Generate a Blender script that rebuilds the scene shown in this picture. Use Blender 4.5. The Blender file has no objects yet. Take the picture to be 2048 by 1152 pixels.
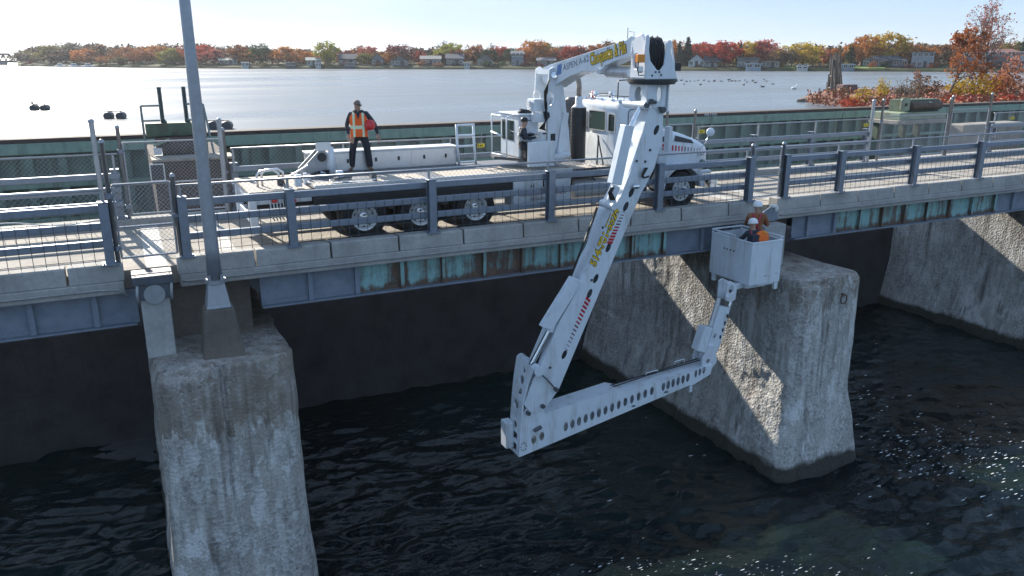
import bpy, bmesh, math, random
import numpy as np
from mathutils import Vector, Matrix, noise as mnoise
from mathutils.geometry import tessellate_polygon
random.seed(7); rng = np.random.default_rng(11)
R = math.radians
scene = bpy.context.scene
COL = scene.collection

# ------------------------------------------------------------------ camera, sky, sun, exposure
CAM_Z = 4.05
PITCH, YAW, FPX = 16.3326, 25.8649, 1580.0
cam_data = bpy.data.cameras.new('camera')
cam = bpy.data.objects.new('camera', cam_data); COL.objects.link(cam)
cam.location = (0, 0, CAM_Z)
cam.rotation_euler = (R(90 - PITCH), 0, R(-YAW))
cam_data.sensor_width = 36.0
cam_data.lens = 36.0 * FPX / 2048.0
cam_data.clip_start = 0.1
cam_data.clip_end = 6000
scene.camera = cam

SUN_EL, SUN_AZ = 27.1, 9.0          # azimuth measured from +Y towards -X
world = bpy.data.worlds.new('World'); scene.world = world
world.use_nodes = True
wn = world.node_tree.nodes; wl = world.node_tree.links
bg = wn['Background']
sky = wn.new('ShaderNodeTexSky'); sky.sky_type = 'NISHITA'
sky.sun_disc = False
sky.sun_elevation = R(SUN_EL)
sky.sun_rotation = R(-SUN_AZ)
sky.altitude = 50; sky.air_density = 0.7; sky.dust_density = 0.5; sky.ozone_density = 3.0
gm = wn.new('ShaderNodeGamma'); gm.inputs['Gamma'].default_value = 0.45      # evens the dome out, so shade gets more sky light
wl.new(sky.outputs[0], gm.inputs['Color']); hs = wn.new('ShaderNodeHueSaturation'); hs.inputs['Saturation'].default_value = 1.7
wl.new(gm.outputs[0], hs.inputs['Color']); # pale veil added over the whole dome, whitening it and filling the shade
vl = wn.new('ShaderNodeMix'); vl.data_type = 'RGBA'; vl.inputs[7].default_value = (1.28, 1.70, 2.38, 1)
vtc = wn.new('ShaderNodeTexCoord'); vmp = wn.new('ShaderNodeMapping'); vmp.inputs['Scale'].default_value = (1.2, 1.2, 7.0)
vno = wn.new('ShaderNodeTexNoise'); vno.inputs['Scale'].default_value = 2.6; vno.inputs['Detail'].default_value = 6; vno.inputs['Roughness'].default_value = .55
vmr = wn.new('ShaderNodeMapRange'); vmr.inputs['From Min'].default_value = .3; vmr.inputs['From Max'].default_value = .75; vmr.inputs['To Min'].default_value = .40; vmr.inputs['To Max'].default_value = .70
wl.new(vtc.outputs['Generated'], vmp.inputs['Vector']); wl.new(vmp.outputs[0], vno.inputs['Vector']); wl.new(vno.outputs['Fac'], vmr.inputs['Value'])
wl.new(vmr.outputs[0], vl.inputs['Factor']); wl.new(hs.outputs[0], vl.inputs[6]); wl.new(vl.outputs[2], bg.inputs['Color'])
bg.inputs['Strength'].default_value = 0.15
sun_data = bpy.data.lights.new('sun', 'SUN')
sun_data.energy = 3.8; sun_data.angle = R(0.53); sun_data.color = (1.0, 0.93, 0.82)
sun = bpy.data.objects.new('sun', sun_data); COL.objects.link(sun)
sd = Vector((-math.sin(R(SUN_AZ)) * math.cos(R(SUN_EL)), math.cos(R(SUN_AZ)) * math.cos(R(SUN_EL)), math.sin(R(SUN_EL))))
sun.rotation_euler = sd.to_track_quat('Z', 'Y').to_euler()
sun.location = (-10, 60, 60)
scene.view_settings.view_transform = 'Standard'
scene.view_settings.look = 'None'
scene.view_settings.exposure = 1.5
scene.view_settings.gamma = 1.0
scene.view_settings.use_curve_mapping = False
scene.render.engine = 'CYCLES'
scene.cycles.use_denoising = True
scene.cycles.max_bounces = 6
scene.cycles.caustics_reflective = False
scene.cycles.caustics_refractive = False

# ------------------------------------------------------------------ measuring: a photograph point on a plane of the place
_p = R(PITCH); _y = R(YAW)
_fh = np.array([math.sin(_y), math.cos(_y), 0.0]); _r = np.array([math.cos(_y), -math.sin(_y), 0.0]); _u = np.array([0, 0, 1.0])
_fw = _fh * math.cos(_p) - _u * math.sin(_p); _dn = -_fh * math.sin(_p) - _u * math.cos(_p)
_c = np.array([0, 0, CAM_Z])
def ray(x, y): return _fw * FPX + _r * (x - 1024) + _dn * (y - 576)
def onY(x, y, Y): d = ray(x, y); return _c + d * (Y / d[1])
def onZ(x, y, Z): d = ray(x, y); return _c + d * ((Z - CAM_Z) / d[2])
def onX(x, y, X): d = ray(x, y); return _c + d * (X / d[0])
def V(*a): return np.array(a, float)

# ------------------------------------------------------------------ mesh helpers
class MB:
    def __init__(s): s.v = []; s.f = []; s.m = []
    def add(s, vs, fs, mi=0):
        o = len(s.v); s.v.extend([tuple(map(float, p)) for p in vs])
        s.f.extend([tuple(i + o for i in f) for f in fs]); s.m.extend([mi] * len(fs)); return s
    def box(s, x0, x1, y0, y1, z0, z1, mi=0):
        vs = [(x0,y0,z0),(x1,y0,z0),(x1,y1,z0),(x0,y1,z0),(x0,y0,z1),(x1,y0,z1),(x1,y1,z1),(x0,y1,z1)]
        return s.add(vs, [(0,3,2,1),(4,5,6,7),(0,1,5,4),(1,2,6,5),(2,3,7,6),(3,0,4,7)], mi)
    def obox(s, c, ax, ay, az, mi=0):
        c = V(*c); ax = V(*ax); ay = V(*ay); az = V(*az)
        vs = [c-ax-ay-az, c+ax-ay-az, c+ax+ay-az, c-ax+ay-az, c-ax-ay+az, c+ax-ay+az, c+ax+ay+az, c-ax+ay+az]
        return s.add(vs, [(0,3,2,1),(4,5,6,7),(0,1,5,4),(1,2,6,5),(2,3,7,6),(3,0,4,7)], mi)
    def beam(s, a, b, w, h, up=(0,0,1), mi=0):
        a = V(*a); b = V(*b); d = b - a; L = np.linalg.norm(d); d = d / L
        up = V(*up); sd_ = np.cross(d, up); n = np.linalg.norm(sd_)
        if n < 1e-4: sd_ = np.cross(d, V(1,0,0)); n = np.linalg.norm(sd_)
        sd_ = sd_ / n; up2 = np.cross(sd_, d)
        return s.obox((a+b)/2, d*L/2, sd_*w/2, up2*h/2, mi)
    def cyl(s, a, b, r0, r1=None, n=10, cap=True, mi=0):
        if r1 is None: r1 = r0
        a = V(*a); b = V(*b); d = b - a; d = d / max(np.linalg.norm(d), 1e-9)
        t = V(0,0,1) if abs(d[2]) < .9 else V(1,0,0)
        e1 = np.cross(d, t); e1 /= np.linalg.norm(e1); e2 = np.cross(d, e1)
        vs = []
        for c, r in ((a, r0), (b, r1)):
            for k in range(n):
                q = 2*math.pi*k/n; vs.append(c + r*(math.cos(q)*e1 + math.sin(q)*e2))
        fs = [(k, n+k, n+(k+1)%n, (k+1)%n) for k in range(n)]
        if cap: fs += [tuple(range(n)), tuple(range(2*n-1, n-1, -1))]
        return s.add(vs, fs, mi)
    def tube(s, pts, r, n=6, mi=0, closed=False):
        pts = [V(*p) for p in pts]; m = len(pts); rr = r if hasattr(r, '__len__') else [r]*m
        vs = []; e1p = None
        for i in range(m):
            if closed: d = pts[(i+1)%m] - pts[i-1]
            else: d = pts[min(i+1,m-1)] - pts[max(i-1,0)]
            d = d/max(np.linalg.norm(d),1e-9)
            if e1p is None:
                t = V(0,0,1) if abs(d[2]) < .9 else V(1,0,0); e1 = np.cross(d, t)
            else: e1 = e1p - d*np.dot(e1p, d)
            e1 /= max(np.linalg.norm(e1),1e-9); e2 = np.cross(d, e1); e1p = e1
            for k in range(n):
                q = 2*math.pi*k/n; vs.append(pts[i] + rr[i]*(math.cos(q)*e1 + math.sin(q)*e2))
        fs = []
        for i in range(m if closed else m-1):
            j = (i+1) % m
            for k in range(n): fs.append((i*n+k, j*n+k, j*n+(k+1)%n, i*n+(k+1)%n))
        if not closed: fs += [tuple(range(n)), tuple(range(m*n-1, (m-1)*n-1, -1))]
        return s.add(vs, fs, mi)
    def lathe(s, c, axis, prof, n=20, mi=0, cap=True):
        c = V(*c); d = V(*axis); d = d/np.linalg.norm(d)
        t = V(0,0,1) if abs(d[2]) < .9 else V(1,0,0)
        e1 = np.cross(d, t); e1 /= np.linalg.norm(e1); e2 = np.cross(d, e1)
        vs = []
        for (r, h) in prof:
            for k in range(n):
                q = 2*math.pi*k/n; vs.append(c + d*h + r*(math.cos(q)*e1 + math.sin(q)*e2))
        fs = []
        for i in range(len(prof)-1):
            for k in range(n): fs.append((i*n+k, (i+1)*n+k, (i+1)*n+(k+1)%n, i*n+(k+1)%n))
        m = len(prof)
        if cap: fs.append(tuple(range(n))); fs.append(tuple(range(m*n-1, (m-1)*n-1, -1)))
        return s.add(vs, fs, mi)
    def plate(s, O, U, Vv, outline, holes, t, mi=0, flip=False):
        """flat plate with holes in the plane O + u U + v V, thickness t along U x V"""
        O = V(*O); U = V(*U); Vv = V(*Vv); N = np.cross(U, Vv); N /= np.linalg.norm(N)
        loops = [outline] + list(holes)
        tri = tessellate_polygon([[Vector((p[0], p[1], 0)) for p in l] for l in loops])
        flat = [p for l in loops for p in l]
        n = len(flat)
        vs = [O + U*p[0] + Vv*p[1] for p in flat] + [O + U*p[0] + Vv*p[1] + N*t for p in flat]
        fs = [tuple(f) for f in tri] + [tuple(i+n for i in f[::-1]) for f in tri]
        o = 0
        for l in loops:
            k = len(l)
            for i in range(k): j = (i+1) % k; fs.append((o+i, o+j, n+o+j, n+o+i))
            o += k
        return s.add(vs, fs, mi)
    def sphere(s, c, r, nu=10, nv=7, mi=0):
        c = V(*c); r = V(*r) if hasattr(r, '__len__') else V(r, r, r)
        vs = [c + V(0,0,r[2])]
        for i in range(1, nv):
            a = math.pi*i/nv
            for k in range(nu):
                q = 2*math.pi*k/nu; vs.append(c + V(r[0]*math.sin(a)*math.cos(q), r[1]*math.sin(a)*math.sin(q), r[2]*math.cos(a)))
        vs.append(c - V(0,0,r[2])); fs = []
        for k in range(nu): fs.append((0, 1+k, 1+(k+1)%nu))
        for i in range(nv-2):
            for k in range(nu): fs.append((1+i*nu+k, 1+(i+1)*nu+k, 1+(i+1)*nu+(k+1)%nu, 1+i*nu+(k+1)%nu))
        e = len(vs)-1
        for k in range(nu): fs.append((e, 1+(nv-2)*nu+(k+1)%nu, 1+(nv-2)*nu+k))
        return s.add(vs, fs, mi)
    def loft(s, rings, mi=0, cap=True, closed=True):
        n = len(rings[0]); vs = [p for r_ in rings for p in r_]; fs = []
        for i in range(len(rings)-1):
            for k in range(n if closed else n-1): fs.append((i*n+k, i*n+(k+1)%n, (i+1)*n+(k+1)%n, (i+1)*n+k))
        if cap and closed: fs += [tuple(range(n-1,-1,-1)), tuple(range((len(rings)-1)*n, len(rings)*n))]
        return s.add(vs, fs, mi)
    def mesh(s, name, mats, smooth=False, origin=None):
        me = bpy.data.meshes.new(name)
        vs = s.v if origin is None else [(p[0]-origin[0], p[1]-origin[1], p[2]-origin[2]) for p in s.v]
        me.from_pydata(vs, [], s.f)
        if not isinstance(mats, (list, tuple)): mats = [mats]
        for m in mats: me.materials.append(m)
        if len(mats) > 1: me.polygons.foreach_set('material_index', s.m)
        bm = bmesh.new(); bm.from_mesh(me); bmesh.ops.recalc_face_normals(bm, faces=bm.faces); bm.to_mesh(me); bm.free()
        if smooth: me.polygons.foreach_set('use_smooth', [True]*len(me.polygons))
        me.update(); return me
    def build(s, name, mats, parent=None, smooth=False, bevel=0, auto=False):
        """vertices are given in world coordinates; a parent Empty sits at its own location without rotation"""
        org = world_loc(parent) if parent is not None else None
        me = s.mesh(name, mats, smooth, org)
        return put(name, me, parent, bevel)
LOCS = {}
def world_loc(o):
    l = V(*o.location)
    while o.parent is not None: o = o.parent; l = l + V(*o.location)
    return l
def put(name, me, parent=None, bevel=0):
    o = bpy.data.objects.new(name, me); COL.objects.link(o)
    if parent is not None: o.parent = parent
    if bevel:
        b = o.modifiers.new('bevel', 'BEVEL'); b.width = bevel; b.segments = 2; b.limit_method = 'ANGLE'; b.angle_limit = R(40)
    return o
def tag(o, label=None, cat=None, group=None, kind=None):
    if label: o['label'] = label
    if cat: o['category'] = cat
    if group: o['group'] = group
    if kind: o['kind'] = kind
    return o
def thing(name, label, cat, loc=(0,0,0), group=None, rz=0):
    o = bpy.data.objects.new(name, None); COL.objects.link(o); o.location = loc; o.rotation_euler = (0,0,rz)
    o.empty_display_size = .2
    return tag(o, label, cat, group)
def copy_tree(o, parent=None):
    c = o.copy(); COL.objects.link(c); c.parent = parent
    for ch in list(o.children): copy_tree(ch, c)
    return c
def smooth_by_angle(me, ang=40):
    me.polygons.foreach_set('use_smooth', [True]*len(me.polygons))
    bm = bmesh.new(); bm.from_mesh(me)
    for e in bm.edges:
        if len(e.link_faces) == 2 and e.calc_face_angle(0) > R(ang): e.smooth = False
    bm.to_mesh(me); bm.free()
def circ(cx, cy, r, n=16, ry=None):
    ry = ry or r
    return [(cx + r*math.cos(2*math.pi*k/n), cy + ry*math.sin(2*math.pi*k/n)) for k in range(n)]

# ------------------------------------------------------------------ numpy value noise
_perm = rng.random((64, 64, 64))
def vnoise(x, y, z):
    xi = np.floor(x).astype(int); yi = np.floor(y).astype(int); zi = np.floor(z).astype(int)
    fx = x-xi; fy = y-yi; fz = z-zi
    fx = fx*fx*(3-2*fx); fy = fy*fy*(3-2*fy); fz = fz*fz*(3-2*fz)
    g = lambda a,b,c: _perm[(xi+a)%64, (yi+b)%64, (zi+c)%64]
    x00 = g(0,0,0)*(1-fx)+g(1,0,0)*fx; x10 = g(0,1,0)*(1-fx)+g(1,1,0)*fx
    x01 = g(0,0,1)*(1-fx)+g(1,0,1)*fx; x11 = g(0,1,1)*(1-fx)+g(1,1,1)*fx
    return (x00*(1-fy)+x10*fy)*(1-fz) + (x01*(1-fy)+x11*fy)*fz - .5
def fbm(x, y, z, o=4):
    s = 0; a = 1.0; f = 1.0
    for i in range(o): s = s + a*vnoise(x*f+i*7.3, y*f+i*3.1, z*f+i*5.7); a *= .5; f *= 2.03
    return s

# ------------------------------------------------------------------ material helpers
MATS = {}
def newmat(name):
    m = bpy.data.materials.new(name); m.use_nodes = True
    return m, m.node_tree.nodes, m.node_tree.links, m.node_tree.nodes['Principled BSDF']
def sock(b, *names):
    for n in names:
        if n in b.inputs: return b.inputs[n]
def tex_noise(n, l, co, scale, detail=4, rough=.55, sc3=None):
    if sc3 is not None:
        mp = n.new('ShaderNodeMapping'); mp.inputs['Scale'].default_value = sc3; l.new(co, mp.inputs['Vector']); co = mp.outputs[0]
    t = n.new('ShaderNodeTexNoise'); t.inputs['Scale'].default_value = scale; t.inputs['Detail'].default_value = detail; t.inputs['Roughness'].default_value = rough
    l.new(co, t.inputs['Vector']); return t.outputs['Fac']
def ramp(n, l, fac, stops):
    r_ = n.new('ShaderNodeValToRGB'); e = r_.color_ramp.elements
    e[0].position = stops[0][0]; e[1].position = stops[-1][0]
    c4 = lambda c: (c, c, c, 1) if not hasattr(c, '__len__') else (c[0], c[1], c[2], 1)
    e[0].color = c4(stops[0][1]); e[1].color = c4(stops[-1][1])
    for p, c in stops[1:-1]: q = e.new(p); q.color = c4(c)
    l.new(fac, r_.inputs['Fac']); return r_.outputs['Color']
def mixc(n, l, fac, a, b, mode='MIX'):
    m = n.new('ShaderNodeMix'); m.data_type = 'RGBA'; m.blend_type = mode
    for s_, v in ((m.inputs['Factor'], fac), (m.inputs['A'] if False else m.inputs[6], a), (m.inputs[7], b)):
        if hasattr(v, 'default_value') or hasattr(v, 'links'): l.new(v, s_)
        elif hasattr(v, '__len__'): s_.default_value = (v[0], v[1], v[2], 1)
        else: s_.default_value = v
    return m.outputs[2]
def math_n(n, l, op, a, b=None, c=None, clamp=False):
    m = n.new('ShaderNodeMath'); m.operation = op; m.use_clamp = clamp
    for i, v in enumerate((a, b, c)):
        if v is None: continue
        if hasattr(v, 'links'): l.new(v, m.inputs[i])
        else: m.inputs[i].default_value = v
    return m.outputs[0]
def bump(n, l, b, h, strength=.3, dist=.02):
    bp = n.new('ShaderNodeBump'); bp.inputs['Strength'].default_value = strength; bp.inputs['Distance'].default_value = dist
    l.new(h, bp.inputs['Height']); l.new(bp.outputs[0], b.inputs['Normal'])
def M(name, col, rough=.6, metal=0.0, var=.12, scale=6.0, bmp=.0, dirt=None, dirt_amt=.0, streak=False, spec=None, coat=0):
    """plain weathered material: colour with mottling, roughness variation, optional dirt and streaks"""
    if name in MATS: return MATS[name]
    m, n, l, b = newmat(name)
    tc = n.new('ShaderNodeTexCoord').outputs['Object']
    oi = n.new('ShaderNodeObjectInfo').outputs['Random']
    f = tex_noise(n, l, tc, scale, 5, .6)
    lo = tuple(c*(1-var) for c in col); hi = tuple(min(1, c*(1+var)) for c in col)
    c = ramp(n, l, f, [(.3, lo), (.7, hi)])
    if dirt is not None:
        g = tex_noise(n, l, tc, scale*.7, 6, .65, (1.6, 1.6, .25) if streak else (1,1,1))
        g = ramp(n, l, g, [(.62-.35*dirt_amt, 0.0), (.80-.25*dirt_amt, 1.0)])
        g = math_n(n, l, 'MULTIPLY', g, min(1, .55+dirt_amt*.5))
        c = mixc(n, l, g, c, dirt)
    l.new(c, b.inputs['Base Color'])
    rr = ramp(n, l, f, [(.2, max(.03, rough-.08)), (.8, min(1, rough+.1))]); l.new(rr, b.inputs['Roughness'])
    b.inputs['Metallic'].default_value = metal
    if spec is not None: sock(b, 'Specular IOR Level').default_value = spec
    if coat: sock(b, 'Coat Weight').default_value = coat; sock(b, 'Coat Roughness').default_value = .08
    if bmp:
        h = tex_noise(n, l, tc, scale*6, 4, .6); bump(n, l, b, h, bmp, .01)
    MATS[name] = m; return m
# ================================================================== water, piers, bridge, gates
WATER_Z = -7.2
# ---- materials of the structure
def concrete_mat(name, base, kind, zone=3.15):
    m, n, l, b = newmat(name)
    tc = n.new('ShaderNodeTexCoord').outputs['Object']
    sep = n.new('ShaderNodeSeparateXYZ'); l.new(tc, sep.inputs[0]); z = sep.outputs['Z']
    f1 = tex_noise(n, l, tc, 1.1, 8, .62)
    f2 = tex_noise(n, l, tc, 14, 5, .65)
    c = ramp(n, l, f1, [(.28, tuple(v*.62 for v in base)), (.5, base), (.72, tuple(v*1.25 for v in base))])
    c = mixc(n, l, ramp(n, l, f2, [(.35, 0.0), (.7, .5)]), c, tuple(v*.62 for v in base))
    if kind == 'pier':
        # warm brown weathering of the upper lifts, with a ragged lower limit
        rag = tex_noise(n, l, tc, 1.0, 6, .7, (2.2, 2.2, .7))
        zr = math_n(n, l, 'ADD', z, math_n(n, l, 'MULTIPLY', math_n(n, l, 'SUBTRACT', rag, .5), 4.2))
        up = math_n(n, l, 'MULTIPLY', math_n(n, l, 'ADD', zr, zone), 5.0, clamp=True)
        blot = tex_noise(n, l, tc, 2.4, 5, .6)
        brown = mixc(n, l, ramp(n, l, blot, [(.35, 0.0), (.65, 1.0)]), (.19, .15, .12), (.27, .235, .19))
        c = mixc(n, l, math_n(n, l, 'MULTIPLY', up, .9), c, brown)
        # lime running down in narrow streaks
        st = tex_noise(n, l, tc, 1.0, 7, .68, (5.0, 5.0, .42))
        st2 = tex_noise(n, l, tc, 1.0, 3, .5, (1.1, 1.1, .8))
        low = math_n(n, l, 'SUBTRACT', 1.0, math_n(n, l, 'MULTIPLY', up, .75))
        sf = math_n(n, l, 'MULTIPLY', ramp(n, l, st, [(.45, 0.0), (.55, 1.0)]), ramp(n, l, st2, [(.38, 0.0), (.54, 1.0)]))
        sf = math_n(n, l, 'MULTIPLY', sf, low)
        c = mixc(n, l, math_n(n, l, 'MULTIPLY', sf, .8), c, (.68, .68, .66))
        # bright ragged lip of lime along the limit
        lip = math_n(n, l, 'MULTIPLY', up, math_n(n, l, 'SUBTRACT', 1.0, up)); lip = math_n(n, l, 'MULTIPLY', lip, 2.6, clamp=True)
        c = mixc(n, l, math_n(n, l, 'MULTIPLY', lip, ramp(n, l, f1, [(.46, 0.0), (.56, .95)])), c, (.70, .70, .68))
        # broad crusts of lime with ragged edges
        pa = tex_noise(n, l, tc, 1.0, 8, .72, (1.9, 1.9, 1.0))
        c = mixc(n, l, math_n(n, l, 'MULTIPLY', ramp(n, l, pa, [(.525, 0.0), (.56, .9)]), low), c, (.66, .66, .65))
        # rust and dark runs
        ds = tex_noise(n, l, tc, 1.0, 6, .65, (3.1, 3.1, .22))
        c = mixc(n, l, ramp(n, l, ds, [(.52, 0.0), (.66, .8)]), c, (.085, .075, .068))
        rs = tex_noise(n, l, tc, 1.0, 5, .6, (1.4, 1.4, .5))
        c = mixc(n, l, ramp(n, l, rs, [(.62, 0.0), (.74, .55)]), c, (.17, .085, .045))
        # pop-outs of pale stone
        vo = n.new('ShaderNodeTexVoronoi'); vo.inputs['Scale'].default_value = 16; l.new(tc, vo.inputs['Vector'])
        pm = math_n(n, l, 'MULTIPLY', low, ramp(n, l, tex_noise(n, l, tc, .8, 4, .6), [(.42, 0.0), (.54, 1.0)]))
        peb = mixc(n, l, vo.outputs['Color'], (.10, .095, .09), (.60, .585, .56))
        c = mixc(n, l, math_n(n, l, 'MULTIPLY', pm, .58), c, peb)
        # fine map cracking
        v2 = n.new('ShaderNodeTexVoronoi'); v2.feature = 'DISTANCE_TO_EDGE'; v2.inputs['Scale'].default_value = 3.3
        wv = n.new('ShaderNodeVectorMath'); wv.operation = 'ADD'
        nz = n.new('ShaderNodeTexNoise'); nz.inputs['Scale'].default_value = 3; l.new(tc, nz.inputs['Vector'])
        l.new(tc, wv.inputs[0]); l.new(nz.outputs['Color'], wv.inputs[1]); l.new(wv.outputs[0], v2.inputs['Vector'])
        cr = ramp(n, l, v2.outputs['Distance'], [(.0, 1.0), (.035, 0.0)])
        cm = ramp(n, l, tex_noise(n, l, tc, .9, 3, .5), [(.5, 0.0), (.6, .8)])
        c = mixc(n, l, math_n(n, l, 'MULTIPLY', cr, cm), c, (.55, .54, .52))
        # wet, weed-grown foot at the water
        wz = math_n(n, l, 'ADD', z, math_n(n, l, 'MULTIPLY', math_n(n, l, 'SUBTRACT', tex_noise(n, l, tc, 1.5, 4, .6), .5), .5))
        wet = math_n(n, l, 'MULTIPLY', math_n(n, l, 'SUBTRACT', -6.72, wz), 6.0, clamp=True)
        c = mixc(n, l, math_n(n, l, 'MULTIPLY', wet, .93), c, (.032, .030, .022))
        h = math_n(n, l, 'ADD', math_n(n, l, 'MULTIPLY', vo.outputs['Distance'], .8), f2)
        bump(n, l, b, h, .6, .035)
    else:
        st = tex_noise(n, l, tc, 1.0, 6, .65, (4, 4, .5))
        c = mixc(n, l, ramp(n, l, st, [(.55, 0.0), (.72, .6)]), c, tuple(v*.55 for v in base))
        bump(n, l, b, f2, .35, .012)
    l.new(c, b.inputs['Base Color']); b.inputs['Roughness'].default_value = .9
    sock(b, 'Specular IOR Level').default_value = .25
    return m
M_PIER = concrete_mat('pier_concrete', (.41, .385, .35), 'pier')
M_PIERB = concrete_mat('pier_concrete_limed', (.45, .44, .415), 'pier', 2.25)
M_CURB = concrete_mat('curb_concrete', (.40, .39, .37), 'plain')
M_ROAD = concrete_mat('road_concrete', (.38, .345, .30), 'plain')
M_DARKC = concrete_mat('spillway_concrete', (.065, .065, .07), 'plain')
M_BROWNC = concrete_mat('old_concrete', (.17, .145, .125), 'plain')
M_STRIP = M('joint_strip', (.47, .45, .41), .8, var=.1, scale=9)
def steel_panel_mat(name, paint, rust_amt):
    m, n, l, b = newmat(name)
    tc = n.new('ShaderNodeTexCoord').outputs['Object']
    oi = n.new('ShaderNodeObjectInfo').outputs['Random']
    ad = n.new('ShaderNodeVectorMath'); ad.operation = 'ADD'
    cx = n.new('ShaderNodeCombineXYZ'); l.new(math_n(n, l, 'MULTIPLY', oi, 60.0), cx.inputs[0]); l.new(math_n(n, l, 'MULTIPLY', oi, 23.0), cx.inputs[2])
    l.new(tc, ad.inputs[0]); l.new(cx.outputs[0], ad.inputs[1]); co = ad.outputs[0]
    f = tex_noise(n, l, co, 3.5, 6, .6)
    c = ramp(n, l, f, [(.3, tuple(v*.8 for v in paint)), (.7, tuple(v*1.15 for v in paint))])
    ch = tex_noise(n, l, co, 20, 3, .5)
    c = mixc(n, l, ramp(n, l, ch, [(.6, 0.0), (.75, .35)]), c, tuple(v*.6 for v in paint))
    if rust_amt > 0:
        sep = n.new('ShaderNodeSeparateXYZ'); l.new(tc, sep.inputs[0])
        s1 = tex_noise(n, l, co, 1.0, 6, .66, (3.4, 3.4, .30))
        s2 = tex_noise(n, l, co, 5.0, 5, .7)
        lowz = math_n(n, l, 'MULTIPLY', math_n(n, l, 'SUBTRACT', -.86, sep.outputs['Z']), 1.0, clamp=True)
        a = math_n(n, l, 'ADD', math_n(n, l, 'MULTIPLY', s1, .8), math_n(n, l, 'MULTIPLY', s2, .25))
        a = math_n(n, l, 'ADD', a, lowz)
        gn = n.new('ShaderNodeTexCoord').outputs['Generated']; gs = n.new('ShaderNodeSeparateXYZ'); l.new(gn, gs.inputs[0])
        ed = math_n(n, l, 'POWER', math_n(n, l, 'MULTIPLY', math_n(n, l, 'ABSOLUTE', math_n(n, l, 'SUBTRACT', gs.outputs['X'], .5)), 2.0), 5.0)
        a = math_n(n, l, 'ADD', a, math_n(n, l, 'MULTIPLY', ed, .13))
        rf = ramp(n, l, a, [(.60-.1*rust_amt, 0.0), (.73-.1*rust_amt, 1.0)])
        rc = ramp(n, l, s2, [(.3, (.035, .018, .012)), (.55, (.12, .05, .025)), (.75, (.20, .09, .04))])
        c = mixc(n, l, math_n(n, l, 'MULTIPLY', rf, .92), c, rc)
    l.new(c, b.inputs['Base Color']); b.inputs['Roughness'].default_value = .62; b.inputs['Metallic'].default_value = .0
    bump(n, l, b, ch, .15, .01)
    return m
M_TEAL = steel_panel_mat('teal_paint_rusting', (.25, .45, .44), 1.0)
M_PRIMER = steel_panel_mat('grey_blue_paint', (.20, .235, .29), 0)
M_GREEN = M('gate_green', (.155, .225, .185), .6, var=.22, scale=2.5, dirt=(.07, .06, .045), dirt_amt=.45, streak=True)
M_LGREEN = M('gate_green_pale', (.23, .335, .275), .6, var=.15, scale=2.5, dirt=(.10, .08, .06), dirt_amt=.3, streak=True)
M_CAP = M('gate_cap_rust', (.075, .058, .05), .85, var=.35, scale=3, bmp=.3)
M_RUST = M('rusty_pipe', (.105, .062, .045), .85, var=.4, scale=3, bmp=.3)
M_GALV = M('galvanised_steel', (.21, .245, .30), .42, metal=.5, var=.14, scale=5, bmp=.05, dirt=(.12,.12,.13), dirt_amt=.12, streak=True)
M_GALV2 = M('galvanised_pipe', (.34, .36, .39), .4, metal=.5, var=.12, scale=7)
M_WIRE = M('fence_wire', (.40, .42, .44), .5, metal=.4, var=.1)
M_BAR = M('dark_bars', (.10, .11, .13), .6, metal=.3, var=.2)
M_BLACK = M('black_rubber', (.018, .018, .02), .7, var=.3)

# ---- water of the river below the dam: waves as real relief, finer ripples as bump
def water_mat(name, deep, rough, b1, b2, sc=(1,1,1)):
    m, n, l, b = newmat(name)
    tc = n.new('ShaderNodeTexCoord').outputs['Object']
    b.inputs['Base Color'].default_value = (*deep, 1); b.inputs['Roughness'].default_value = rough
    b.inputs['IOR'].default_value = 1.333
    h1 = tex_noise(n, l, tc, b1[0], 4, .55, sc); h2 = tex_noise(n, l, tc, b2[0], 3, .5, sc)
    h = math_n(n, l, 'ADD', math_n(n, l, 'MULTIPLY', h1, b1[1]), math_n(n, l, 'MULTIPLY', h2, b2[1]))
    bump(n, l, b, h, 1.0, 1.0)
    return m, n, l, b
M_WATER, n_, l_, b_ = water_mat('river_water', (.012, .019, .019), .03, (2.6, .05), (9.0, .018), (.75, 1.15, 1))
_tc = n_.new('ShaderNodeTexCoord').outputs['Object']
_f = tex_noise(n_, l_, _tc, .11, 3, .5)
l_.new(ramp(n_, l_, _f, [(.42, (.005, .009, .010)), (.68, (.008, .024, .024))]), b_.inputs['Base Color'])
def wave_grid(name, x0, x1, y0, y1, dx, z, mat, amp):
    xs = np.arange(x0, x1+1e-6, dx); ys = np.arange(y0, y1+1e-6, dx)
    X, Y = np.meshgrid(xs, ys)
    q = np.zeros_like(X)
    W1 = fbm(X*.30+Y*.10, Y*.55-X*.08, q+3.3, 3); W2 = fbm(X*1.15+2*W1, Y*2.5+X*.3, q+9.1, 3); W3 = fbm(X*2.4+W2, Y*4.6+X*.5, q+2.1, 1)
    calm = .35 + .65*np.clip(.6+1.5*vnoise(X*.11, Y*.15, q+1.7), 0, 1)
    edge = np.clip((X-x0)/2, 0, 1)*np.clip((x1-X)/2, 0, 1)*np.clip((Y-y0)/2, 0, 1)
    Z = (z + amp*(W1*.50 + W2*.62 + W3*.20)*calm*edge)
    v = np.stack([X, Y, Z], -1).reshape(-1, 3); nx = len(xs); ny = len(ys)
    i = np.arange((ny-1)*(nx-1)); r_ = i//(nx-1); c_ = i % (nx-1); a = r_*nx+c_
    f = np.stack([a, a+1, a+nx+1, a+nx], -1)
    me = bpy.data.meshes.new(name); me.from_pydata(v.tolist(), [], f.tolist()); me.materials.append(mat)
    me.polygons.foreach_set('use_smooth', [True]*len(me.polygons)); me.update()
    return me
wm = wave_grid('river', -12, 36, 4, 24.9, .095, WATER_Z, M_WATER, .40)
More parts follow.
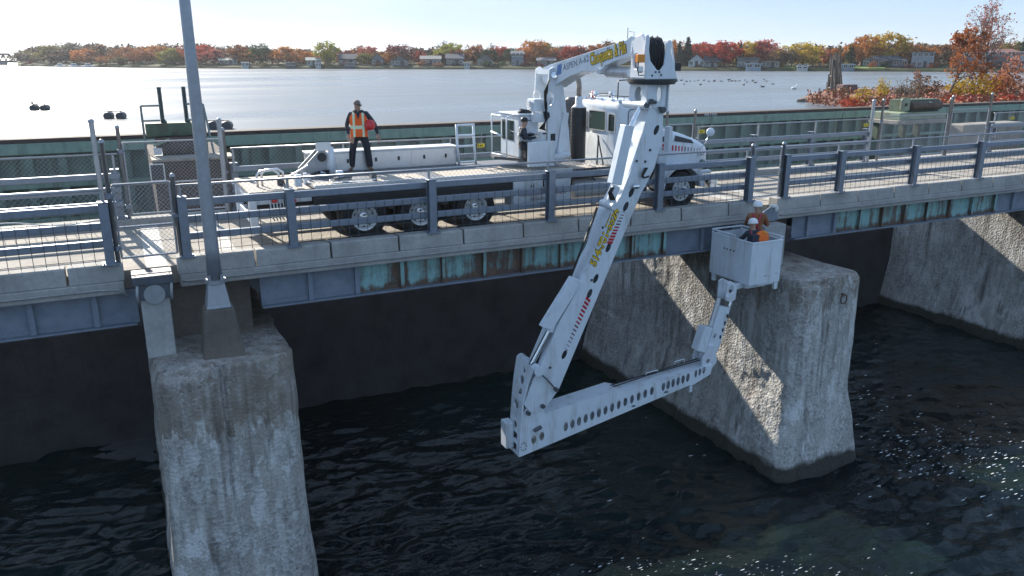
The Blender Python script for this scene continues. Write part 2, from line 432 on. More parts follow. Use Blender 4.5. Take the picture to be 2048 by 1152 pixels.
ro = put('river', wm); tag(ro, 'dark rippled river water below the dam', None, kind='structure')
w2 = MB()
for (x0, x1, y0, y1) in ((-120, -12, -60, 24.9), (36, 160, -60, 24.9), (-12, 36, -60, 4)):
    w2.add([(x0,y0,WATER_Z),(x1,y0,WATER_Z),(x1,y1,WATER_Z),(x0,y1,WATER_Z)], [(0,1,2,3)])
tag(w2.build('river_beyond', M_WATER), 'open river water around the piers', None, kind='structure')

# ---- piers
def pier(xc, hw, yn, xtop, hi, flare, label, seed):
    t = thing('bridge_pier', label, 'pier', (xc, yn, WATER_Z), 'concrete piers of the dam bridge')
    du = .05 if hi else .3
    ztop = -1.62
    def prof(z):                                     # widening and forward growth towards the water
        k = np.clip((-5.0 - z)/2.2, 0, 1)
        return hw + flare*k + .012*(ztop - z), -.012*(ztop-z) - .55*flare*k
    def path(h, dy, inset=0):
        rc = .42; pts = []; nor = []
        yf = yn + dy + inset; h = max(h - inset, .004); rc = min(max(rc - inset*.5, .05), h*.9)
        far = 30.4
        yy = list(np.arange(far, 23.0, -.5)) + list(np.arange(23.0, yf+rc, -du))
        for y_ in yy: pts.append((xc-h, y_)); nor.append((-1, 0))
        na = max(4, int(rc*1.57/du))
        for k in range(na+1):
            a = math.pi + (math.pi/2)*k/na
            pts.append((xc-h+rc+rc*math.cos(a), yf+rc+rc*math.sin(a))); nor.append((math.cos(a), math.sin(a)))
        nf = max(3, int((2*h-2*rc)/du))
        for k in range(1, nf): pts.append((xc-h+rc+(2*h-2*rc)*k/nf, yf)); nor.append((0, -1))
        for k in range(na+1):
            a = 1.5*math.pi + (math.pi/2)*k/na
            pts.append((xc+h-rc+rc*math.cos(a), yf+rc+rc*math.sin(a))); nor.append((math.cos(a), math.sin(a)))
        for y_ in yy[::-1]: pts.append((xc+h, y_)); nor.append((1, 0))
        return np.array(pts), np.array(nor)
    dz = .05 if hi else .3
    zs = np.arange(WATER_Z-.5, ztop+1e-6, dz)
    P0, N0 = path(*prof(ztop)); npt = len(P0)
    rings = []
    def resample(P):
        if len(P) == npt: return P
        a = np.linspace(0, 1, len(P)); b_ = np.linspace(0, 1, npt)
        return np.stack([np.interp(b_, a, P[:,0]), np.interp(b_, a, P[:,1])], -1)
    for z in zs:
        h, dy = prof(z); P, N = path(h, dy); P = resample(P); N = resample(N)
        zz = np.full(npt, z)
        d = .07*fbm(P[:,0]*.9+seed, P[:,1]*.9, zz*.9, 3)
        x, y = P[:,0]+seed*3, P[:,1]
        msk = np.clip(.45 + 2.2*vnoise(x*.45, y*.45, zz*.4+4), 0, 1)
        low = 1.0 if seed > 2 else np.clip((-2.9-z)*1.2, 0, 1)
        side = np.where(N[:,0] < -.7, 1.0, .26*low)
        peb = np.maximum(vnoise(x*7.3+zz*2.1, y*7.3-zz*1.7, zz*6.9+x*1.3)+.05, -.12) + .6*vnoise(x*4.1+zz*1.1, y*4.1, zz*3.9-y*.9)
        d = d + .042*peb*msk*side
        chip = np.clip((z-(ztop-.22))/.22, 0, 1)                         # broken top edge
        d = d - chip*np.clip(.05+.28*fbm(x*1.3, y*1.3, zz*0+7, 3), 0, .3)
        hz = z - chip*np.clip(.3*fbm(x*1.7, y*1.7, zz*0+1, 3), 0, .2)
        rings.append(np.stack([P[:,0]+N[:,0]*d, P[:,1]+N[:,1]*d, hz], -1))
    last = rings[-1]
    for ins in (.06, .15, .3, .5, .75, 1.0, 1.6):
        P, N = path(*prof(ztop), inset=ins); P = resample(P)
        z_ = ztop + .05*fbm(P[:,0]*1.2+seed, P[:,1]*1.2, P[:,0]*0, 4) + .03*min(1, ins*3)
        rings.append(np.stack([P[:,0], P[:,1], z_], -1))
    A = np.concatenate(rings) - np.array([xc, yn, WATER_Z]); nr = len(rings)
    i = np.arange((nr-1)*(npt-1)); r_ = i//(npt-1); c_ = i % (npt-1); a = r_*npt+c_
    f = np.stack([a, a+1, a+npt+1, a+npt], -1).tolist()
    me = bpy.data.meshes.new('pier_body'); me.from_pydata(A.tolist(), [], f); me.materials.append(M_PIER if seed < 2 else M_PIERB)
    me.polygons.foreach_set('use_smooth', [True]*len(me.polygons)); me.update()
    o = put('pier_body', me, t)
    # shift of the material: the pattern runs in world heights
    A2 = A + np.array([0, 0, WATER_Z]); me.vertices.foreach_set('co', A2.ravel()); o.location = (0, 0, -WATER_Z); me.update()
    # wall between the ends of the girders
    w = MB(); w.box(xc-hw*.62, xc+hw*.62, 17.05, 21.4, ztop+.0, -.40); w.build('bearing_wall', M_BROWNC, t, bevel=.03)
    return t
pier(1.23, 1.30, 15.05, 0, True, .10, 'left pier, streaked with lime, carrying the lamp post', 1.0)
pier(16.58, 1.14, 14.45, 0, True, .42, 'middle pier behind the work basket, with a sunlit diagonal band', 5.0)
pier(33.05, 1.30, 14.6, 0, False, .35, 'far right pier half out of the picture', 9.0)
# iron ring on the front of the middle pier
rg = MB(); c0 = onY(1686, 598, 14.40); rg.tube([c0 + V(math.sin(a)*.11, -.03, math.cos(a)*.13) for a in np.linspace(0, 2*math.pi, 15)[:-1]], .018, 5, closed=True)
rg.cyl(c0 + V(0,-.04,.13), c0 + V(0,.25,.13), .03); o = rg.build('mooring_ring', M_RUST)
tag(o, 'rusty mooring ring on the front of the middle pier', 'ring')

# ---- spillway and gates between the piers
bays = [(-26.0, -.1), (2.5, 15.4), (17.8, 31.7), (34.4, 62.0)]
bl = ['left of the lamp post pier', 'behind the truck and long boom', 'right of the middle pier', 'at the right edge of the picture']
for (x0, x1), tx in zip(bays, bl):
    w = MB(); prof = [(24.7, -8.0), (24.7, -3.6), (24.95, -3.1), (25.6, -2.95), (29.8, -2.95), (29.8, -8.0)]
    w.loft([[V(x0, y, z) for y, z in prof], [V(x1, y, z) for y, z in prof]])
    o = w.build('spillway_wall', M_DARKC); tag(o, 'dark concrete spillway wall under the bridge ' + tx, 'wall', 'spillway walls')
GATE_Y = 29.9
edges = [-26.0, 1.2, 16.6, 33.0, 62.0]
gl = ['green steel sluice gate left of the hoist with two uprights', 'green steel sluice gate behind the worker on the truck deck',
      'green steel sluice gate behind the truck bonnet', 'green steel sluice gate at far right below the shrubs']
for i in range(4):
    x0, x1 = edges[i]+.02, edges[i+1]-.02
    t = thing('sluice_gate', gl[i], 'gate', ((x0+x1)/2, GATE_Y, -2.9), 'green sluice gates along the dam')
    w = MB(); w.box(x0, x1, GATE_Y-.32, GATE_Y+.35, 1.38, 1.53); w.build('cap_beam', M_CAP, t, bevel=.02)
    w = MB(); w.box(x0, x1, GATE_Y-.36, GATE_Y-.05, 1.04, 1.39); w.build('top_flange', M_LGREEN, t, bevel=.015)
    w = MB(); w.box(x0, x1, GATE_Y, GATE_Y+.12, -2.94, 1.385); w.build('skin_plate', M_GREEN, t)
    for zz in (.02, -1.15):
        w = MB(); w.box(x0, x1, GATE_Y-.30, GATE_Y, zz-.07, zz+.07); w.build('horizontal_rib', M_LGREEN, t)
    rib = None
    for xx in np.arange(math.ceil(x0/.95)*.95, x1-.1, .95):
        if not -6 < xx < 48: continue
        if rib is None:
            w = MB(); w.box(-.05, .05, -.27, 0, -2.9+2.9, 1.03+2.9); w.box(-.12, .12, -.29, -.265, 0, 3.93); rib = w.mesh('rib', M_GREEN)
        o = put('rib', rib, t); o.location = (xx-(x0+x1)/2, 0, 0)

# ---- bridge: deck, curb blocks, girder panels
DY0, DY1 = 16.5, 21.75
bt = thing('road_bridge', 'narrow road bridge with concrete curbs and painted plate girders', 'bridge', (9, 16.5, 0))
w = MB(); w.box(-30, 1.02, DY0+.38, DY1-.38, -.36, 0); w.build('road_slab', M_ROAD, bt)
w = MB(); w.box(1.06, 16.42, DY0+.38, DY1-.38, -.36, 0); w.build('road_slab', M_ROAD, bt)
w = MB(); w.box(16.46, 60, DY0+.38, DY1-.38, -.36, 0); w.build('road_slab', M_ROAD, bt)
for xj in (.28, 1.7, 15.9, 17.1):
    w = MB(); w.box(xj-.2, xj+.2, DY0+.4, DY1-.4, .001, .006); w.build('joint_strip', M_STRIP, bt)
jx = [-1.29 - 1.555*k for k in range(16, 0, -1)] + [-1.29, -.30] + [.62, 2.14, 3.70, 5.22, 6.77, 8.32, 9.84, 11.38, 12.97, 14.55, 15.55] + [16.28, 17.94, 19.48, 21.02, 22.58, 24.15, 25.71, 27.24] + [27.24+1.555*k for k in range(1, 18)]
for a, b in zip(jx[:-1], jx[1:]):
    if (a, b) in ((-.30, .62), (15.55, 16.28)): continue
    g = .022
    j1, j2, j3 = (random.uniform(-.008, .008) for _ in range(3))
    w = MB(); p4 = [(DY0+j1, -.11), (DY0+.03+j1, .20+j2), (DY0+.06+j1, .225+j2), (DY0+.38, .215+j3), (DY0+.38, -.11)]
    w.loft([[V(a+g, y, z) for y, z in p4], [V(b-g, y, z) for y, z in p4]]); w.build('curb_block', M_CURB, bt, bevel=.012)
w = MB()
for a, b in ((-30, -.34), (.66, 15.5), (16.3, 60)):
    w.box(a, b, DY0-.05, DY0+.38, -.355, -.115)
w.build('slab_edge', M_CURB, bt, bevel=.02)
w = MB(); w.box(-30, 60, DY1-.38, DY1, -.35, .2); w.build('rear_curb', M_CURB, bt, bevel=.02)
w = MB()
for a, b in ((-30, -.3), (.7, 15.5), (16.35, 60)):
    w.tube([(a, DY0-.075, -.225), (a+.1, DY0-.075, -.235), (b-.5, DY0-.075, -.235), (b-.15, DY0-.08, -.26), (b, DY0-.075, -.42)], .022, 6)
w.build('conduit', M('conduit_grey', (.30, .30, .30), .6, var=.2), bt, smooth=True)
sx = [-25+1.04*k for k in range(21)]; sx = [s for s in sx if s < -3.2] + [-3.04, -1.99, -.91]
G1 = sx + [-.21]; G2 = [2.2, 3.24, 4.27, 5.31, 6.32, 7.36, 8.38, 9.45, 10.45, 11.58, 12.58, 13.83, 14.9, 15.75]
G3 = [17.16, 17.72, 18.79, 19.86, 20.84, 21.83, 22.87, 23.95, 25.07, 26.22, 27.2, 28.3, 29.4, 30.5, 31.6, 32.6] + [33.6+1.05*k for k in range(20)]
GY = DY0 + .24
for G, grey in ((G1, lambda a, b: b > -2.1 or a < -14), (G2, lambda a, b: b < 4.4 or a > 12.4), (G3, lambda a, b: b < 18.9 or a > 26.1)):
    for a, b in zip(G[:-1], G[1:]):
        mt = M_PRIMER if grey(a, b) else M_TEAL
        w = MB(); w.box(a+.004, b-.004, GY, GY+.03, -1.02, -.36); w.box(a+.004, b-.004, GY-.022, GY, -1.02, -.93)
        for k in range(9):
            xx = a + (b-a)*(k+.5)/9; w.cyl((xx, GY-.022, -.975), (xx, GY-.036, -.975), .016, .010, 6)
        w.build('girder_panel', mt, bt)
        w = MB(); w.box(b-.05, b+.05, GY-.10, GY-.002, -1.018, -.36); w.build('stiffener', mt, bt)
    w = MB(); w.box(G[0], G[-1], GY-.17, GY+.2, -1.055, -1.022); w.build('bottom_flange', M_PRIMER, bt)
w = MB()
for a, b in ((-25, -.2), (2.2, 15.7), (17.1, 52)):
    w.box(a, b, DY1-.45, DY1-.36, -1.05, -.30); w.box(a, b, DY1-.6, DY1-.27, -1.08, -1.05)
    for xx in np.arange(a+1, b, 2.08): w.box(xx, xx+.05, GY+.2, DY1-.5, -.95, -.37)
w.build('rear_girder', M('soffit_steel', (.07, .075, .08), .7, var=.2), bt)

# ---- what stands on the piers at the joints: posts under the joint, brackets, lamp pedestal
M_COL = concrete_mat('column_concrete', (.44, .44, .43), 'plain')
M_BRK = M('bracket_steel', (.10, .115, .14), .6, metal=.3, var=.25, scale=5, dirt=(.12,.07,.05), dirt_amt=.3)
def joint_column(xa, xb, y0, y1, label, br):
    t = thing('joint_column', label, 'column', ((xa+xb)/2, (y0+y1)/2, -1.6))
    w = MB(); w.box(xa, xb, y0, y1, -1.62, -.42); w.build('shaft', M_COL, t, bevel=.03)
    if br:
        w = MB(); w.box(xa-.02, xb+.02, y0-.03, y1, -.42, -.12); w.build('bracket_web', M_BRK, t, bevel=.01)
        w = MB(); w.lathe(((xa+xb)/2, y0-.03, -.32), (0, -1, 0), [(.0, .02), (.19, .02), (.19, -.01)], 20); w.build('cover_disc', M_GALV2, t)
        w = MB(); w.box(xa-.10, xb+.10, y0-.07, y1+.1, -.12, .05); w.build('bracket_cap', M_BRK, t, bevel=.012)
        for xx in (xa-.04, xb+.04):
            w = MB(); w.tube([(xx, y0-.02, -.45), (xx, y0-.06, -.3), (xx+.02, y0-.02, -.12), (xx, y0+.05, .05)], .03, 6); w.build('strap', M_WIRE, t, smooth=True)
    return t
joint_column(-.10, .42, 16.05, 16.5, 'pale square column under the bracket on the left pier', True)
joint_column(15.52, 16.30, 16.1, 16.5, 'grey concrete column behind the work basket', False)
# metal bracket and white rag by the workers
t = thing('curb_bracket', 'bent grey steel bracket on the curb beside the workers', 'bracket', (15.7, 16.4, -.3))
w = MB(); w.plate((15.52, 16.35, -.36), (1,0,0), (0,0,1), [(0,0),(.62,.02),(.62,.34),(.42,.46),(.1,.30),(0,.12)], [], .05); w.build('plate', M_GALV, t, bevel=.008)
w = MB(); w.sphere((15.98, 16.32, .07), (.12, .07, .05), 9, 6); w.sphere((16.07, 16.31, .0), (.06, .06, .10), 9, 6); w.sphere((15.9, 16.32, .10), (.07, .05, .035), 7, 5); w.build('white_wrap', M('white_cloth', (.75, .75, .73), .8), t, smooth=True)

px0, py0 = 1.25, 15.72
t = thing('lamp_post', 'tall tapered steel lamp post on a concrete pedestal at the left pier', 'lamp post', (px0, py0, -1.6))
w = MB(); w.loft([[V(px0+sx_*a, py0+sy_*a*.9, z) for sx_, sy_ in ((-1,-1),(1,-1),(1,1),(-1,1))] for a, z in ((.39, -1.63), (.37, -1.45), (.27, -.62))]); w.build('pedestal', M_BROWNC, t, bevel=.03)
w = MB(); w.loft([[V(px0+sx_*a, py0+sy_*a, z) for sx_, sy_ in ((-1,-1),(1,-1),(1,1),(-1,1))] for a, z in ((.235, -.62), (.215, -.55), (.155, -.14))]); w.build('cast_base', M('cast_alu', (.36, .38, .41), .5, metal=.5, var=.1), t, bevel=.025)
w = MB(); w.cyl((px0, py0, -.14), (px0, py0, -.07), .20, n=16)
for a in range(4): w.cyl((px0+.16*math.cos(a*1.57+.78), py0+.16*math.sin(a*1.57+.78), -.16), (px0+.16*math.cos(a*1.57+.78), py0+.16*math.sin(a*1.57+.78), .03), .035, n=6)
w.build('base_flange', M_GALV2, t)
w = MB(); w.lathe((px0, py0, -.07), (0,0,1), [(.135, 0), (.128, .6), (.10, 4.2), (.07, 9.2)], 22); w.build('pole', M_GALV2, t, smooth=True)
w = MB(); w.tube([(px0, py0, 9.05), (px0, py0+.5, 9.35), (px0, py0+1.7, 9.5)], .045, 8); w.build('arm', M_GALV2, t, smooth=True)
w = MB(); w.sphere((px0, py0+2.0, 9.5), (.16, .42, .1), 12, 8); w.build('lamp_head', M_GALV2, t, smooth=True)
# ================================================================== railings and chain-link
def chainlink(mb, x0, x1, y, z0, z1, cell=.075, r=.0028):
    """diamond wire mesh in the plane Y = y, thin three-sided wires"""
    H = z1 - z0
    for s_ in (1, -1):
        c = x0 - H if s_ > 0 else x0
        while c < (x1 if s_ > 0 else x1 + H):
            a0 = 0.0; a1 = H
            if s_ > 0: lo = max(0, x0-c); hi = min(H, x1-c); A = (c+lo, lo); B = (c+hi, hi)
            else: lo = max(0, c-x1); hi = min(H, c-x0); A = (c-lo, lo); B = (c-hi, hi)
            if hi - lo > .02: mb.cyl((A[0], y+.003*s_, z0+A[1]), (B[0], y+.003*s_, z0+B[1]), r, n=3, cap=False)
            c += cell*1.414
def dome_post(mb, x, y, z0, z1, r):
    mb.lathe((x, y, z0), (0,0,1), [(r, 0), (r, z1-z0-.05), (r*1.25, z1-z0-.05), (r*1.25, z1-z0-.03), (r*.9, z1-z0+.01), (r*.3, z1-z0+.03)], 10)
post_mesh = None
def railing(label, posts, y, front, x0, x1, mesh_top=1.62):
    """posts on the outer side of three box rails, dark bars below, chain-link above"""
    global post_mesh
    t = thing('bridge_railing', label, 'railing', ((x0+x1)/2, y, .22), 'galvanised bridge railings')
    c = (x0+x1)/2; s = -1 if front else 1
    if post_mesh is None:
        w = MB(); w.box(-.085, .085, -.10, -.085, .0, 1.19); w.box(-.085, .085, .085, .10, .0, 1.19); w.box(-.012, .012, -.085, .085, .0, 1.19)
        w.box(-.15, .15, -.16, .16, -.012, .02); w.box(-.10, .10, -.115, .115, 1.19, 1.205)
        for a in (-.11, .11): w.cyl((a, -.125, .02), (a, -.125, .05), .02, n=6)
        post_mesh = w.mesh('post', M_GALV)
    for xp in posts:
        o = put('post', post_mesh, t); o.location = (xp-c+random.uniform(-.01,.01), 0, 0); o.rotation_euler = (random.uniform(-.006,.006), random.uniform(-.01,.01), random.uniform(-.015,.015))
        b_ = o.modifiers.new('bevel', 'BEVEL'); b_.width = .005; b_.segments = 1; b_.limit_method = 'ANGLE'
    yr = y + (.155 if front else -.155)
    for z0, z1 in ((1.20, 1.345), (.865, 1.005), (.52, .66)):
        w = MB(); w.box(x0, x1, yr-.05, yr+.05, z0, z1)
        w.build('rail', M_GALV, t, bevel=.018)
    # dark bars with hooked tops, two cross wires
    w = MB(); yb = y + (.085 if front else -.085)
    k = 0
    for xx in np.arange(x0+.12, x1-.05, .205):
        if min(abs(xx-p) for p in posts) < .12: continue
        lean = random.uniform(-.006, .006)
        w.tube([(xx, yb, .235), (xx+lean, yb, 1.03), (xx+lean, yb+.035, 1.055)], .0062, 4)
    for zz in (.30, .47): w.cyl((x0, yb-.007, zz), (x1, yb-.007, zz), .0055, n=4)
    tag(w.build('bar_mesh', M_BAR, t), kind='stuff')
    w = MB(); w.cyl((x0, yr, mesh_top), (x1, yr, mesh_top), .024, n=8); w.build('top_pipe', M_GALV2, t, smooth=True)
    for xp in posts:
        w = MB(); w.cyl((xp, yr, 1.345), (xp, yr, mesh_top+.0), .03, n=8); w.box(xp-.05, xp+.05, yr-.055, yr+.055, 1.346, 1.362); w.build('stub_post', M_GALV2, t)
    w = MB(); chainlink(w, max(x0, -7), min(x1, 40), yr, 1.35, mesh_top); tag(w.build('wire_mesh', M_WIRE, t), kind='stuff')
    return t
RY = 16.63
railing('near railing left of the lamp post, with loose cable on its rail', [-12.9, -9.8, -6.7, -3.62, -.52], RY, True, -13.0, -.44)
railing('long near railing in front of the truck', [.85, 2.94, 6.06, 9.09, 12.28, 15.3], RY, True, .77, 15.38)
railing('near railing right of the work basket', [16.61, 18.75, 21.9, 25.0, 28.1, 31.2, 34.3, 37.4, 40.5], RY, True, 16.53, 40.6)
BY = 21.55
railing('far side railing left of the hoist', [-9.6, -6.5, -3.4, -.3], BY, False, -13, -.2, 1.80)
railing('far side railing behind the truck', [2.45, 5.3, 8.4, 11.5, 14.6, 15.9], BY, False, 2.4, 16.0, 1.80)
railing('far side railing at right, with small yellow plates', [17.3, 19.9, 22.6, 25.4], BY, False, 17.2, 25.5, 1.80)
railing('far side railing beyond the right hand gate', [32.7, 35.8, 38.9, 42.0], BY, False, 32.6, 45, 1.80)
# loose cable lying on the left railing
w = MB(); pts = []
for i in range(28):
    u = i/27; pts.append((-2.6+2.1*u, RY+.10, 1.055+.045*math.sin(u*7.5)+.035*math.sin(u*3.1+1)))
w.tube(pts, .012, 6); o = w.build('cable', M('pale_cable', (.62, .62, .6), .6)); o.data.polygons.foreach_set('use_smooth', [True]*len(o.data.polygons))
tag(o, 'loose pale cable lying along the left railing', 'cable')
# small yellow plates on the far fence
for i, (px, py, tx) in enumerate(((962, 291, 'behind the white ladder on the truck'), (1404, 263, 'beside the truck mirror'), (1732, 250, 'above the railing right of the basket'), (2025, 236, 'near the right edge'))):
    P = onY(px, py, BY-.24); t = thing('marker_plate', 'small yellow marker plate on the far fence ' + tx, 'sign', tuple(P - V(0,0,.1)), 'yellow marker plates')
    w = MB(); w.box(P[0]-.11, P[0]+.11, P[1]-.012, P[1], P[2]-.055, P[2]+.055); w.build('plate', M('yellow_plate', (.62, .50, .03), .5), t)
    for k in (-1, 0, 1):
        w = MB(); w.box(P[0]-.03+k*.055-.012, P[0]-.03+k*.055+.016, P[1]-.015, P[1]-.0125, P[2]-.03, P[2]+.03); w.build('digit_mark', M('plate_black', (.03,.03,.03), .6), t)
    w = MB(); w.cyl((P[0]+.02, P[1]+.01, P[2]+.05), (P[0]+.02, P[1]+.01, P[2]+.38), .007, n=5); w.build('stem', M_WIRE, t)
# gates of wire mesh across the joints
def gate(label, xa, xb, y, z0, z1, tall):
    t = thing('wire_gate', label, 'gate', ((xa+xb)/2, y, z0-.1), 'wire mesh gates at the bridge joints')
    for p, zt in ((xa-.07, tall[0]), (xb+.07, tall[1])):
        w = MB(); dome_post(w, p, y, .05, zt, .045); w.build('gate_post', M_GALV2, t, smooth=True)
    w = MB(); r = .022
    for a, b in (((xa,z0),(xb,z0)), ((xb,z0),(xb,z1)), ((xb,z1),(xa,z1)), ((xa,z1),(xa,z0)), ((xa,z0+(z1-z0)*.42),(xb,z0+(z1-z0)*.42))):
        w.cyl((a[0], y, a[1]), (b[0], y, b[1]), r, n=8)
    w.build('frame', M_GALV2, t)
    for zz in (z0+.2, z1-.2):
        w = MB(); w.cyl((xa-.07, y, zz-.05), (xa-.07, y, zz+.05), .06, n=8); w.beam((xa-.05, y, zz), (xa+.02, y, zz), .05, .04); w.build('hinge', M_GALV, t)
    w = MB(); w.box(xb-.02, xb+.10, y-.05, y+.03, z0+(z1-z0)*.5, z0+(z1-z0)*.5+.08); w.build('latch', M_GALV, t, bevel=.006)
    w = MB(); chainlink(w, xa, xb, y, z0, z1, .065); tag(w.build('wire_mesh', M_WIRE, t), kind='stuff')
    return t
gate('wire mesh gate in the near railing beside the lamp post', -.32, .68, RY+.05, .30, 1.72, (2.55, 1.85))
gate('wire mesh gate in the near railing behind the workers', 15.46, 16.43, RY+.05, .30, 1.62, (1.75, 1.75))
gate('wire mesh gate in the far railing below the hoist', -.05, 2.2, BY-.1, .30, 2.05, (2.45, 2.3))
gate('wire mesh gate in the far railing behind the truck mirror', 16.1, 17.1, BY-.1, .30, 1.9, (2.35, 2.35))
gate('wide wire mesh gate in the far railing left of the pale block', 26.1, 29.8, BY-.1, .30, 1.85, (2.5, 2.45))
gate('wire mesh gate in the far railing before the pale block', 30.05, 32.3, BY-.1, .30, 2.0, (2.55, 2.6))
# pair of tall fence posts standing behind the truck bonnet and by the hoists
for i, (px, py, zt, tx) in enumerate(((205, 400, 2.62, 'left of the hoist'), (452, 385, 2.55, 'right of the lamp post'), (1740, 270, 2.5, 'left of the right hand hoist'))):
    P = onY(px, py, BY-.25); w = MB(); dome_post(w, P[0], BY-.25, .2, zt, .06); o = w.build('fence_post', M_GALV2, smooth=False); tag(o, 'thick galvanised fence post with domed cap, ' + tx, 'post', 'domed fence posts')
# ================================================================== the bridge inspection truck
M_WHITE = M('white_paint', (.69, .745, .80), .32, var=.05, scale=4, dirt=(.40, .38, .34), dirt_amt=.27, streak=True, coat=.2)
M_WHITE2 = M('white_paint_worn', (.64, .685, .73), .42, var=.08, scale=6, dirt=(.30, .25, .19), dirt_amt=.24, streak=True)
M_ALU = M('brushed_aluminium', (.66, .67, .68), .34, metal=.5, var=.08, scale=9)
M_CHROME = M('chrome', (.75, .77, .80), .12, metal=1.0, var=.05)
M_STEEL = M('dark_steel', (.09, .095, .105), .55, metal=.3, var=.25, scale=8)
M_BLACKP = M('black_paint', (.022, .023, .026), .45, var=.3)
M_TREAD = M('tread_plate', (.16, .165, .18), .5, metal=.4, var=.2, scale=12, bmp=.3)
M_TAN = M('tan_antislip', (.46, .40, .33), .85, var=.12, scale=8, bmp=.2, dirt=(.22, .18, .15), dirt_amt=.22)
M_RED = M('red_paint', (.48, .02, .03), .4, var=.1)
M_MAROON = M('maroon_letters', (.12, .03, .045), .5)
M_YELLOW = M('yellow_letters', (.80, .52, .02), .5, var=.06)
M_LBLACK = M('black_letters', (.02, .02, .022), .5)
M_LGREY = M('grey_letters', (.13, .15, .19), .5)
M_BLUEL = M('blue_mark', (.10, .20, .48), .5)
M_AMBER = M('amber_lens', (.80, .27, .02), .25)
M_REDLENS = M('red_lens', (.55, .03, .03), .25)
def glass_mat(name, col):
    m, n, l, b = newmat(name); b.inputs['Base Color'].default_value = (*col, 1); b.inputs['Roughness'].default_value = .04
    sock(b, 'Specular IOR Level').default_value = .9; return m
M_GLASS = glass_mat('dark_glass', (.03, .045, .045))
M_GLASS2 = glass_mat('green_glass', (.07, .11, .10))

T = thing('inspection_truck', 'white bridge inspection truck with long folding boom over the railing', 'truck', (8.6, 18.6, 0))
def part(mb, name, mats, parent=None, **k): return mb.build(name, mats, parent or T, **k)
def text_mesh(name, s, O, U, Vv, size, mat, parent, extrude=.002, offset=0, shear=0, width=None, align='CENTER', spacing=1.0):
    cu = bpy.data.curves.new(name, 'FONT'); cu.body = s; cu.size = 1; cu.extrude = 0; cu.offset = offset; cu.shear = shear
    cu.align_x = align; cu.align_y = 'CENTER'; cu.resolution_u = 3; cu.space_character = spacing
    ob = bpy.data.objects.new(name, cu); COL.objects.link(ob)
    dg = bpy.context.evaluated_depsgraph_get(); me = bpy.data.meshes.new_from_object(ob.evaluated_get(dg))
    bpy.data.objects.remove(ob); bpy.data.curves.remove(cu)
    n = len(me.vertices); co = np.zeros(n*3); me.vertices.foreach_get('co', co); co = co.reshape(-1, 3)
    U = V(*U); U /= np.linalg.norm(U); Vv = V(*Vv); Vv /= np.linalg.norm(Vv); N = np.cross(U, Vv)
    w = co[:,0].max() - co[:,0].min(); sx = size if width is None else width / w
    P = V(*O) + np.outer(co[:,0]*sx, U) + np.outer(co[:,1]*size, Vv) + N*extrude
    P -= world_loc(parent)
    me.vertices.foreach_set('co', P.ravel()); me.materials.clear(); me.materials.append(mat); me.name = name; me.update()
    o = put(name, me, parent); return o
def wallbox(outline, Y0, Y1, mb, inset=0):
    """closed sleeve of side walls around an outline in X,Z between two Y planes"""
    n = len(outline); vs = [(x, Y0, z) for x, z in outline] + [(x, Y1, z) for x, z in outline]
    mb.add(vs, [(i, (i+1)%n, n+(i+1)%n, n+i) for i in range(n)])
def trace(pts, Y): return [(float(onY(x, y, Y)[0]), float(onY(x, y, Y)[2])) for x, y in pts]
def ell(px, py, rx, ry, Y, n=14, rot=0):
    c = onY(px, py, Y); a = onY(px+1, py, Y); sc = abs(a[0]-c[0])
    out = []
    for k in range(n):
        q = 2*math.pi*k/n; u = rx*math.cos(q); v = ry*math.sin(q)
        out.append((c[0]+sc*(u*math.cos(rot)-v*math.sin(rot)), c[2]+sc*(u*math.sin(rot)+v*math.cos(rot))))
    return out

# ---- wheels
M_RIM = M('polished_rim', (.78, .79, .80), .3, metal=.15, var=.05)
def wheel(parent, x, y, s, dual, steer=False):
    """s = -1 for the near side; y is the outer face"""
    t = bpy.data.objects.new('wheel', None); COL.objects.link(t); t.parent = parent; t.location = V(x, y, .52) - world_loc(parent); t.empty_display_size = .1
    d = (0, s, 0)
    w = MB(); wd = .28
    for off in ((0, .33) if dual else (0,)):
        w.lathe((x, y - s*off, .52), d, [(.29, -wd), (.43, -wd), (.50, -wd+.03), (.52, -wd+.07), (.52, -.07), (.50, -.03), (.43, -.0), (.31, -.01), (.29, -.03), (.29, -wd)], 30, cap=False)
    o = w.build('tyre', M_BLACK, t); smooth_by_angle(o.data, 35)
    w = MB()
    if dual: w.lathe((x, y, .52), d, [(.02, -.16), (.12, -.16), (.14, -.15), (.20, -.15), (.235, -.13), (.255, -.05), (.285, -.015), (.30, -.005), (.30, -.03), (.27, -.3)], 30)
    else: w.lathe((x, y, .52), d, [(.02, .02), (.10, .02), (.13, -.01), (.17, -.02), (.235, -.01), (.255, -.03), (.285, -.005), (.30, -.005), (.30, -.03), (.27, -.25)], 30)
    o = w.build('rim', M_RIM, t); smooth_by_angle(o.data, 30)
    w = MB(); base = -.16 if dual else .02
    w.lathe((x, y, .52), d, [(.115, base), (.115, base+.10), (.085, base+.125), (.02, base+.13)], 16)
    for k in range(10):
        a = 2*math.pi*k/10; w.cyl((x+.165*math.cos(a), y+s*(base-.01), .52+.165*math.sin(a)), (x+.165*math.cos(a), y+s*(base+.04), .52+.165*math.sin(a)), .018, n=6)
    o = w.build('hub', M_CHROME, t)
    w = MB()
    for k in range(10):
        a = 2*math.pi*(k+.5)/10; rr = .222; w.cyl((x+rr*math.cos(a), y+s*(-.118 if dual else -.012), .52+rr*math.sin(a)), (x+rr*math.cos(a), y+s*(-.112 if dual else -.004), .52+rr*math.sin(a)), .024, n=8)
    tag(w.build('hand_hole', M_BLACKP, t), kind='stuff')
    return t
for xw in (4.72, 6.08, 7.48):
    wheel(T, xw, 17.42, -1, True); wheel(T, xw, 19.85, 1, True)
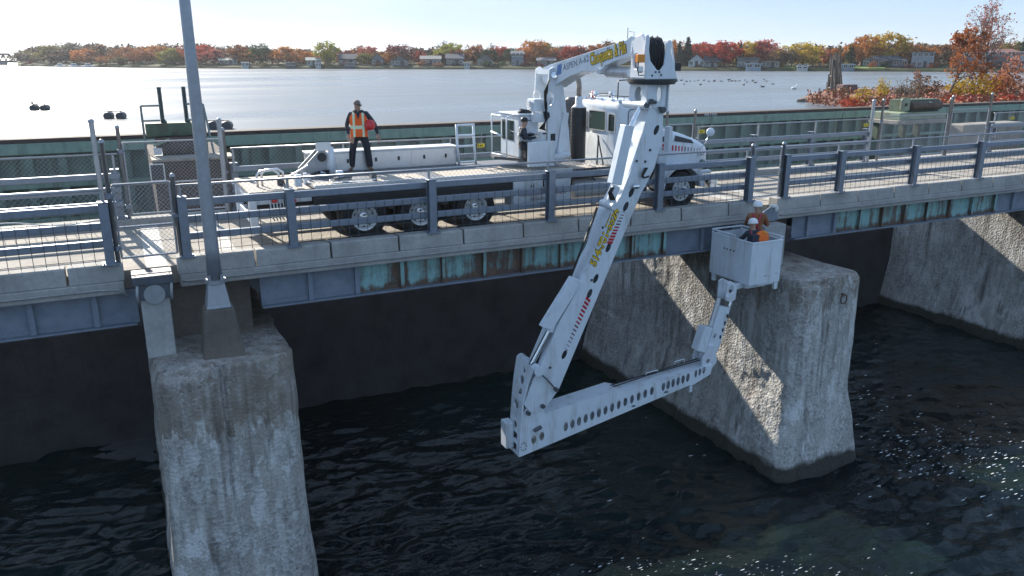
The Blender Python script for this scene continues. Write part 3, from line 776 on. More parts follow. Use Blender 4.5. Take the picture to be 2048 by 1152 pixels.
wheel(T, 13.62, 17.42, -1, False); wheel(T, 13.62, 19.85, 1, False)
# ---- frame, deck
w = MB(); w.box(2.3, 14.2, 18.15, 18.35, .78, 1.04); w.box(2.3, 14.2, 18.9, 19.1, .78, 1.04)
for xx in (2.4, 3.6, 5.4, 6.8, 8.4, 10.2, 12.0): w.box(xx, xx+.12, 18.35, 18.9, .8, 1.0)
for xw in (4.72, 6.08, 7.48, 13.62): w.cyl((xw, 17.75, .52), (xw, 19.5, .52), .11, n=10); w.sphere((xw, 18.63, .54), (.24, .22, .24), 10, 7)
part(w, 'chassis', M_BLACKP)
w = MB(); w.box(3.6, 10.15, 17.40, 19.98, 1.06, 1.27); w.box(3.6, 10.15, 17.40, 17.47, .82, 1.06); part(w, 'deck_body', M_BLACKP, bevel=.01)
w = MB(); w.box(3.6, 10.15, 17.38, 20.0, 1.27, 1.30); part(w, 'deck_floor', M_TREAD)
w = MB(); w.box(3.62, 10.14, 17.37, 17.44, 1.24, 1.335); part(w, 'edge_rail', M_ALU, bevel=.008)
for a, b, y0, y1 in ((5.15, 6.28, 17.50, 18.35), (6.75, 8.4, 17.50, 18.42), (8.45, 10.1, 17.50, 18.0), (8.55, 9.2, 18.05, 18.55), (3.62, 5.0, 17.5, 17.95)):
    w = MB(); w.box(a, b, y0, y1, 1.302, 1.318); part(w, 'deck_plate', M_TAN, bevel=.004)
w = MB()
for xx in np.arange(8.3, 9.4, .1): w.box(xx, xx+.05, 17.46, 17.5, 1.32, 1.345)
part(w, 'foot_grip', M_STEEL)
# rear platform, hoops, bumper posts, hoses
w = MB(); w.box(2.25, 3.58, 17.5, 19.9, 1.20, 1.26); part(w, 'rear_platform', M_TAN, bevel=.01)
w = MB(); w.box(2.28, 3.58, 17.52, 19.88, .98, 1.2); part(w, 'rear_frame', M_WHITE2, bevel=.01)
for dx in (0, .12):
    w = MB(); w.tube([(2.55+dx, 18.25+dx, 1.26), (2.55+dx, 18.25+dx, 1.52), (2.62+dx, 18.25+dx, 1.60), (2.9+dx, 18.25+dx, 1.62), (3.02+dx, 18.25+dx, 1.54), (3.02+dx, 18.25+dx, 1.26)], .028, 8); part(w, 'grab_hoop', M_ALU, smooth=True)
for xx, yy in ((2.28, 17.46), (2.28, 19.6)):
    w = MB(); w.box(xx-.06, xx+.10, yy-.05, yy+.08, .35, 1.22); w.box(xx-.12, xx+.16, yy-.08, yy+.12, 1.16, 1.24); part(w, 'bumper_post', M_WHITE, bevel=.012)
w = MB(); w.box(2.26, 2.4, 17.5, 19.9, .55, .72); part(w, 'rear_bumper', M_WHITE2, bevel=.01)
w = MB()
for k in range(5):
    x0 = 2.65+.07*k; w.tube([(x0, 17.5, 1.15), (x0+.02, 17.45, .95), (x0+.07*random.random(), 17.46, .75), (x0+.1, 17.6, .60)], .016, 6)
part(w, 'hose_bundle', M_WHITE2, smooth=True)
w = MB(); w.tube([(3.02, 18.3, 1.42), (3.1, 18.2, 1.36), (3.15, 18.3, 1.28), (3.05, 17.9, 1.27), (3.0, 17.55, 1.2)], .02, 6); w.box(2.98, 3.1, 18.2, 18.3, 1.26, 1.46); w.box(2.95, 3.12, 17.42, 17.52, .85, 1.2); part(w, 'light_cluster', M_BLACKP, bevel=.01)
w = MB(); w.box(2.7, 2.82, 17.44, 17.49, 1.02, 1.1); w.box(3.1, 3.22, 17.44, 17.49, .98, 1.06); part(w, 'tail_lens', M_REDLENS)
for P in (tuple(onZ(597, 373, 1.3)[:2]), tuple(onZ(680, 364, 1.3)[:2])):
    w = MB(); w.box(P[0]-.075, P[0]+.075, P[1]-.075, P[1]+.075, 1.30, 1.56); part(w, 'stop_block', M_WHITE, bevel=.012)
w = MB(); w.box(3.55, 3.62, 18.1, 18.2, 1.26, 1.52); w.box(3.7, 3.76, 18.4, 18.45, 1.26, 1.45); part(w, 'stop_bracket', M_WHITE2)
# rest for the boom: steel bracket with roller and strut
w = MB(); w.plate((3.63, 19.05, 1.30), (1,0,0), (0,0,1), [(0,0),(.62,0),(.72,.1),(.72,.5),(.62,.62),(.48,.60),(.05,.18)], [circ(.55,.45,.06,10)], .05); w.plate((3.63, 19.4, 1.30), (1,0,0), (0,0,1), [(0,0),(.62,0),(.72,.1),(.72,.5),(.62,.62),(.48,.60),(.05,.18)], [circ(.55,.45,.06,10)], .05); part(w, 'boom_rest', M('rest_grey', (.33,.35,.37), .4, metal=.4, var=.15), bevel=.006)
w = MB(); w.cyl((4.18, 18.98, 1.75), (4.18, 19.45, 1.75), .11, n=14); part(w, 'rest_roller', M_BLACKP)
w = MB(); w.tube([(3.38, 18.9, 1.36), (3.83, 18.95, 1.58)], .022, 6); w.tube([(3.68, 18.7, 1.34), (3.88, 18.8, 1.30), (4.08, 18.7, 1.36), (4.28, 18.8, 1.32), (4.13, 18.95, 1.4)], .035, 6); part(w, 'rest_strut', M_WHITE)
w = MB(); w.tube([(3.78, 18.75, 1.33), (3.98, 18.85, 1.38), (4.20, 18.72, 1.35), (4.30, 18.9, 1.42), (4.08, 19.0, 1.38), (3.93, 18.9, 1.33)], .045, 7); part(w, 'hose_coil', M_BLACK, smooth=True)
w = MB(); w.tube([(4.40, 19.0, 1.3), (4.40, 19.02, 1.75), (4.42, 19.05, 1.98)], [.15, .09, .06], 10); part(w, 'rest_post', M_WHITE2, smooth=True)
w = MB(); w.box(4.38, 4.08, 18.99, 19.11, 1.96, 2.06); w.box(4.41, 4.05, 18.98, 19.0, 1.9, 2.1); part(w, 'post_cap', M_ALU, bevel=.01)
w = MB(); w.box(4.05, 4.55, 17.75, 17.8, 1.35, 1.40); w.box(4.05, 5.05, 17.55, 17.6, 1.33, 1.38); part(w, 'ram', M_CHROME)
w = MB()
for k in range(7): w.box(4.15+.06*k, 4.19+.06*k, 17.7, 17.82, 1.4, 1.43)
tag(part(w, 'ram_clamp', M_STEEL), kind='stuff'); w = MB(); w.box(4.98, 5.1, 17.62, 17.82, 1.30, 1.48); part(w, 'ram_lug', M_STEEL)
# ---- tool box of four doors
w = MB(); w.box(3.98, 7.86, 19.60, 20.12, 1.302, 1.76); tb = part(w, 'tool_box', M_ALU, bevel=.008)
w = MB(); w.box(3.95, 7.89, 19.57, 20.15, 1.762, 1.80); part(w, 'tool_box_lid', M('lid_white', (.72, .73, .74), .35, var=.04), tb, bevel=.006)
for a in (4.0, 5.32, 6.61):
    w = MB(); w.box(a+.012, a+1.245, 19.588, 19.60, 1.33, 1.742); d = part(w, 'tool_box_door', M_ALU, tb, bevel=.004)
    for f in (.28, .76):
        w = MB(); w.box(a+1.25*f-.028, a+1.25*f+.028, 19.578, 19.587, 1.50, 1.60); part(w, 'latch', M_BLACKP, tb)
# ---- ladder rail
w = MB()
for xx in (7.86, 8.34): w.tube([(xx+.04, 19.5, 1.30), (xx, 19.5, 1.75), (xx, 19.55, 2.35)], .035, 8)
part(w, 'ladder_upright', M_WHITE, smooth=True)
for zz in (1.36, 1.78, 2.06, 2.33):
    w = MB(); w.cyl((7.87, 19.5, zz), (8.35, 19.5, zz), .03, n=8); part(w, 'ladder_rung', M_WHITE)
# ---- side locker with lettering
w = MB(); w.box(8.46, 10.08, 17.36, 17.9, .48, 1.235); lk = part(w, 'side_locker', M_WHITE, bevel=.012)
text_mesh('lettering', 'Inspections et travaux', (9.28, 17.357, .76), (1,0,0), (0,0,1), .15, M_MAROON, lk, .003, width=1.32)
text_mesh('lettering', 'structuraux', (9.28, 17.357, .645), (1,0,0), (0,0,1), .15, M_MAROON, lk, .003, width=.72)
w = MB(); w.box(9.27, 9.40, 17.352, 17.358, .92, 1.16); part(w, 'emblem_bar', M_LBLACK, lk)
for k in range(4):
    w = MB(); w.box(9.31, 9.36, 17.349, 17.3515, .95+.05*k, .975+.05*k); part(w, 'emblem_mark', M_WHITE, lk)
w = MB(); w.add([(8.93, 17.356, .93), (8.97, 17.356, .93), (8.95, 17.356, 1.02)], [(0,1,2)]); w.add([(8.99, 17.356, .93), (9.03, 17.356, .93), (9.01, 17.356, 1.05)], [(0,1,2)]); part(w, 'emblem_spires', M_LBLACK, lk)
# ---- under the cab: tank, steps, battery box
w = MB(); w.cyl((10.3, 17.75, .72), (11.5, 17.75, .72), .27, n=18); part(w, 'fuel_tank', M_ALU)
w = MB(); w.box(11.6, 12.5, 17.45, 17.95, .45, .95); part(w, 'battery_box', M_STEEL, bevel=.02)
for zz in (.42, .70):
    w = MB(); w.box(11.7, 12.45, 17.38, 17.58, zz, zz+.04); part(w, 'cab_step', M_ALU)
w = MB(); w.box(12.2, 12.6, 17.40, 17.44, .50, .58); part(w, 'side_marker', M_ALU)
w = MB()
for a, b in ((10.3, 10.9), (10.9, 11.4)): w.tube([(a, 17.7, 1.28), (b, 17.6, 1.0), (b+.1, 17.62, .85)], .02, 6)
w.obox((10.55, 17.6, 1.22), (.32, 0, .06), (0, .15, 0), (-.01, 0, .05)); part(w, 'outrigger_links', M_STEEL)
w = MB(); w.box(10.18, 11.5, 17.45, 19.95, 1.20, 1.30); part(w, 'walkway', M_TREAD)
for s_, y0, y1 in (('a', 17.42, 17.95), ('b', 19.4, 19.9)):
    w = MB(); w.plate((10.18, y0, 1.30), (1,0,0), (0,1,0), [(0,0),(1.2,0),(.7,.5),(0,.5)], [], .015); part(w, 'walkway_plate', M_TAN)

# ---- cab
def rrect(x0, x1, z0, z1, r, n=4):
    out = []
    for cx, cz, a0 in ((x1-r, z1-r, 0), (x0+r, z1-r, 90), (x0+r, z0+r, 180), (x1-r, z0+r, 270)):
        for k in range(n+1):
            a = R(a0+90*k/n); out.append((cx+r*math.cos(a), cz+r*math.sin(a)))
    return out
CX0, CX1, CY0, CY1 = 11.62, 13.02, 17.56, 19.72
w = MB(); rings = []
for x, y0, y1, z1, rr in ((CX0, CY0+.06, CY1-.06, 2.80, .22), (CX0+.06, CY0, CY1, 2.90, .26), (CX0+.5, CY0-.01, CY1+.01, 2.96, .28), (CX1-.35, CY0, CY1, 2.93, .26), (CX1-.1, CY0+.04, CY1-.04, 2.62, .2), (CX1+.14, CY0+.08, CY1-.08, 2.05, .12)):
    rings.append([V(x, y, z) for y, z in rrect(y0, y1, 1.0, z1, rr)])
w.loft(rings); cab = part(w, 'cab', M_WHITE); smooth_by_angle(cab.data, 50)
def window(u0, u1, v0, v1, plane, c, name='window', gl=M_GLASS):
    """window in the back wall (plane 'x') or side wall (plane 'y'); rubber frame proud of the wall, glass inside"""
    o = rrect(u0, u1, v0, v1, .06); i = rrect(u0+.03, u1-.03, v0+.03, v1-.03, .045)
    w = MB()
    if plane == 'x': w.plate((c, 0, 0), (0,-1,0), (0,0,1), [(-a, b) for a, b in o][::-1], [[(-a, b) for a, b in i]], .022)
    else: w.plate((0, c, 0), (1,0,0), (0,0,1), o, [i], .02)
    f = part(w, name, M_ALU, cab)
    # U x V = (-1,0,0) for 'x'
    w = MB()
    if plane == 'x': w.plate((c-.003, 0, 0), (0,-1,0), (0,0,1), [(-a, b) for a, b in i][::-1], [], .008)
    else: w.plate((0, c-.003, 0), (1,0,0), (0,0,1), i, [], .008)
    part(w, 'pane', gl, cab); return f
window(17.74, 18.10, 2.12, 2.62, 'x', CX0-.004); window(18.20, 19.08, 2.12, 2.66, 'x', CX0-.004, gl=M_GLASS2); window(19.18, 19.52, 2.12, 2.62, 'x', CX0-.004)
window(11.95, 12.75, 2.08, 2.66, 'y', CY0-.003)
w = MB(); w.plate((0, CY0-.004, 0), (1,0,0), (0,0,1), rrect(11.86, 12.86, 1.05, 2.74, .1), [rrect(11.88, 12.84, 1.07, 2.72, .09)], .012); part(w, 'door_seam', M_STEEL, cab)
w = MB(); w.box(11.92, 12.06, CY0-.04, CY0, 1.82, 1.86); part(w, 'door_handle', M_CHROME, cab)
w = MB(); w.tube([(11.98, CY0-.02, 1.3), (11.98, CY0-.07, 1.34), (11.98, CY0-.07, 2.05), (11.98, CY0-.02, 2.1)], .015, 6); part(w, 'grab_bar', M_CHROME, cab, smooth=True)
for y_ in (17.75, 18.1, 18.64, 19.2, 19.5):
    w = MB(); w.lathe((CX0+.14, y_, 2.88), (-.4, 0, 1), [(.05, 0), (.055, .06), (.03, .1)], 10); part(w, 'roof_vent', M_CHROME, cab)
w = MB(); w.plate((0, 17.7, 0), (0,0,1), (1,0,0), [(2.68, CX1+.02), (2.10, CX1+.16), (2.10, CX1+.15), (2.68, CX1+.01)], [], 1.9); 
w = MB(); w.add([(CX1-.06, 17.72, 2.60), (CX1-.06, 19.55, 2.60), (CX1+.135, 19.55, 2.10), (CX1+.135, 17.72, 2.10)], [(0,1,2,3)]); part(w, 'windscreen', M_GLASS, cab)
for y_ in (CY0-.28, CY1+.28):
    w = MB(); w.box(12.93, 13.03, y_-.11, y_+.11, 1.62, 2.28); w.tube([(12.98, y_+(.1 if y_ < 18 else -.1), 2.2), (12.92, (CY0 if y_ < 18 else CY1), 2.3)], .015, 6); w.tube([(12.98, y_+(.1 if y_ < 18 else -.1), 1.7), (12.92, (CY0 if y_ < 18 else CY1), 1.7)], .015, 6); part(w, 'mirror', M_WHITE, bevel=.015)
# roof rails and beacon
w = MB()
for yy in (17.75, 19.5): w.tube([(11.85, yy, 2.9), (11.85, yy, 3.05), (12.6, yy, 3.05), (12.6, yy, 2.9)], .012, 6)
w.tube([(11.95, 18.2, 2.95), (11.95, 18.2, 3.38), (12.0, 18.25, 3.44), (12.5, 18.3, 3.46)], .018, 6); w.tube([(11.85, 17.75, 3.05), (11.85, 19.5, 3.05)], .012, 6); w.tube([(12.45, 17.6, 2.9), (12.45, 17.6, 3.4)], .014, 6)
part(w, 'roof_rail', M_STEEL, smooth=True)
w = MB(); w.lathe((11.9, 19.35, 2.94), (0,0,1), [(.08, 0), (.08, .05), (.07, .05), (.07, .16), (.03, .2)], 12); part(w, 'beacon', M_REDLENS, smooth=True)
for y_, z_ in ((19.15, 3.06), (18.35, 3.08)):
    w = MB(); w.lathe((11.85, y_, z_), (-1, 0, 0), [(.05, -.08), (.09, 0), (.09, .05), (.02, .055)], 14); w.cyl((11.88, y_, 2.9), (11.88, y_, z_), .015); part(w, 'work_lamp', M_CHROME)
# bonnet
w = MB(); rings = []
for x, hw, zt, zb in ((12.98, 1.02, 2.22, 1.0), (13.35, .99, 2.14, 1.0), (13.9, .95, 1.99, 1.0), (14.4, .90, 1.82, .98), (14.72, .82, 1.66, .96), (14.84, .70, 1.46, .95)):
    rings.append([V(x, 18.64+a, b) for a, b in rrect(-hw, hw, zb, zt, .2, 5)])
w.loft(rings); bn = part(w, 'bonnet', M_WHITE); smooth_by_angle(bn.data, 50)
w = MB(); arc = [(13.62+.78*math.cos(a), .55+.72*math.sin(a)) for a in np.linspace(0.05, math.pi-.05, 15)]; inn = [(13.62+.60*math.cos(a), .55+.60*math.sin(a)) for a in np.linspace(math.pi-.05, .05, 15)]
w.plate((0, 17.86, 0), (1,0,0), (0,0,1), arc+inn, [], .5); part(w, 'wing', M_WHITE, bevel=.05)
w = MB(); w.plate((0, 19.95, 0), (1,0,0), (0,0,1), arc+inn, [], .5); part(w, 'wing', M_WHITE, bevel=.05)
w = MB(); w.plate((0, 17.70, 0), (1,0,0), (0,0,1), [(13.62+.59*math.cos(a), .55+.59*math.sin(a)) for a in np.linspace(0, math.pi, 15)], [], .02); part(w, 'wheel_arch_liner', M_BLACKP)
# striped band, lettering, grille of the bonnet
for k in range(14):
    x = 13.05 + .115*k; wd = .075*(1-k/15); y_ = 18.64 - (1.025-.083*max(0, (x-12.98))**1.0) + .0
    y_ = 18.64 - np.interp(x, [12.98, 13.35, 13.9, 14.4, 14.72], [1.02, .99, .95, .90, .82]) - .004
    y2 = 18.64 - np.interp(x+wd, [12.98, 13.35, 13.9, 14.4, 14.72], [1.02, .99, .95, .90, .82]) - .004
    w = MB(); h = .17*(1-k/26); zc = 1.70-.014*k
    w.add([(x, y_, zc-h/2), (x+wd, y2, zc-h/2), (x+wd, y2, zc+h/2), (x, y_, zc+h/2)], [(0,1,2,3)]); part(w, 'stripe', M_RED if k < 7 else M_MAROON, bn)
text_mesh('lettering', 'AT96-8', (14.46, 17.745, 1.42), (1,.2,0), (0,0,1), .16, M_LGREY, bn, .004, width=.30, shear=.2)
w = MB(); w.add([(13.45, 17.636, 1.84), (14.18, 17.70, 1.74), (14.10, 17.72, 1.84), (13.5, 17.67, 1.99)], [(0,1,2,3)]); part(w, 'bonnet_vent', M_BLACKP, bn)
w = MB(); w.add([(13.05, 17.606, 1.84), (13.38, 17.634, 1.84), (13.38, 17.665, 2.0), (13.05, 17.63, 2.04)], [(0,1,2,3)]); part(w, 'bonnet_vent', M_BLACKP, bn)
w = MB(); w.box(14.78, 14.92, 18.05, 19.23, .98, 1.44); part(w, 'grille', M_CHROME, bevel=.02)
w = MB(); w.box(14.65, 14.95, 17.5, 19.8, .48, .78); part(w, 'bumper', M_CHROME, bevel=.04)
for y_ in (17.78, 19.5):
    w = MB(); w.sphere((14.55, y_, 1.18), (.12, .15, .1), 12, 8); part(w, 'headlight', M_GLASS2, smooth=True)
w = MB(); w.box(14.25, 14.62, 17.42, 17.6, .92, 1.02); part(w, 'wing_tip', M_WHITE, bevel=.02)
w = MB(); P = onY(1421, 264, 17.5); w.lathe(P, (-.6,-1,.1), [(.02, .05), (.10, .03), (.115, 0), (.08, -.06), (.02, -.08)], 16); part(w, 'bonnet_mirror', M_WHITE, smooth=True)
w = MB(); w.tube([P+V(0,.05,-.03), (14.5, 17.6, 1.75), (14.42, 17.75, 1.55)], .014, 6); part(w, 'mirror_stalk', M_CHROME, smooth=True)
# exhaust
ex = V(11.20, 18.95, 0)
w = MB(); w.cyl(ex+V(0,0,1.3), ex+V(0,0,2.72), .21, n=20)
st = part(w, 'silencer', M_BLACKP); smooth_by_angle(st.data, 40)
w = MB()
for k in range(14):
    for q in range(5): 
        a = math.pi*(.75+.11*q); z = 1.42+.09*k; w.cyl(ex+V(.212*math.cos(a), .212*math.sin(a), z), ex+V(.218*math.cos(a), .218*math.sin(a), z), .02, n=6)
part(w, 'guard_hole', M_BLACK, st)
w = MB(); w.lathe(ex+V(0,0,2.72), (0,0,1), [(.21, 0), (.13, .06), (.10, .1), (.10, .28), (.085, .3)], 18); part(w, 'collar', M_ALU, st, smooth=True)
w = MB(); w.tube([ex+V(0,0,2.95), ex+V(0,0,3.28), ex+V(-.02,0,3.42), ex+V(-.12,.02,3.62)], .07, 14); part(w, 'stack_pipe', M('stack_steel', (.34, .30, .27), .35, metal=.9, var=.3), st, smooth=True)
w = MB(); w.lathe(ex+V(0,.42,1.3), (0,0,1), [(.12,0), (.12,1.2), (.17,1.25), (.17,1.62), (.1,1.68)], 16); part(w, 'air_intake', M_STEEL, smooth=False)
w = MB(); w.tube([(11.45, 18.3, 2.0), (11.3, 18.1, 1.3)], .02, 6); w.tube([(11.58, 18.55, 2.0), (11.4, 17.95, 1.3)], .02, 6); part(w, 'brace_rod', M_BLACKP)

# ---- slewing platform, operator cab, column
w = MB(); w.cyl((9.75, 18.62, 1.30), (9.75, 18.62, 1.48), .55, n=28); part(w, 'slew_base', M_WHITE2, bevel=.01)
w = MB(); w.plate((0, 0, 1.50), (1,0,0), (0,1,0), [(8.72,19.3),(8.55,18.7),(9.0,17.95),(10.3,18.0),(10.35,19.3)][::-1], [], .07); part(w, 'slew_platform', M_STEEL)
oc = V(8.95, 18.12, 1.50)
w = MB(); w.box(8.98, 9.52, 18.12, 19.22, 1.57, 2.62); oc_ = part(w, 'operator_cab', M_WHITE, bevel=.03)
w = MB(); w.box(8.94, 9.56, 18.08, 19.26, 2.62, 2.67); part(w, 'cab_roof', M_WHITE, oc_, bevel=.02)
for a, b in ((18.42, 18.78), (18.86, 19.10)):
    w = MB(); w.box(8.968, 8.98, a, b, 1.98, 2.48); part(w, 'cab_window', M_GLASS, oc_)
w = MB()
for P in ((8.72, 18.3), (8.72, 19.2)): w.tube([(P[0], P[1], 1.57), (P[0], P[1], 2.60), (8.98, P[1], 2.64)], .02, 6)
w.tube([(8.72, 18.3, 1.6), (8.72, 19.2, 1.6)], .02, 6); w.tube([(8.72, 18.3, 2.6), (8.72, 19.2, 2.6)], .02, 6); w.tube([(8.72, 18.6, 2.1), (8.70, 19.2, 2.16)], .026, 6)
part(w, 'guard_frame', M_WHITE, oc_, smooth=True)
w = MB(); w.cyl((9.1, 18.3, 2.74), (9.35, 18.3, 2.70), .05, n=10); w.box(9.05, 9.4, 18.25, 18.35, 2.66, 2.72); part(w, 'roof_lamp', M_BLACKP, oc_)
w = MB(); w.box(9.28, 9.68, 17.98, 18.10, 1.58, 2.22); w.box(9.30, 9.70, 18.0, 18.10, 2.45, 2.66); cp = part(w, 'control_cabinet', M_WHITE, bevel=.015)
w = MB(); w.box(8.98, 9.70, 17.56, 17.66, 1.40, 2.02); part(w, 'console', M_WHITE, cp, bevel=.015)
w = MB(); w.box(9.02, 9.32, 17.80, 18.08, 1.58, 1.86); part(w, 'operator_seat', M_BLACKP, cp, bevel=.03)
w = MB(); w.box(9.40, 9.45, 17.974, 17.98, 1.78, 1.88); part(w, 'cabinet_lock', M_STEEL, cp)
for zz in (1.62, 2.15):
    w = MB(); w.box(9.58, 9.68, 17.965, 17.98, zz, zz+.035); part(w, 'cabinet_hinge', M_BLACKP, cp)
w = MB(); w.box(9.40, 9.72, 18.1, 18.5, 2.72, 3.02); w.box(9.36, 9.44, 18.2, 18.4, 2.75, 2.95); part(w, 'valve_box', M_WHITE, bevel=.015)
w = MB(); w.box(9.28, 9.33, 18.15, 18.3, 2.82, 2.98); part(w, 'valve_cover', M_ALU)
w = MB()
for k in range(6):
    q = .03*k; w.tube([(9.60+q, 17.99, 2.72), (9.63+q*.6, 17.93-.01*k, 2.5+.02*k), (9.60-q, 17.92, 2.3), (9.66, 17.96, 2.25)], .013, 6)
for k in range(4): w.tube([(9.74, 18.0-.02*k, 3.5), (9.70-.03*k, 17.98, 3.2), (9.69-.02*k, 17.98, 2.9), (9.68, 18.0, 2.7)], .014, 6)
part(w, 'hydraulic_hose', M_BLACK, smooth=True)
# column of two side plates
colo = [(9.72, 1.57), (10.40, 1.57), (10.34, 2.2), (10.22, 2.9), (10.14, 3.36), (10.06, 3.62), (9.86, 3.80), (9.74, 3.74), (9.70, 3.0)]
w = MB()
for yy in (18.02, 18.72): w.plate((0, yy, 0), (1,0,0), (0,0,1), colo, [ell(1098, 196, 7, 13, 18.02), ], .06)
w.box(9.725, 9.765, 18.03, 18.66, 1.6, 2.95); w.box(9.74, 9.78, 18.03, 18.66, 3.62, 3.74); w.obox((10.26, 18.345, 2.3), (-.022, 0, 0), (0, .31, 0), (-.07, 0, .72)); cl = part(w, 'column', M_WHITE, bevel=.006)
w = MB(); w.box(9.80, 9.94, 17.955, 17.962, 1.98, 2.16); part(w, 'access_hole', M_BLACKP, cl)
w = MB(); w.tube([(10.12, 17.9, 1.62), (10.2, 17.9, 2.66)], .0, 4); w.beam((10.06, 17.92, 1.62), (10.22, 17.94, 2.68), .05, .18, (1,0,0)); part(w, 'column_brace', M_WHITE, cl, bevel=.01)
w = MB(); w.cyl((9.8, 17.85, 1.55), (10.25, 17.82, 1.62), .10, n=14); w.cyl((10.02, 17.8, 1.45), (10.02, 17.95, 1.75), .07, n=10); part(w, 'slew_motor', M_WHITE2)
w = MB(); w.cyl((9.98, 17.85, 3.55), (9.98, 18.85, 3.55), .07, n=14); part(w, 'pivot_pin', M_CHROME)
w = MB(); w.lathe((9.86, 17.94, 3.6), (-.3,-1,.2), [(.02, .06), (.08, .05), (.09, 0), (.05, -.08)], 12); w.lathe((10.02, 17.90, 3.64), (-.3,-1,.2), [(.02, .06), (.08, .05), (.09, 0), (.05, -.08)], 12); part(w, 'boom_lamp', M_CHROME)

# ---- first boom, reaching out over the railing
H0 = V(9.85, 18.4, 0); T0 = V(10.45, 15.1, 0); bd = (T0-H0)/np.linalg.norm(T0-H0); bn_ = V(bd[1], -bd[0], 0)
def onB(x, y):
    r_ = ray(x, y); t_ = ((H0-_c) @ bn_) / (r_ @ bn_); return _c + r_*t_
def tb_(pts): return [(float((onB(*q)-H0) @ bd), float(onB(*q)[2])) for q in pts]
o1 = tb_([(1086,137),(1100,130),(1255,80),(1264,72),(1276,75),(1272,110),(1240,119),(1212,131),(1204,143),(1185,143),(1167,143),(1144,151),(1125,162),(1106,175),(1097,172),(1086,160)])
w = MB()
Uv = bd; Vz = V(0,0,1)                       # U x V
Nv = np.cross(Uv, Vz)
sgn = 1 if Nv @ V(-1,0,0) > 0 else -1
for off in (0, -.42): w.plate(H0 + Nv*off*sgn, Uv, Vz, o1, [], .03*sgn)
pts = [H0 + bd*a + V(0,0,b) for a, b in o1]; n1 = len(pts)
vs = [p for p in pts] + [p - Nv*sgn*.42 for p in pts]
w.add(vs, [(i, (i+1)%n1, n1+(i+1)%n1, n1+i) for i in range(n1)])
fb = part(w, 'first_boom', M_WHITE, bevel=.006)
def b_at(s, z): return H0 + bd*s + V(0,0,z) + Nv*sgn*.033
def bvec(p, q): a = onB(*p); b = onB(*q); return (b-a)/np.linalg.norm(b-a), np.linalg.norm(b-a)
for (c, e0, e1, txt, hgt, mat, off, name) in (((1153,127), (1124,137), (1175,117), 'ASPEN A-62', .21, M_LGREY, 0, 'lettering'), ((1217,108), (1181,121), (1252,95), 'Choquette & Fils', .36, M_LBLACK, .075, 'lettering_outline'), ((1217,108), (1181,121), (1252,95), 'Choquette & Fils', .36, M_YELLOW, .028, 'lettering')):
    u, L = bvec(e0, e1); C0 = onB(*c) + Nv*sgn*(.034 if mat is not M_YELLOW else .038); v = V(0,0,1)
    if sgn < 0: pass
    text_mesh(name, txt, C0, u, v - u*(u @ v), hgt, mat, fb, .0, offset=off, width=L*(1.0 if off < .03 else 1.03), shear=.18)
u, L = bvec((1116,141), (1122,138)); w = MB()
for k in range(3):
    c = onB(1116+3*k, 140-1.2*k) + Nv*sgn*.034; w.add([c + u*.0 + V(0,0,-.13), c + u*.05 + V(0,0,-.13), c + u*.07 + V(0,0,.11), c + u*.02 + V(0,0,.11)], [(0,1,2,3)])
part(w, 'logo', M_BLUEL, fb)
A = onB(1203, 143) - Nv*sgn*.2; B = onB(1262, 146) - Nv*sgn*.2
w = MB(); w.cyl(A, B, .13, n=18); part(w, 'luffing_cylinder', M('cylinder_grey', (.52, .53, .55), .3, metal=.3, var=.06), fb, smooth=False)
w = MB(); w.cyl(A+Nv*sgn*.3, A-Nv*sgn*.3, .06, n=12); w.cyl(B+Nv*sgn*.26, B-Nv*sgn*.26, .09, n=12); part(w, 'cylinder_pin', M_WHITE2, fb)
w = MB(); C1 = onB(1255, 82); w.tube([C1, C1+V(0,0,.28)], .008, 5); w.tube([C1+V(.04,0,.2), C1+V(.1,-.1,.19), C1+V(.1,-.1,-.1)], .006, 5); part(w, 'antenna', M_STEEL, fb)

# ---- head of the first boom: yoke on the slew ring
SX, SY = 10.72, 15.02
w = MB()
yk = trace([(1289,156),(1287,105),(1290,80),(1296,100),(1299,122),(1312,140),(1318,141),(1326,130),(1330,100),(1332,84),(1341,108),(1350,148),(1352,156)], 14.68)
w.plate((0, 14.68, 0), (1,0,0), (0,0,1), yk, [], .04); w.plate((0, 15.20, 0), (1,0,0), (0,0,1), [(x+.02, z) for x, z in yk], [], .04)
x0 = yk[0][0]; x1 = yk[-1][0]
w.plate((x0+.03, 0, 0), (0,-1,0), (0,0,1), [(-15.20,3.60),(-14.66,3.60),(-14.66,4.0),(-14.70,4.38),(-14.82,4.52),(-15.05,4.46),(-15.20,4.25)], [circ(-15.0, 3.95, .13, 14, .17)], .05)
w.plate((x1-.06, 0, 0), (0,-1,0), (0,0,1), [(-15.20,3.60),(-14.66,3.60),(-14.66,3.9),(-14.80,4.36),(-15.05,4.40),(-15.20,4.0)], [], .04)
w.box(x0, x1, 14.64, 15.22, 3.575, 3.61)
yo = part(w, 'yoke', M_WHITE, bevel=.008)
w = MB(); w.box(x0+.06, x0+.42, 14.98, 15.15, 3.66, 4.42); part(w, 'yoke_core', M_WHITE2, yo, bevel=.03)
w = MB()
for k in range(10):
    xx = x0+.10+.047*k; w.tube([(xx, 15.1, 4.33-.01*k), (xx+.02, 14.90, 4.44+.02*math.sin(k*2)), (xx+.03, 14.80, 4.28), (xx+.04, 14.78+.015*(k%2), 3.98), (xx-.02, 14.82, 3.70)], .026, 7)
part(w, 'hose_loop', M_BLACK, yo, smooth=True)
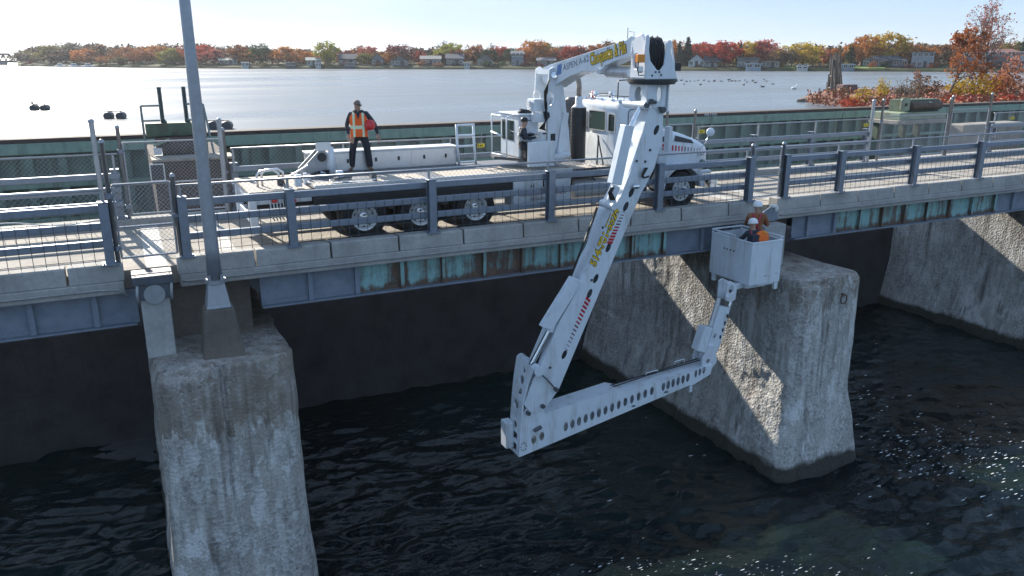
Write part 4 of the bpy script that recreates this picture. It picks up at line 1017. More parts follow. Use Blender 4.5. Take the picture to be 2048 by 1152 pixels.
for xx, zt_ in ((x0-.02, 4.50), (x0+.56, 4.40)):
    w = MB(); w.plate((xx, 14.70, 0), (1,0,0), (0,0,1), [(0,4.12),(.09,4.05),(.11,zt_-.08),(.07,zt_),(.01,zt_-.02)], [], .03); part(w, 'yoke_horn', M_WHITE, yo, bevel=.008)
w = MB(); c = onY(1281, 117, 14.60); w.box(c[0]-.09, c[0]+.09, 14.56, 14.66, c[2]-.085, c[2]+.085); part(w, 'amber_lamp', M_AMBER, yo, bevel=.012)
w = MB(); c = onY(1281, 139, 14.6); w.box(c[0]-.07, c[0]+.07, 14.58, 14.64, c[2]-.07, c[2]+.07); part(w, 'flood_lamp', M_ALU, yo, bevel=.03)
w = MB(); w.tube([c+V(-.04,.02,.2), c+V(-.08,0,.0), c+V(-.04,0,-.12), c+V(.1,.02,-.12)], .012, 6); part(w, 'lamp_wire', M_BLACK, yo, smooth=True)
w = MB()
for q in ((1311,144),(1318,144),(1304,151),(1322,150)):
    c = onY(*q, 14.64); w.cyl(c, c+V(0,-.012,0), .022, n=8)
part(w, 'yoke_bolt', M_BLACKP, yo)
w = MB(); w.box(x1+.02, x1+.26, 14.85, 15.2, 3.74, 3.92); w.box(x1-.0, x1+.12, 14.9, 15.15, 3.62, 3.74); part(w, 'slew_drive', M_BLACKP, yo, bevel=.015)
w = MB(); w.lathe((SX+.03, SY, 3.46), (0,0,1), [(.50, 0), (.52, .01), (.52, .05), (.56, .05), (.56, .11), (.5, .112)], 36); part(w, 'slew_ring', M_BLACKP, smooth=False)
# ---- lower head below the ring
LX0, LX1, LY0, LY1 = 10.44, 10.98, 14.70, 15.30
w = MB()
fo = trace([(1294,169),(1333,169),(1330,205),(1326,227),(1319,225),(1300,211),(1293,206)], 14.70)
w.plate((0, 14.72, 0), (1,0,0), (0,0,1), fo, [ell(1318, 189, 5, 12, 14.7)], .03); w.plate((0, 15.34, 0), (1,0,0), (0,0,1), fo, [ell(1318, 189, 5, 12, 14.7)], .03)
w.plate((LX0-.01, 0, 0), (0,-1,0), (0,0,1), [(-15.36,3.46),(-14.70,3.46),(-14.70,3.0),(-15.4,2.98)], [circ(-15.02, 3.24, .15, 16, .17)], .03)
w.plate((LX1+.02, 0, 0), (0,-1,0), (0,0,1), [(-15.36,3.46),(-14.70,3.46),(-14.70,2.86),(-15.36,2.86)], [circ(-15.02, 3.22, .15, 16, .2)], .03)
lh = part(w, 'lower_head', M_WHITE, bevel=.006)
w = MB(); w.cyl((LX0-.06, 14.66, 3.02), (LX0-.06, 15.5, 3.02), .085, n=16); part(w, 'trunnion', M_WHITE, lh)
for yy in (14.64, 15.49):
    w = MB(); w.cyl((LX0-.06, yy-.03, 3.02), (LX0-.06, yy+.03, 3.02), .05, n=10); part(w, 'pin_end', M_STEEL, lh)
w = MB(); c = onY(1301, 203, 14.66); w.cyl(c, c+V(0,-.06,0), .06, n=10); w.cyl(c+V(.1,0,-.02), c+V(.1,-.05,-.02), .04, n=8); c = onY(1324, 220, 14.66); w.cyl(c, c+V(0,-.06,0), .07, n=10); w.cyl(c+V(-.08,0,.05), c+V(-.08,-.05,.05), .03, n=8); part(w, 'pin_end', M_STEEL, lh)

# ---- long boom hanging outside the railing
YF, YB = 14.72, 15.24
P1 = trace([(1298,213),(1326,225),(1323,280),(1308,335),(1293,366),(1281,387),(1200,580),(1117,778),(1086,822),(1062,800),(1066,765),(1078,738),(1119,642),(1163,564),(1197,500),(1222,425),(1243,385),(1262,330),(1285,262)], YF)
rot = math.atan2(P1[6][1]-P1[7][1], P1[6][0]-P1[7][0]) - math.pi/2
hs = [ell(px, py, 4.6, 8.6, YF, 14, rot) for px, py in ((1312,260),(1262,385),(1251,413),(1216,495),(1191,557),(1178.5,587),(1128,709))]
w = MB(); w.plate((0, YF, 0), (1,0,0), (0,0,1), P1, hs, .02); w.plate((0, YB+.02, 0), (1,0,0), (0,0,1), P1, [], .02); wallbox(P1, YF, YB, w)
lb = part(w, 'long_boom', M_WHITE)
bx_ = lb.modifiers.new('bevel', 'BEVEL'); bx_.width = .006; bx_.segments = 2; bx_.limit_method = 'ANGLE'
# stiffening rib and ledge on the front face
for q in (((1290,268),(1240,395)), ((1232,400),(1200,495))):
    a = onY(*q[0], YF-.035); b = onY(*q[1], YF-.035); w = MB(); w.beam(a, b, .012, .03, (0,1,0)); part(w, 'face_rib', M_WHITE, lb)
a = onY(1185, 533, YF-.03); b = onY(1234, 418, YF-.03); u = (b-a)/np.linalg.norm(b-a); v = V(-u[2], 0, u[0])
cc = (a+b)/2; cc[1] = YF-.026
text_mesh('lettering_outline', '514-701-5524', cc, u, v, .25, M_LBLACK, lb, .0, offset=.08, width=np.linalg.norm(b-a)*1.01, shear=.15)
text_mesh('lettering', '514-701-5524', cc - V(0,.004,0), u, v, .25, M_YELLOW, lb, .0, offset=.03, width=np.linalg.norm(b-a), shear=.15)
for q0, q1, nst in (((1220,485), (1247,424), 11), ((1176,599), (1133,699), 14)):
    a = onY(*q0, YF-.024); b = onY(*q1, YF-.024); d = (b-a)/np.linalg.norm(b-a); sdv = V(d[2], 0, -d[0])*(1 if d[2] > 0 else -1)
    for k in range(nst):
        c = a + (b-a)*k/(nst-1); hh = .032*(1-k/(nst+2)); ww = .075*(1-.4*k/nst)
        sl = d*.3 + sdv; sl /= np.linalg.norm(sl); w = MB()
        w.add([c - d*hh - sl*ww, c + d*hh - sl*ww, c + d*hh + sl*ww, c - d*hh + sl*ww], [(0,1,2,3)]); part(w, 'stripe', M_RED if k < nst*.5 else M_MAROON, lb)
# upper ram with its long box cover
c4 = trace([(1250,250),(1268,252),(1242,371),(1223,367)], 14.66); w = MB(); w.plate((0, 14.84, 0), (1,0,0), (0,0,1), c4, [], .20); part(w, 'ram_cover', M_WHITE, lb, bevel=.012)
a = onY(1261, 252, 14.78); w = MB(); w.cyl(a + V(-.05,0,-.12), V(LX0-.06, 14.85, 3.02), .055, n=14); part(w, 'ram_rod', M_CHROME, lb)
w = MB(); a = onY(1232, 372, 14.75); b = onY(1218, 410, 14.75); w.cyl(a, b, .10, n=14); w.cyl(b + V(0,-.22,0), b + V(0,.3,0), .08, n=14); part(w, 'ram_foot', M_WHITE2, lb)
w = MB()
for k in range(4): w.tube([onY(1222+2*k, 375, 14.64), onY(1217+2*k, 385, 14.62), onY(1221+3*k, 400, 14.64)], .016, 6)
a = onY(1290, 345, 14.64)
for k in range(4): w.tube([a+V(.02*k,0,.1), a+V(-.1,-.03,-.03-.02*k), a+V(-.02,0,-.12), a+V(.15,.05,-.1)], .018, 6)
part(w, 'hose_loop', M_BLACK, lb, smooth=True)
w = MB(); a = onY(1273, 373, 14.62); w.sphere(a, (.10, .06, .06), 12, 8); part(w, 'boom_lamp', M_CHROME, lb, smooth=True)
for q in ((1273,322),(1300,300),(1290,323),(1205,455),(1100,735),(1183,560)):
    a = onY(*q, YF-.02); w = MB(); w.cyl(a, a+V(0,-.02,0), .03, n=8); part(w, 'face_bolt', M_STEEL, lb)
# lower ram and its cover on the left side
c4 = trace([(1149,556),(1167,563),(1105,661),(1087,656)], 14.66); w = MB(); w.plate((0, 14.90, 0), (1,0,0), (0,0,1), c4, [], .22); part(w, 'ram_cover', M_WHITE, lb, bevel=.012)
pin = V(*onY(1077, 742, 14.6))
a = onY(1098, 662, 14.80); w = MB(); w.cyl(a + V(.1,0,.25), a, .10, n=16); part(w, 'ram_barrel', M_WHITE, lb)
w = MB(); w.cyl(a, pin + V(-.04,.3,.03), .065, n=14); part(w, 'ram_rod', M_CHROME, lb)
w = MB(); w.cyl(pin + V(0,-.03,0), pin + V(0,.85,0), .085, n=16); part(w, 'knuckle_pin', M_WHITE2, lb)
for yy in (-.05, .12, .62, .84):
    w = MB(); w.cyl(pin + V(0,yy,0), pin + V(0,yy+.06,0), .12, n=16); part(w, 'pin_boss', M_WHITE, lb)
w = MB(); b = onY(1112, 779, YF-.06); w.tube([pin + V(.03,-.02,-.05), onY(1095,760,14.62), b], .018, 6); w.cyl(b + V(0,.1,0), b + V(0,-.06,0), .05, n=10); w.cyl(onY(1085,812,14.66)+V(0,.1,0), onY(1085,812,14.66)+V(0,-.06,0), .05, n=10); w.cyl(onY(1056,826,14.66)+V(0,.1,0), onY(1056,826,14.66)+V(0,-.06,0), .05, n=10); part(w, 'link_rod', M_STEEL, lb)
# knuckle: outer face on the left side with a row of openings
kx = pin[0]
w = MB()
zt = pin[2]+.10; zb = onY(1040, 913, YF)[2]; ztm = onY(1048, 806, YF)[2]
def kside(z): return np.interp(z, [zb, ztm, zt], [onY(1040, 913, YF)[0], onY(1047, 806, YF)[0], kx-.12])
# the side wall follows the sloping left edge: plate in the plane of that edge
pA = V(kside(ztm), 0, ztm); pB = V(kside(zt), 0, zt); dA = (pB-pA); LA = np.linalg.norm(dA); dA /= LA
w.plate(pA, (0,-1,0), dA, [(-15.26,0),(-14.70,0),(-14.66,LA*.55),(-14.56,LA),(-15.40,LA),(-15.36,LA*.55)], [[(-15.02,.12*LA+.02),(-14.82,.12*LA+.05),(-14.85,.30*LA),(-14.93,.33*LA)], circ(-14.95, LA*.54, .11, 14, .10), [(-15.02,LA*.92),(-14.98,LA*.70),(-14.84,LA*.80)]], .04)
pC = V(kside(zb), 0, zb); dC = pA-pC; LC = np.linalg.norm(dC); dC /= LC
w.plate(pC, (0,-1,0), dC, [(-15.26,0),(-14.70,0),(-14.70,LC-.01),(-15.26,LC-.01)], [rrect(-15.14,-14.86,.07,.25,.04), rrect(-15.14,-14.86,.36,.52,.04), circ(-14.99, .70, .085, 14), [(-15.12,LC*.97),(-15.13,LC*.88),(-15.02,LC*.80),(-14.88,LC*.88),(-14.88,LC*.97)]], .04)
kn = part(w, 'knuckle', M_WHITE, bevel=.004)
fr = [(float(p[0]), float(p[2])) for p in (pC, pA, pB)] + trace([(1084,748),(1090,770),(1086,815)], YF)
for yy in (YF+.012, YB+.06):
    w = MB(); w.plate((0, yy, 0), (1,0,0), (0,0,1), trace([(1047,808),(1061,770),(1068,752),(1080,745),(1094,775),(1090,818),(1060,826)], YF), [], .05); part(w, 'cheek_plate', M_WHITE, kn, bevel=.006)
w = MB(); w.box(kside(zb)-.22, kside(zb)-.02, 15.0, 15.3, zb+.1, zb+.75); part(w, 'counter_box', M_WHITE, kn, bevel=.02)
w = MB(); w.box(kside(zb)+.04, kside(zb)+.3, 14.85, 15.12, zb+.08, zb+.55)
for k in range(4): w.tube([(kside(zb)+.03, 14.88+.07*k, zb+.42), (kside(zb)+.0, 14.88+.07*k, zb+.5)], .02, 6)
part(w, 'valve_block', M_STEEL, kn)
w = MB()
for k in range(3):
    o_ = .05*k; w.tube([onY(1212+2*k, 418, 14.70-o_*.2)+V(-.10,.2+o_,0), onY(1165+2*k, 545, 14.70)+V(-.12,.2+o_,0), onY(1100+2*k, 690, 14.7)+V(-.02,.25+o_,0), onY(1083, 735, 14.66)+V(.0,.2+o_,0)], .02, 6)
part(w, 'hose_run', M_BLACK, lb, smooth=True)
for q0, q1 in (((1183,553),(1124,704)), ((1240,412),(1192,540))):
    a = onY(*q0, YF-.021); b = onY(*q1, YF-.021); w = MB(); w.cyl(a, b, .006, n=5); part(w, 'weld_seam', M_WHITE2, lb)
# ---- third boom with its row of round openings
P3 = trace([(1040,913),(1046,826),(1060,806),(1088,822),(1092,826),(1232,780),(1250,783),(1398,737),(1424,729),(1420,748),(1384,770),(1376,771)], YF)
hs = []
for k in range(14): hs.append(ell(1131+(1303-1131)*k/13, 853-(853-781.5)*k/13, 4.6-.06*k, 9-.1*k, YF, 14))
for k in range(6): hs.append(ell(1326+(1375-1326)*k/5, 773-(773-755)*k/5, 3.6, 7.6, YF, 12))
for q in ((1391,747),(1399,743.5),(1407,740)): hs.append(ell(*q, 3, 6.5, YF, 12))
for q in ((1067,879),(1083,872)): hs.append(ell(*q, 5, 9, YF, 14))
w = MB(); w.plate((0, YF, 0), (1,0,0), (0,0,1), P3, hs, .02)
w.plate((0, YB, 0), (1,0,0), (0,0,1), P3, hs, .02)
top = P3[3:9]; bot = P3[9:] + [P3[0]]
for L_ in (top, bot):
    k = len(L_); vs = [(x, YF, z) for x, z in L_] + [(x, YB-.02, z) for x, z in L_]; w.add(vs, [(i, i+1, k+i+1, k+i) for i in range(k-1)])
tbm = part(w, 'third_boom', M_WHITE)
bx_ = tbm.modifiers.new('bevel', 'BEVEL'); bx_.width = .004; bx_.segments = 1; bx_.limit_method = 'ANGLE'
w = MB(); pts = [onY(1092,822,14.95), onY(1150,803,14.97), onY(1228,775,14.97), onY(1300,752,14.98), onY(1400,722,14.98)]
for k in range(2): w.tube([p + V(0,.08*k,.03+.012*((i+k)%2)) for i, p in enumerate(pts)], .016, 6)
part(w, 'hose_run', M_BLACK, tbm, smooth=True)
w = MB(); c = onY(1047, 893, YF-.02)
for k in range(8): a = 2*math.pi*k/8; w.cyl(c+V(.07*math.cos(a), 0, .10*math.sin(a)), c+V(.07*math.cos(a), -.015, .10*math.sin(a)), .014, n=6)
part(w, 'bolt_ring', M_STEEL, tbm)
w = MB(); c = onY(1072, 858, YF-.03); w.cyl(c+V(-.06,-.03,-.02), c+V(.12,-.03,.04), .045, n=12); part(w, 'small_ram', M_STEEL, tbm)
for q, L_ in (((1305,751), .35), ((1362,728), .3)):
    c = onY(*q, 15.0); w = MB(); w.tube([c+V(-.2,0,.02), c+V(-.2,0,.1), c+V(L_-.2,.0,.12), c+V(L_-.2,0,.02)], .014, 6); part(w, 'hose_guide', M_WHITE2, tbm, smooth=True)
w = MB()
for q in ((1267,812),(1332,784)): c = onY(*q, YF-.022); w.box(c[0]-.05, c[0]+.05, c[1]-.004, c[1], c[2]-.02, c[2]+.02)
part(w, 'label_plate', M_LBLACK, tbm)
w = MB(); c = onY(1382, 776, YF); w.box(c[0]-.06, c[0]+.03, YF-.02, YF+.3, c[2]-.1, c[2]+.06); part(w, 'stop_lug', M_WHITE2, tbm)
# ---- jib up to the basket
def slab(pts, Y0, Y1, name, mat, par, bev=.008):
    w = MB(); w.plate((0, Y1, 0), (1,0,0), (0,0,1), trace(pts, Y0), [], Y1-Y0); return part(w, name, mat, par, bevel=bev)
jb = slab([(1441,613),(1461,616),(1440,692),(1426,718),(1408,717)], 14.80, 15.02, 'jib', M_WHITE, None)
w = MB(); w.plate((0, 14.80, 0), (1,0,0), (0,0,1), trace([(1404,716),(1416,690),(1428,690),(1433,722),(1418,742),(1402,738)], 14.78), [ell(1415,722,4,4,14.78,10)], .05); w.plate((0, 15.15, 0), (1,0,0), (0,0,1), trace([(1404,716),(1416,690),(1428,690),(1433,722),(1418,742),(1402,738)], 14.78), [], .05); part(w, 'jib_knuckle', M_WHITE2, jb, bevel=.006)
slab([(1410,655),(1426,656),(1411,706),(1395,702)], 14.74, 15.0, 'motor_box', M_WHITE, jb)
a = onY(1438, 596, 14.9); b = onY(1421, 652, 14.9); w = MB(); w.cyl(a, b, .062, n=14); part(w, 'jib_cylinder', M('cylinder_grey', (.5,.5,.5)), jb)
w = MB()
for q in ((1455,632),(1450,646),(1446,660),(1441,674)): c = onY(*q, 14.79); w.plate((c[0], 14.798, c[2]), (1,0,0), (0,0,1), circ(0, 0, .028, 10, .055), [], .006)
c = onY(1418, 704, 14.79); w.box(c[0]-.03, c[0]+.03, 14.79, 14.80, c[2]-.07, c[2]+.06); part(w, 'jib_opening', M_BLACKP, jb)
text_mesh('lettering', '40', onY(1430, 672, 14.795), (.35,0,.94), (-.94,0,.35), .13, M_LBLACK, jb, .0)
w = MB(); w.plate((0, 14.80, 0), (1,0,0), (0,0,1), trace([(1449,600),(1452,566),(1460,562),(1473,568),(1468,598),(1460,603)], 14.8), [ell(1460,578,5,7,14.8,10)], .05); w.plate((0, 15.1, 0), (1,0,0), (0,0,1), trace([(1449,600),(1452,566),(1460,562),(1473,568),(1468,598),(1460,603)], 14.8), [], .05); w.cyl(onY(1455,592,14.7), onY(1455,592,15.1)+V(.1,.1,0), .05, n=10); part(w, 'rotator', M_WHITE2, jb, bevel=.006)
a = onY(1463, 598, 14.95); b = onY(1457, 618, 14.95); w = MB(); w.cyl(a, b, .045, n=10); part(w, 'rotator_rod', M_CHROME, jb)
# ---- basket
BX0, BX1, BYN, BYF, BZ0, BZ1 = 13.90, 14.92, 14.80, 16.36, -1.58, -.48
w = MB(); t_ = .025
w.box(BX0, BX1, BYN, BYN+t_, BZ0, BZ1); w.box(BX0, BX0+t_, BYN+t_, BYF, BZ0, BZ1); w.box(BX1-t_, BX1, BYN+t_, BYF, BZ0, BZ1); w.box(BX0+t_, BX1-t_, BYF-t_, BYF, BZ0, BZ1); w.box(BX0+t_, BX1-t_, BYN+t_, BYF-t_, BZ0, BZ0+.05)
bk = part(w, 'basket', M_WHITE)
bx_ = bk.modifiers.new('bevel', 'BEVEL'); bx_.width = .008; bx_.segments = 2; bx_.limit_method = 'ANGLE'
w = MB(); r = .03
for a, b in (((BX0,BYF),(BX1,BYF)), ((BX1,BYN),(BX1,BYF)), ((BX0,BYF-.0),(BX0,BYF-.9))): w.cyl((a[0]+.01*(a[0]<14), a[1], BZ1+.09), (b[0]+.01*(b[0]<14), b[1], BZ1+.09), .022, n=8)
for P in ((BX0+.02,BYF-.02),(BX1-.02,BYF-.02),(BX1-.02,BYN+.05),(BX0+.02,BYF-.9)): w.cyl((P[0],P[1],BZ1-.02), (P[0],P[1],BZ1+.09), .018, n=6)
part(w, 'basket_rail', M_WHITE, bk)
w = MB(); w.box(BX0-.012, BX1+.012, BYN-.012, BYN+.04, BZ1-.015, BZ1+.03); w.box(BX0-.012, BX0+.04, BYN+.04, BYF, BZ1-.015, BZ1+.03); w.box(BX1-.04, BX1+.012, BYN+.04, BYF, BZ1-.015, BZ1+.03); part(w, 'basket_rim', M_WHITE, bk, bevel=.008)
for q in ((BX1-.14, BX1-.02, BYN+.02, BYN+.10, BZ0-.20, BZ0), (BX0+.35, BX1-.15, BYN+.05, BYN+.12, BZ0-.06, BZ0-.001), (BX0, BX0+.1, BYF-.2, BYF-.1, BZ0-.2, BZ0)):
    w = MB(); w.box(*q); part(w, 'basket_foot', M_WHITE, bk, bevel=.008)
w = MB(); w.beam((14.1, 15.2, -1.66), onY(1462, 575, 15.0), .16, .12); w.box(13.95, 14.6, 14.95, 15.4, -1.70, -1.585); part(w, 'basket_mount', M_WHITE2, bk, bevel=.01)
w = MB()
for y_, z_ in ((15.45, -.80), (15.58, -.80), (15.71, -.80), (15.82, -.80)): w.cyl((BX0-.012, y_, z_-.0), (BX0, y_, z_), .022, n=8)
for x_, z_ in ((14.4, -1.37), (14.44, -1.37), (14.78, -1.34)): w.box(x_-.03, x_+.03, BYN-.006, BYN, z_-.006, z_+.006)
part(w, 'basket_mark', M_LBLACK, bk)
# ================================================================== lake, far shore, island, machinery on the dam
M_LAKE, n_, l_, b_ = water_mat('lake_water', (.14, .155, .165), .30, (.8, .03), (3.0, .014), (.5, 1.2, 1))
_tc = n_.new('ShaderNodeTexCoord').outputs['Object']; _f = tex_noise(n_, l_, _tc, 1.0, 5, .6, (.006, .035, 1)); l_.new(ramp(n_, l_, _f, [(.38, .20), (.62, .40)]), b_.inputs['Roughness'])
w = MB(); w.add([(-1500, 30.2, 0), (2500, 30.2, 0), (2500, 2500, 0), (-1500, 2500, 0)], [(0,1,2,3)])
tag(w.build('lake', M_LAKE), 'bright calm lake above the dam', None, kind='structure')
WLX = [-200, 35, 60, 500, 1000, 1400, 1750, 2048, 2500]; WLY = [132, 132, 133.5, 137.5, 138.5, 141.5, 143, 144.5, 147]
def shore(px, back=0.0, z=0.0):
    P = onZ(px, float(np.interp(px, WLX, WLY)), 0.0); d = P - _c; d[2] = 0; d /= np.linalg.norm(d)
    Q = P + d*back; Q[2] = z; return Q
M_GRASS = M('shore_grass', (.055, .065, .03), .95, var=.4, scale=.3, dirt=(.09, .06, .035), dirt_amt=.5, spec=.1)
M_ROCK = M('shore_rock', (.17, .15, .135), .9, var=.4, scale=1.2, bmp=.4)
w = MB(); rows = [(0, -.4), (0.6, .35), (3, .8), (12, 1.3), (40, 1.8), (120, 2.5), (600, 4)]
xs = list(np.arange(35, 2600, 18)); g = []
for i, px in enumerate(xs):
    j = (.8*vnoise(np.array([px*.05]), np.array([.3]), np.array([.7]))[0])
    for back, z in rows: g.append(shore(px, back + j*2, z))
nr = len(rows)
w.add(g, [(i*nr+k, (i+1)*nr+k, (i+1)*nr+k+1, i*nr+k+1) for i in range(len(xs)-1) for k in range(nr-1)])
tag(w.build('far_shore', M_GRASS, smooth=True), 'grassy bank of the far shore', None, kind='structure')

# ---- foliage
def leaf_mat(name, transl=.35):
    m, n, l, b = newmat(name)
    oi = n.new('ShaderNodeObjectInfo'); tc = n.new('ShaderNodeTexCoord').outputs['Object']
    f = tex_noise(n, l, tc, 9, 3, .6); f2 = tex_noise(n, l, tc, 2.2, 3, .6)
    g = n.new('ShaderNodeNewGeometry')
    c = mixc(n, l, ramp(n, l, f, [(.3, .0), (.7, 1.0)]), mixc(n, l, 1.0, oi.outputs['Color'], (.62, .58, .55), 'MULTIPLY'), mixc(n, l, 1.0, oi.outputs['Color'], (1.25, 1.2, 1.1), 'MULTIPLY'))
    c = mixc(n, l, ramp(n, l, f2, [(.45, 0.0), (.65, .5)]), c, mixc(n, l, 1.0, oi.outputs['Color'], (.7, .95, .8), 'MULTIPLY'))
    l.new(c, b.inputs['Base Color']); b.inputs['Roughness'].default_value = .75; sock(b, 'Specular IOR Level').default_value = .15
    t = n.new('ShaderNodeBsdfTranslucent'); l.new(c, t.inputs['Color']); mx = n.new('ShaderNodeMixShader'); mx.inputs[0].default_value = transl
    l.new(b.outputs[0], mx.inputs[1]); l.new(t.outputs[0], mx.inputs[2])
    l.new(mx.outputs[0], n['Material Output'].inputs['Surface'])
    return m
M_LEAF = leaf_mat('leaves'); M_NEEDLE = leaf_mat('needles', .12)
M_BARK = M('bark', (.10, .085, .07), .9, var=.3, scale=8)
M_TWIG = M('grey_twigs', (.17, .15, .14), .9, var=.2)
def quads(C, size, rg, flat=.0):
    """small leaf faces of random orientation at the points C"""
    n = len(C); a = rg.normal(size=(n,3)); a /= np.linalg.norm(a, axis=1)[:,None]; b = rg.normal(size=(n,3)); b -= a*(a*b).sum(1)[:,None]; b /= np.linalg.norm(b, axis=1)[:,None]
    s = (size*(.6+.8*rg.random(n)))[:,None]
    v = np.stack([C-a*s-b*s*.6, C+a*s-b*s*.6, C+a*s*.8+b*s*.6, C-a*s*.8+b*s*.6], 1).reshape(-1,3)
    f = np.arange(4*n).reshape(-1,4); return v, f
def mesh_np(name, v, f, mat):
    me = bpy.data.meshes.new(name); me.from_pydata(v.tolist(), [], f.tolist()); me.materials.append(mat); me.update(); return me
def crown_pts(kind, rg):
    P = []
    if kind in ('round', 'oval', 'sparse', 'tall'):
        zc, rz, rx = dict(round=(.55,.42,.45), oval=(.54,.43,.33), sparse=(.60,.38,.32), tall=(.52,.46,.28))[kind]
        ncl = dict(round=60, oval=52, sparse=34, tall=50)[kind]; per = dict(round=42, oval=42, sparse=16, tall=40)[kind]
        for i in range(ncl):
            d = rg.normal(size=3); d /= np.linalg.norm(d); rr = .45+.55*rg.random()**.5
            lump = 1+.22*rg.normal()
            c = np.array([d[0]*rx*rr*lump, d[1]*rx*rr*lump, zc+d[2]*rz*rr*(1+.10*rg.normal())])
            P.append(c + rg.normal(size=(per,3))*np.array([.055,.055,.045]))
    elif kind == 'conifer':
        for lev in np.linspace(.10, .97, 26):
            r0 = .21*(1-lev)**.85+.008
            nb = max(5, int(16*(1-lev))+4)
            for k in range(nb):
                a = rg.random()*6.28; L = r0*(.75+.4*rg.random()); t = np.linspace(.15, 1, 8)[:,None]
                P.append(np.hstack([np.cos(a)*L*t, np.sin(a)*L*t, lev-.10*L*t*2-.02*t*t]) + rg.normal(size=(8,3))*.010)
    elif kind == 'bush':
        for i in range(30):
            d = rg.normal(size=3); d /= np.linalg.norm(d); d[2] = abs(d[2])
            P.append(np.array([d[0]*.45, d[1]*.45, .15+d[2]*.6])*(.5+.5*rg.random()) + rg.normal(size=(34,3))*.07)
    P = np.concatenate(P); P = P[P[:,2] > .02]; return P
def limbs(kind, rg):
    w = MB(); top = dict(round=.75, oval=.8, sparse=.9, tall=.85, conifer=.97, bush=.3)[kind]
    w.tube([(0,0,-.03), (.005,.0,top*.35), (.01*rg.normal(),.01*rg.normal(),top*.7), (.02*rg.normal(),.02*rg.normal(),top)], [.024,.018,.011,.003], 6)
    if kind != 'conifer':
        for k in range(12 if kind == 'sparse' else 7):
            a = rg.random()*6.28; z0 = .22+.4*rg.random(); L = .2+.2*rg.random()
            w.tube([(0,0,z0), (math.cos(a)*L*.4, math.sin(a)*L*.4, z0+L*.45), (math.cos(a)*L*.75, math.sin(a)*L*.75, z0+L*1.1)], [.010,.006,.002], 4)
    if kind in ('sparse', 'tall', 'oval'):
        for k in range(26 if kind == 'sparse' else 9):
            a = rg.random()*6.28; r0 = .25*rg.random(); z0 = .5+.25*rg.random(); w.tube([(math.cos(a)*r0*.5, math.sin(a)*r0*.5, z0), (math.cos(a)*r0, math.sin(a)*r0, z0+.2), (math.cos(a)*r0*1.2, math.sin(a)*r0*1.2, z0+.3+.12*rg.random())], [.005,.003,.001], 3)
    return w
PROTO = {}
def proto(kind, var):
    k = (kind, var)
    if k not in PROTO:
        rg = np.random.default_rng(abs(hash(k)) % 1000 if False else (sum(map(ord, kind))*7+var*31))
        C = crown_pts(kind, rg); v, f = quads(C, .017 if kind == 'conifer' else .024, rg)
        cm = mesh_np('crown', v, f, M_NEEDLE if kind == 'conifer' else M_LEAF)
        PROTO[k] = (cm, limbs(kind, rg).mesh('trunk', M_BARK if kind != 'sparse' else M_TWIG))
    return PROTO[k]
def tree(label, P, h, wid, kind, col, var, group, cat='tree', name='tree'):
    cm, tm = proto(kind, var % 3)
    t = thing(name, label, cat, tuple(P), group)
    sx = wid/dict(round=.9, oval=.68, sparse=.74, tall=.6, conifer=.44, bush=1.05)[kind]
    rz = random.random()*6.28
    for nm, me in (('crown', cm), ('trunk', tm)):
        o = put(nm, me, t); o.scale = (sx, sx, h); o.rotation_euler = (0,0,rz)
        o.color = (*col, 1)
    return t
K = dict(rust=(.30,.105,.035), orange=(.44,.17,.03), red=(.42,.06,.035), pink=(.40,.12,.10), maroon=(.20,.05,.05), yellow=(.46,.33,.03), olive=(.20,.18,.05), ylgreen=(.28,.27,.05), green=(.055,.09,.03), spruce=(.022,.045,.035), brown=(.19,.115,.07), grey=(.19,.155,.13))
CN = dict(rust='russet', orange='orange', red='red', pink='pale red', maroon='dark red', yellow='yellow', olive='olive', ylgreen='yellow-green', green='green', spruce='dark', brown='brown', grey='grey-brown')
KN = dict(round='round-crowned tree', oval='upright tree', sparse='half-bare tree', tall='tall narrow tree', conifer='conifer')
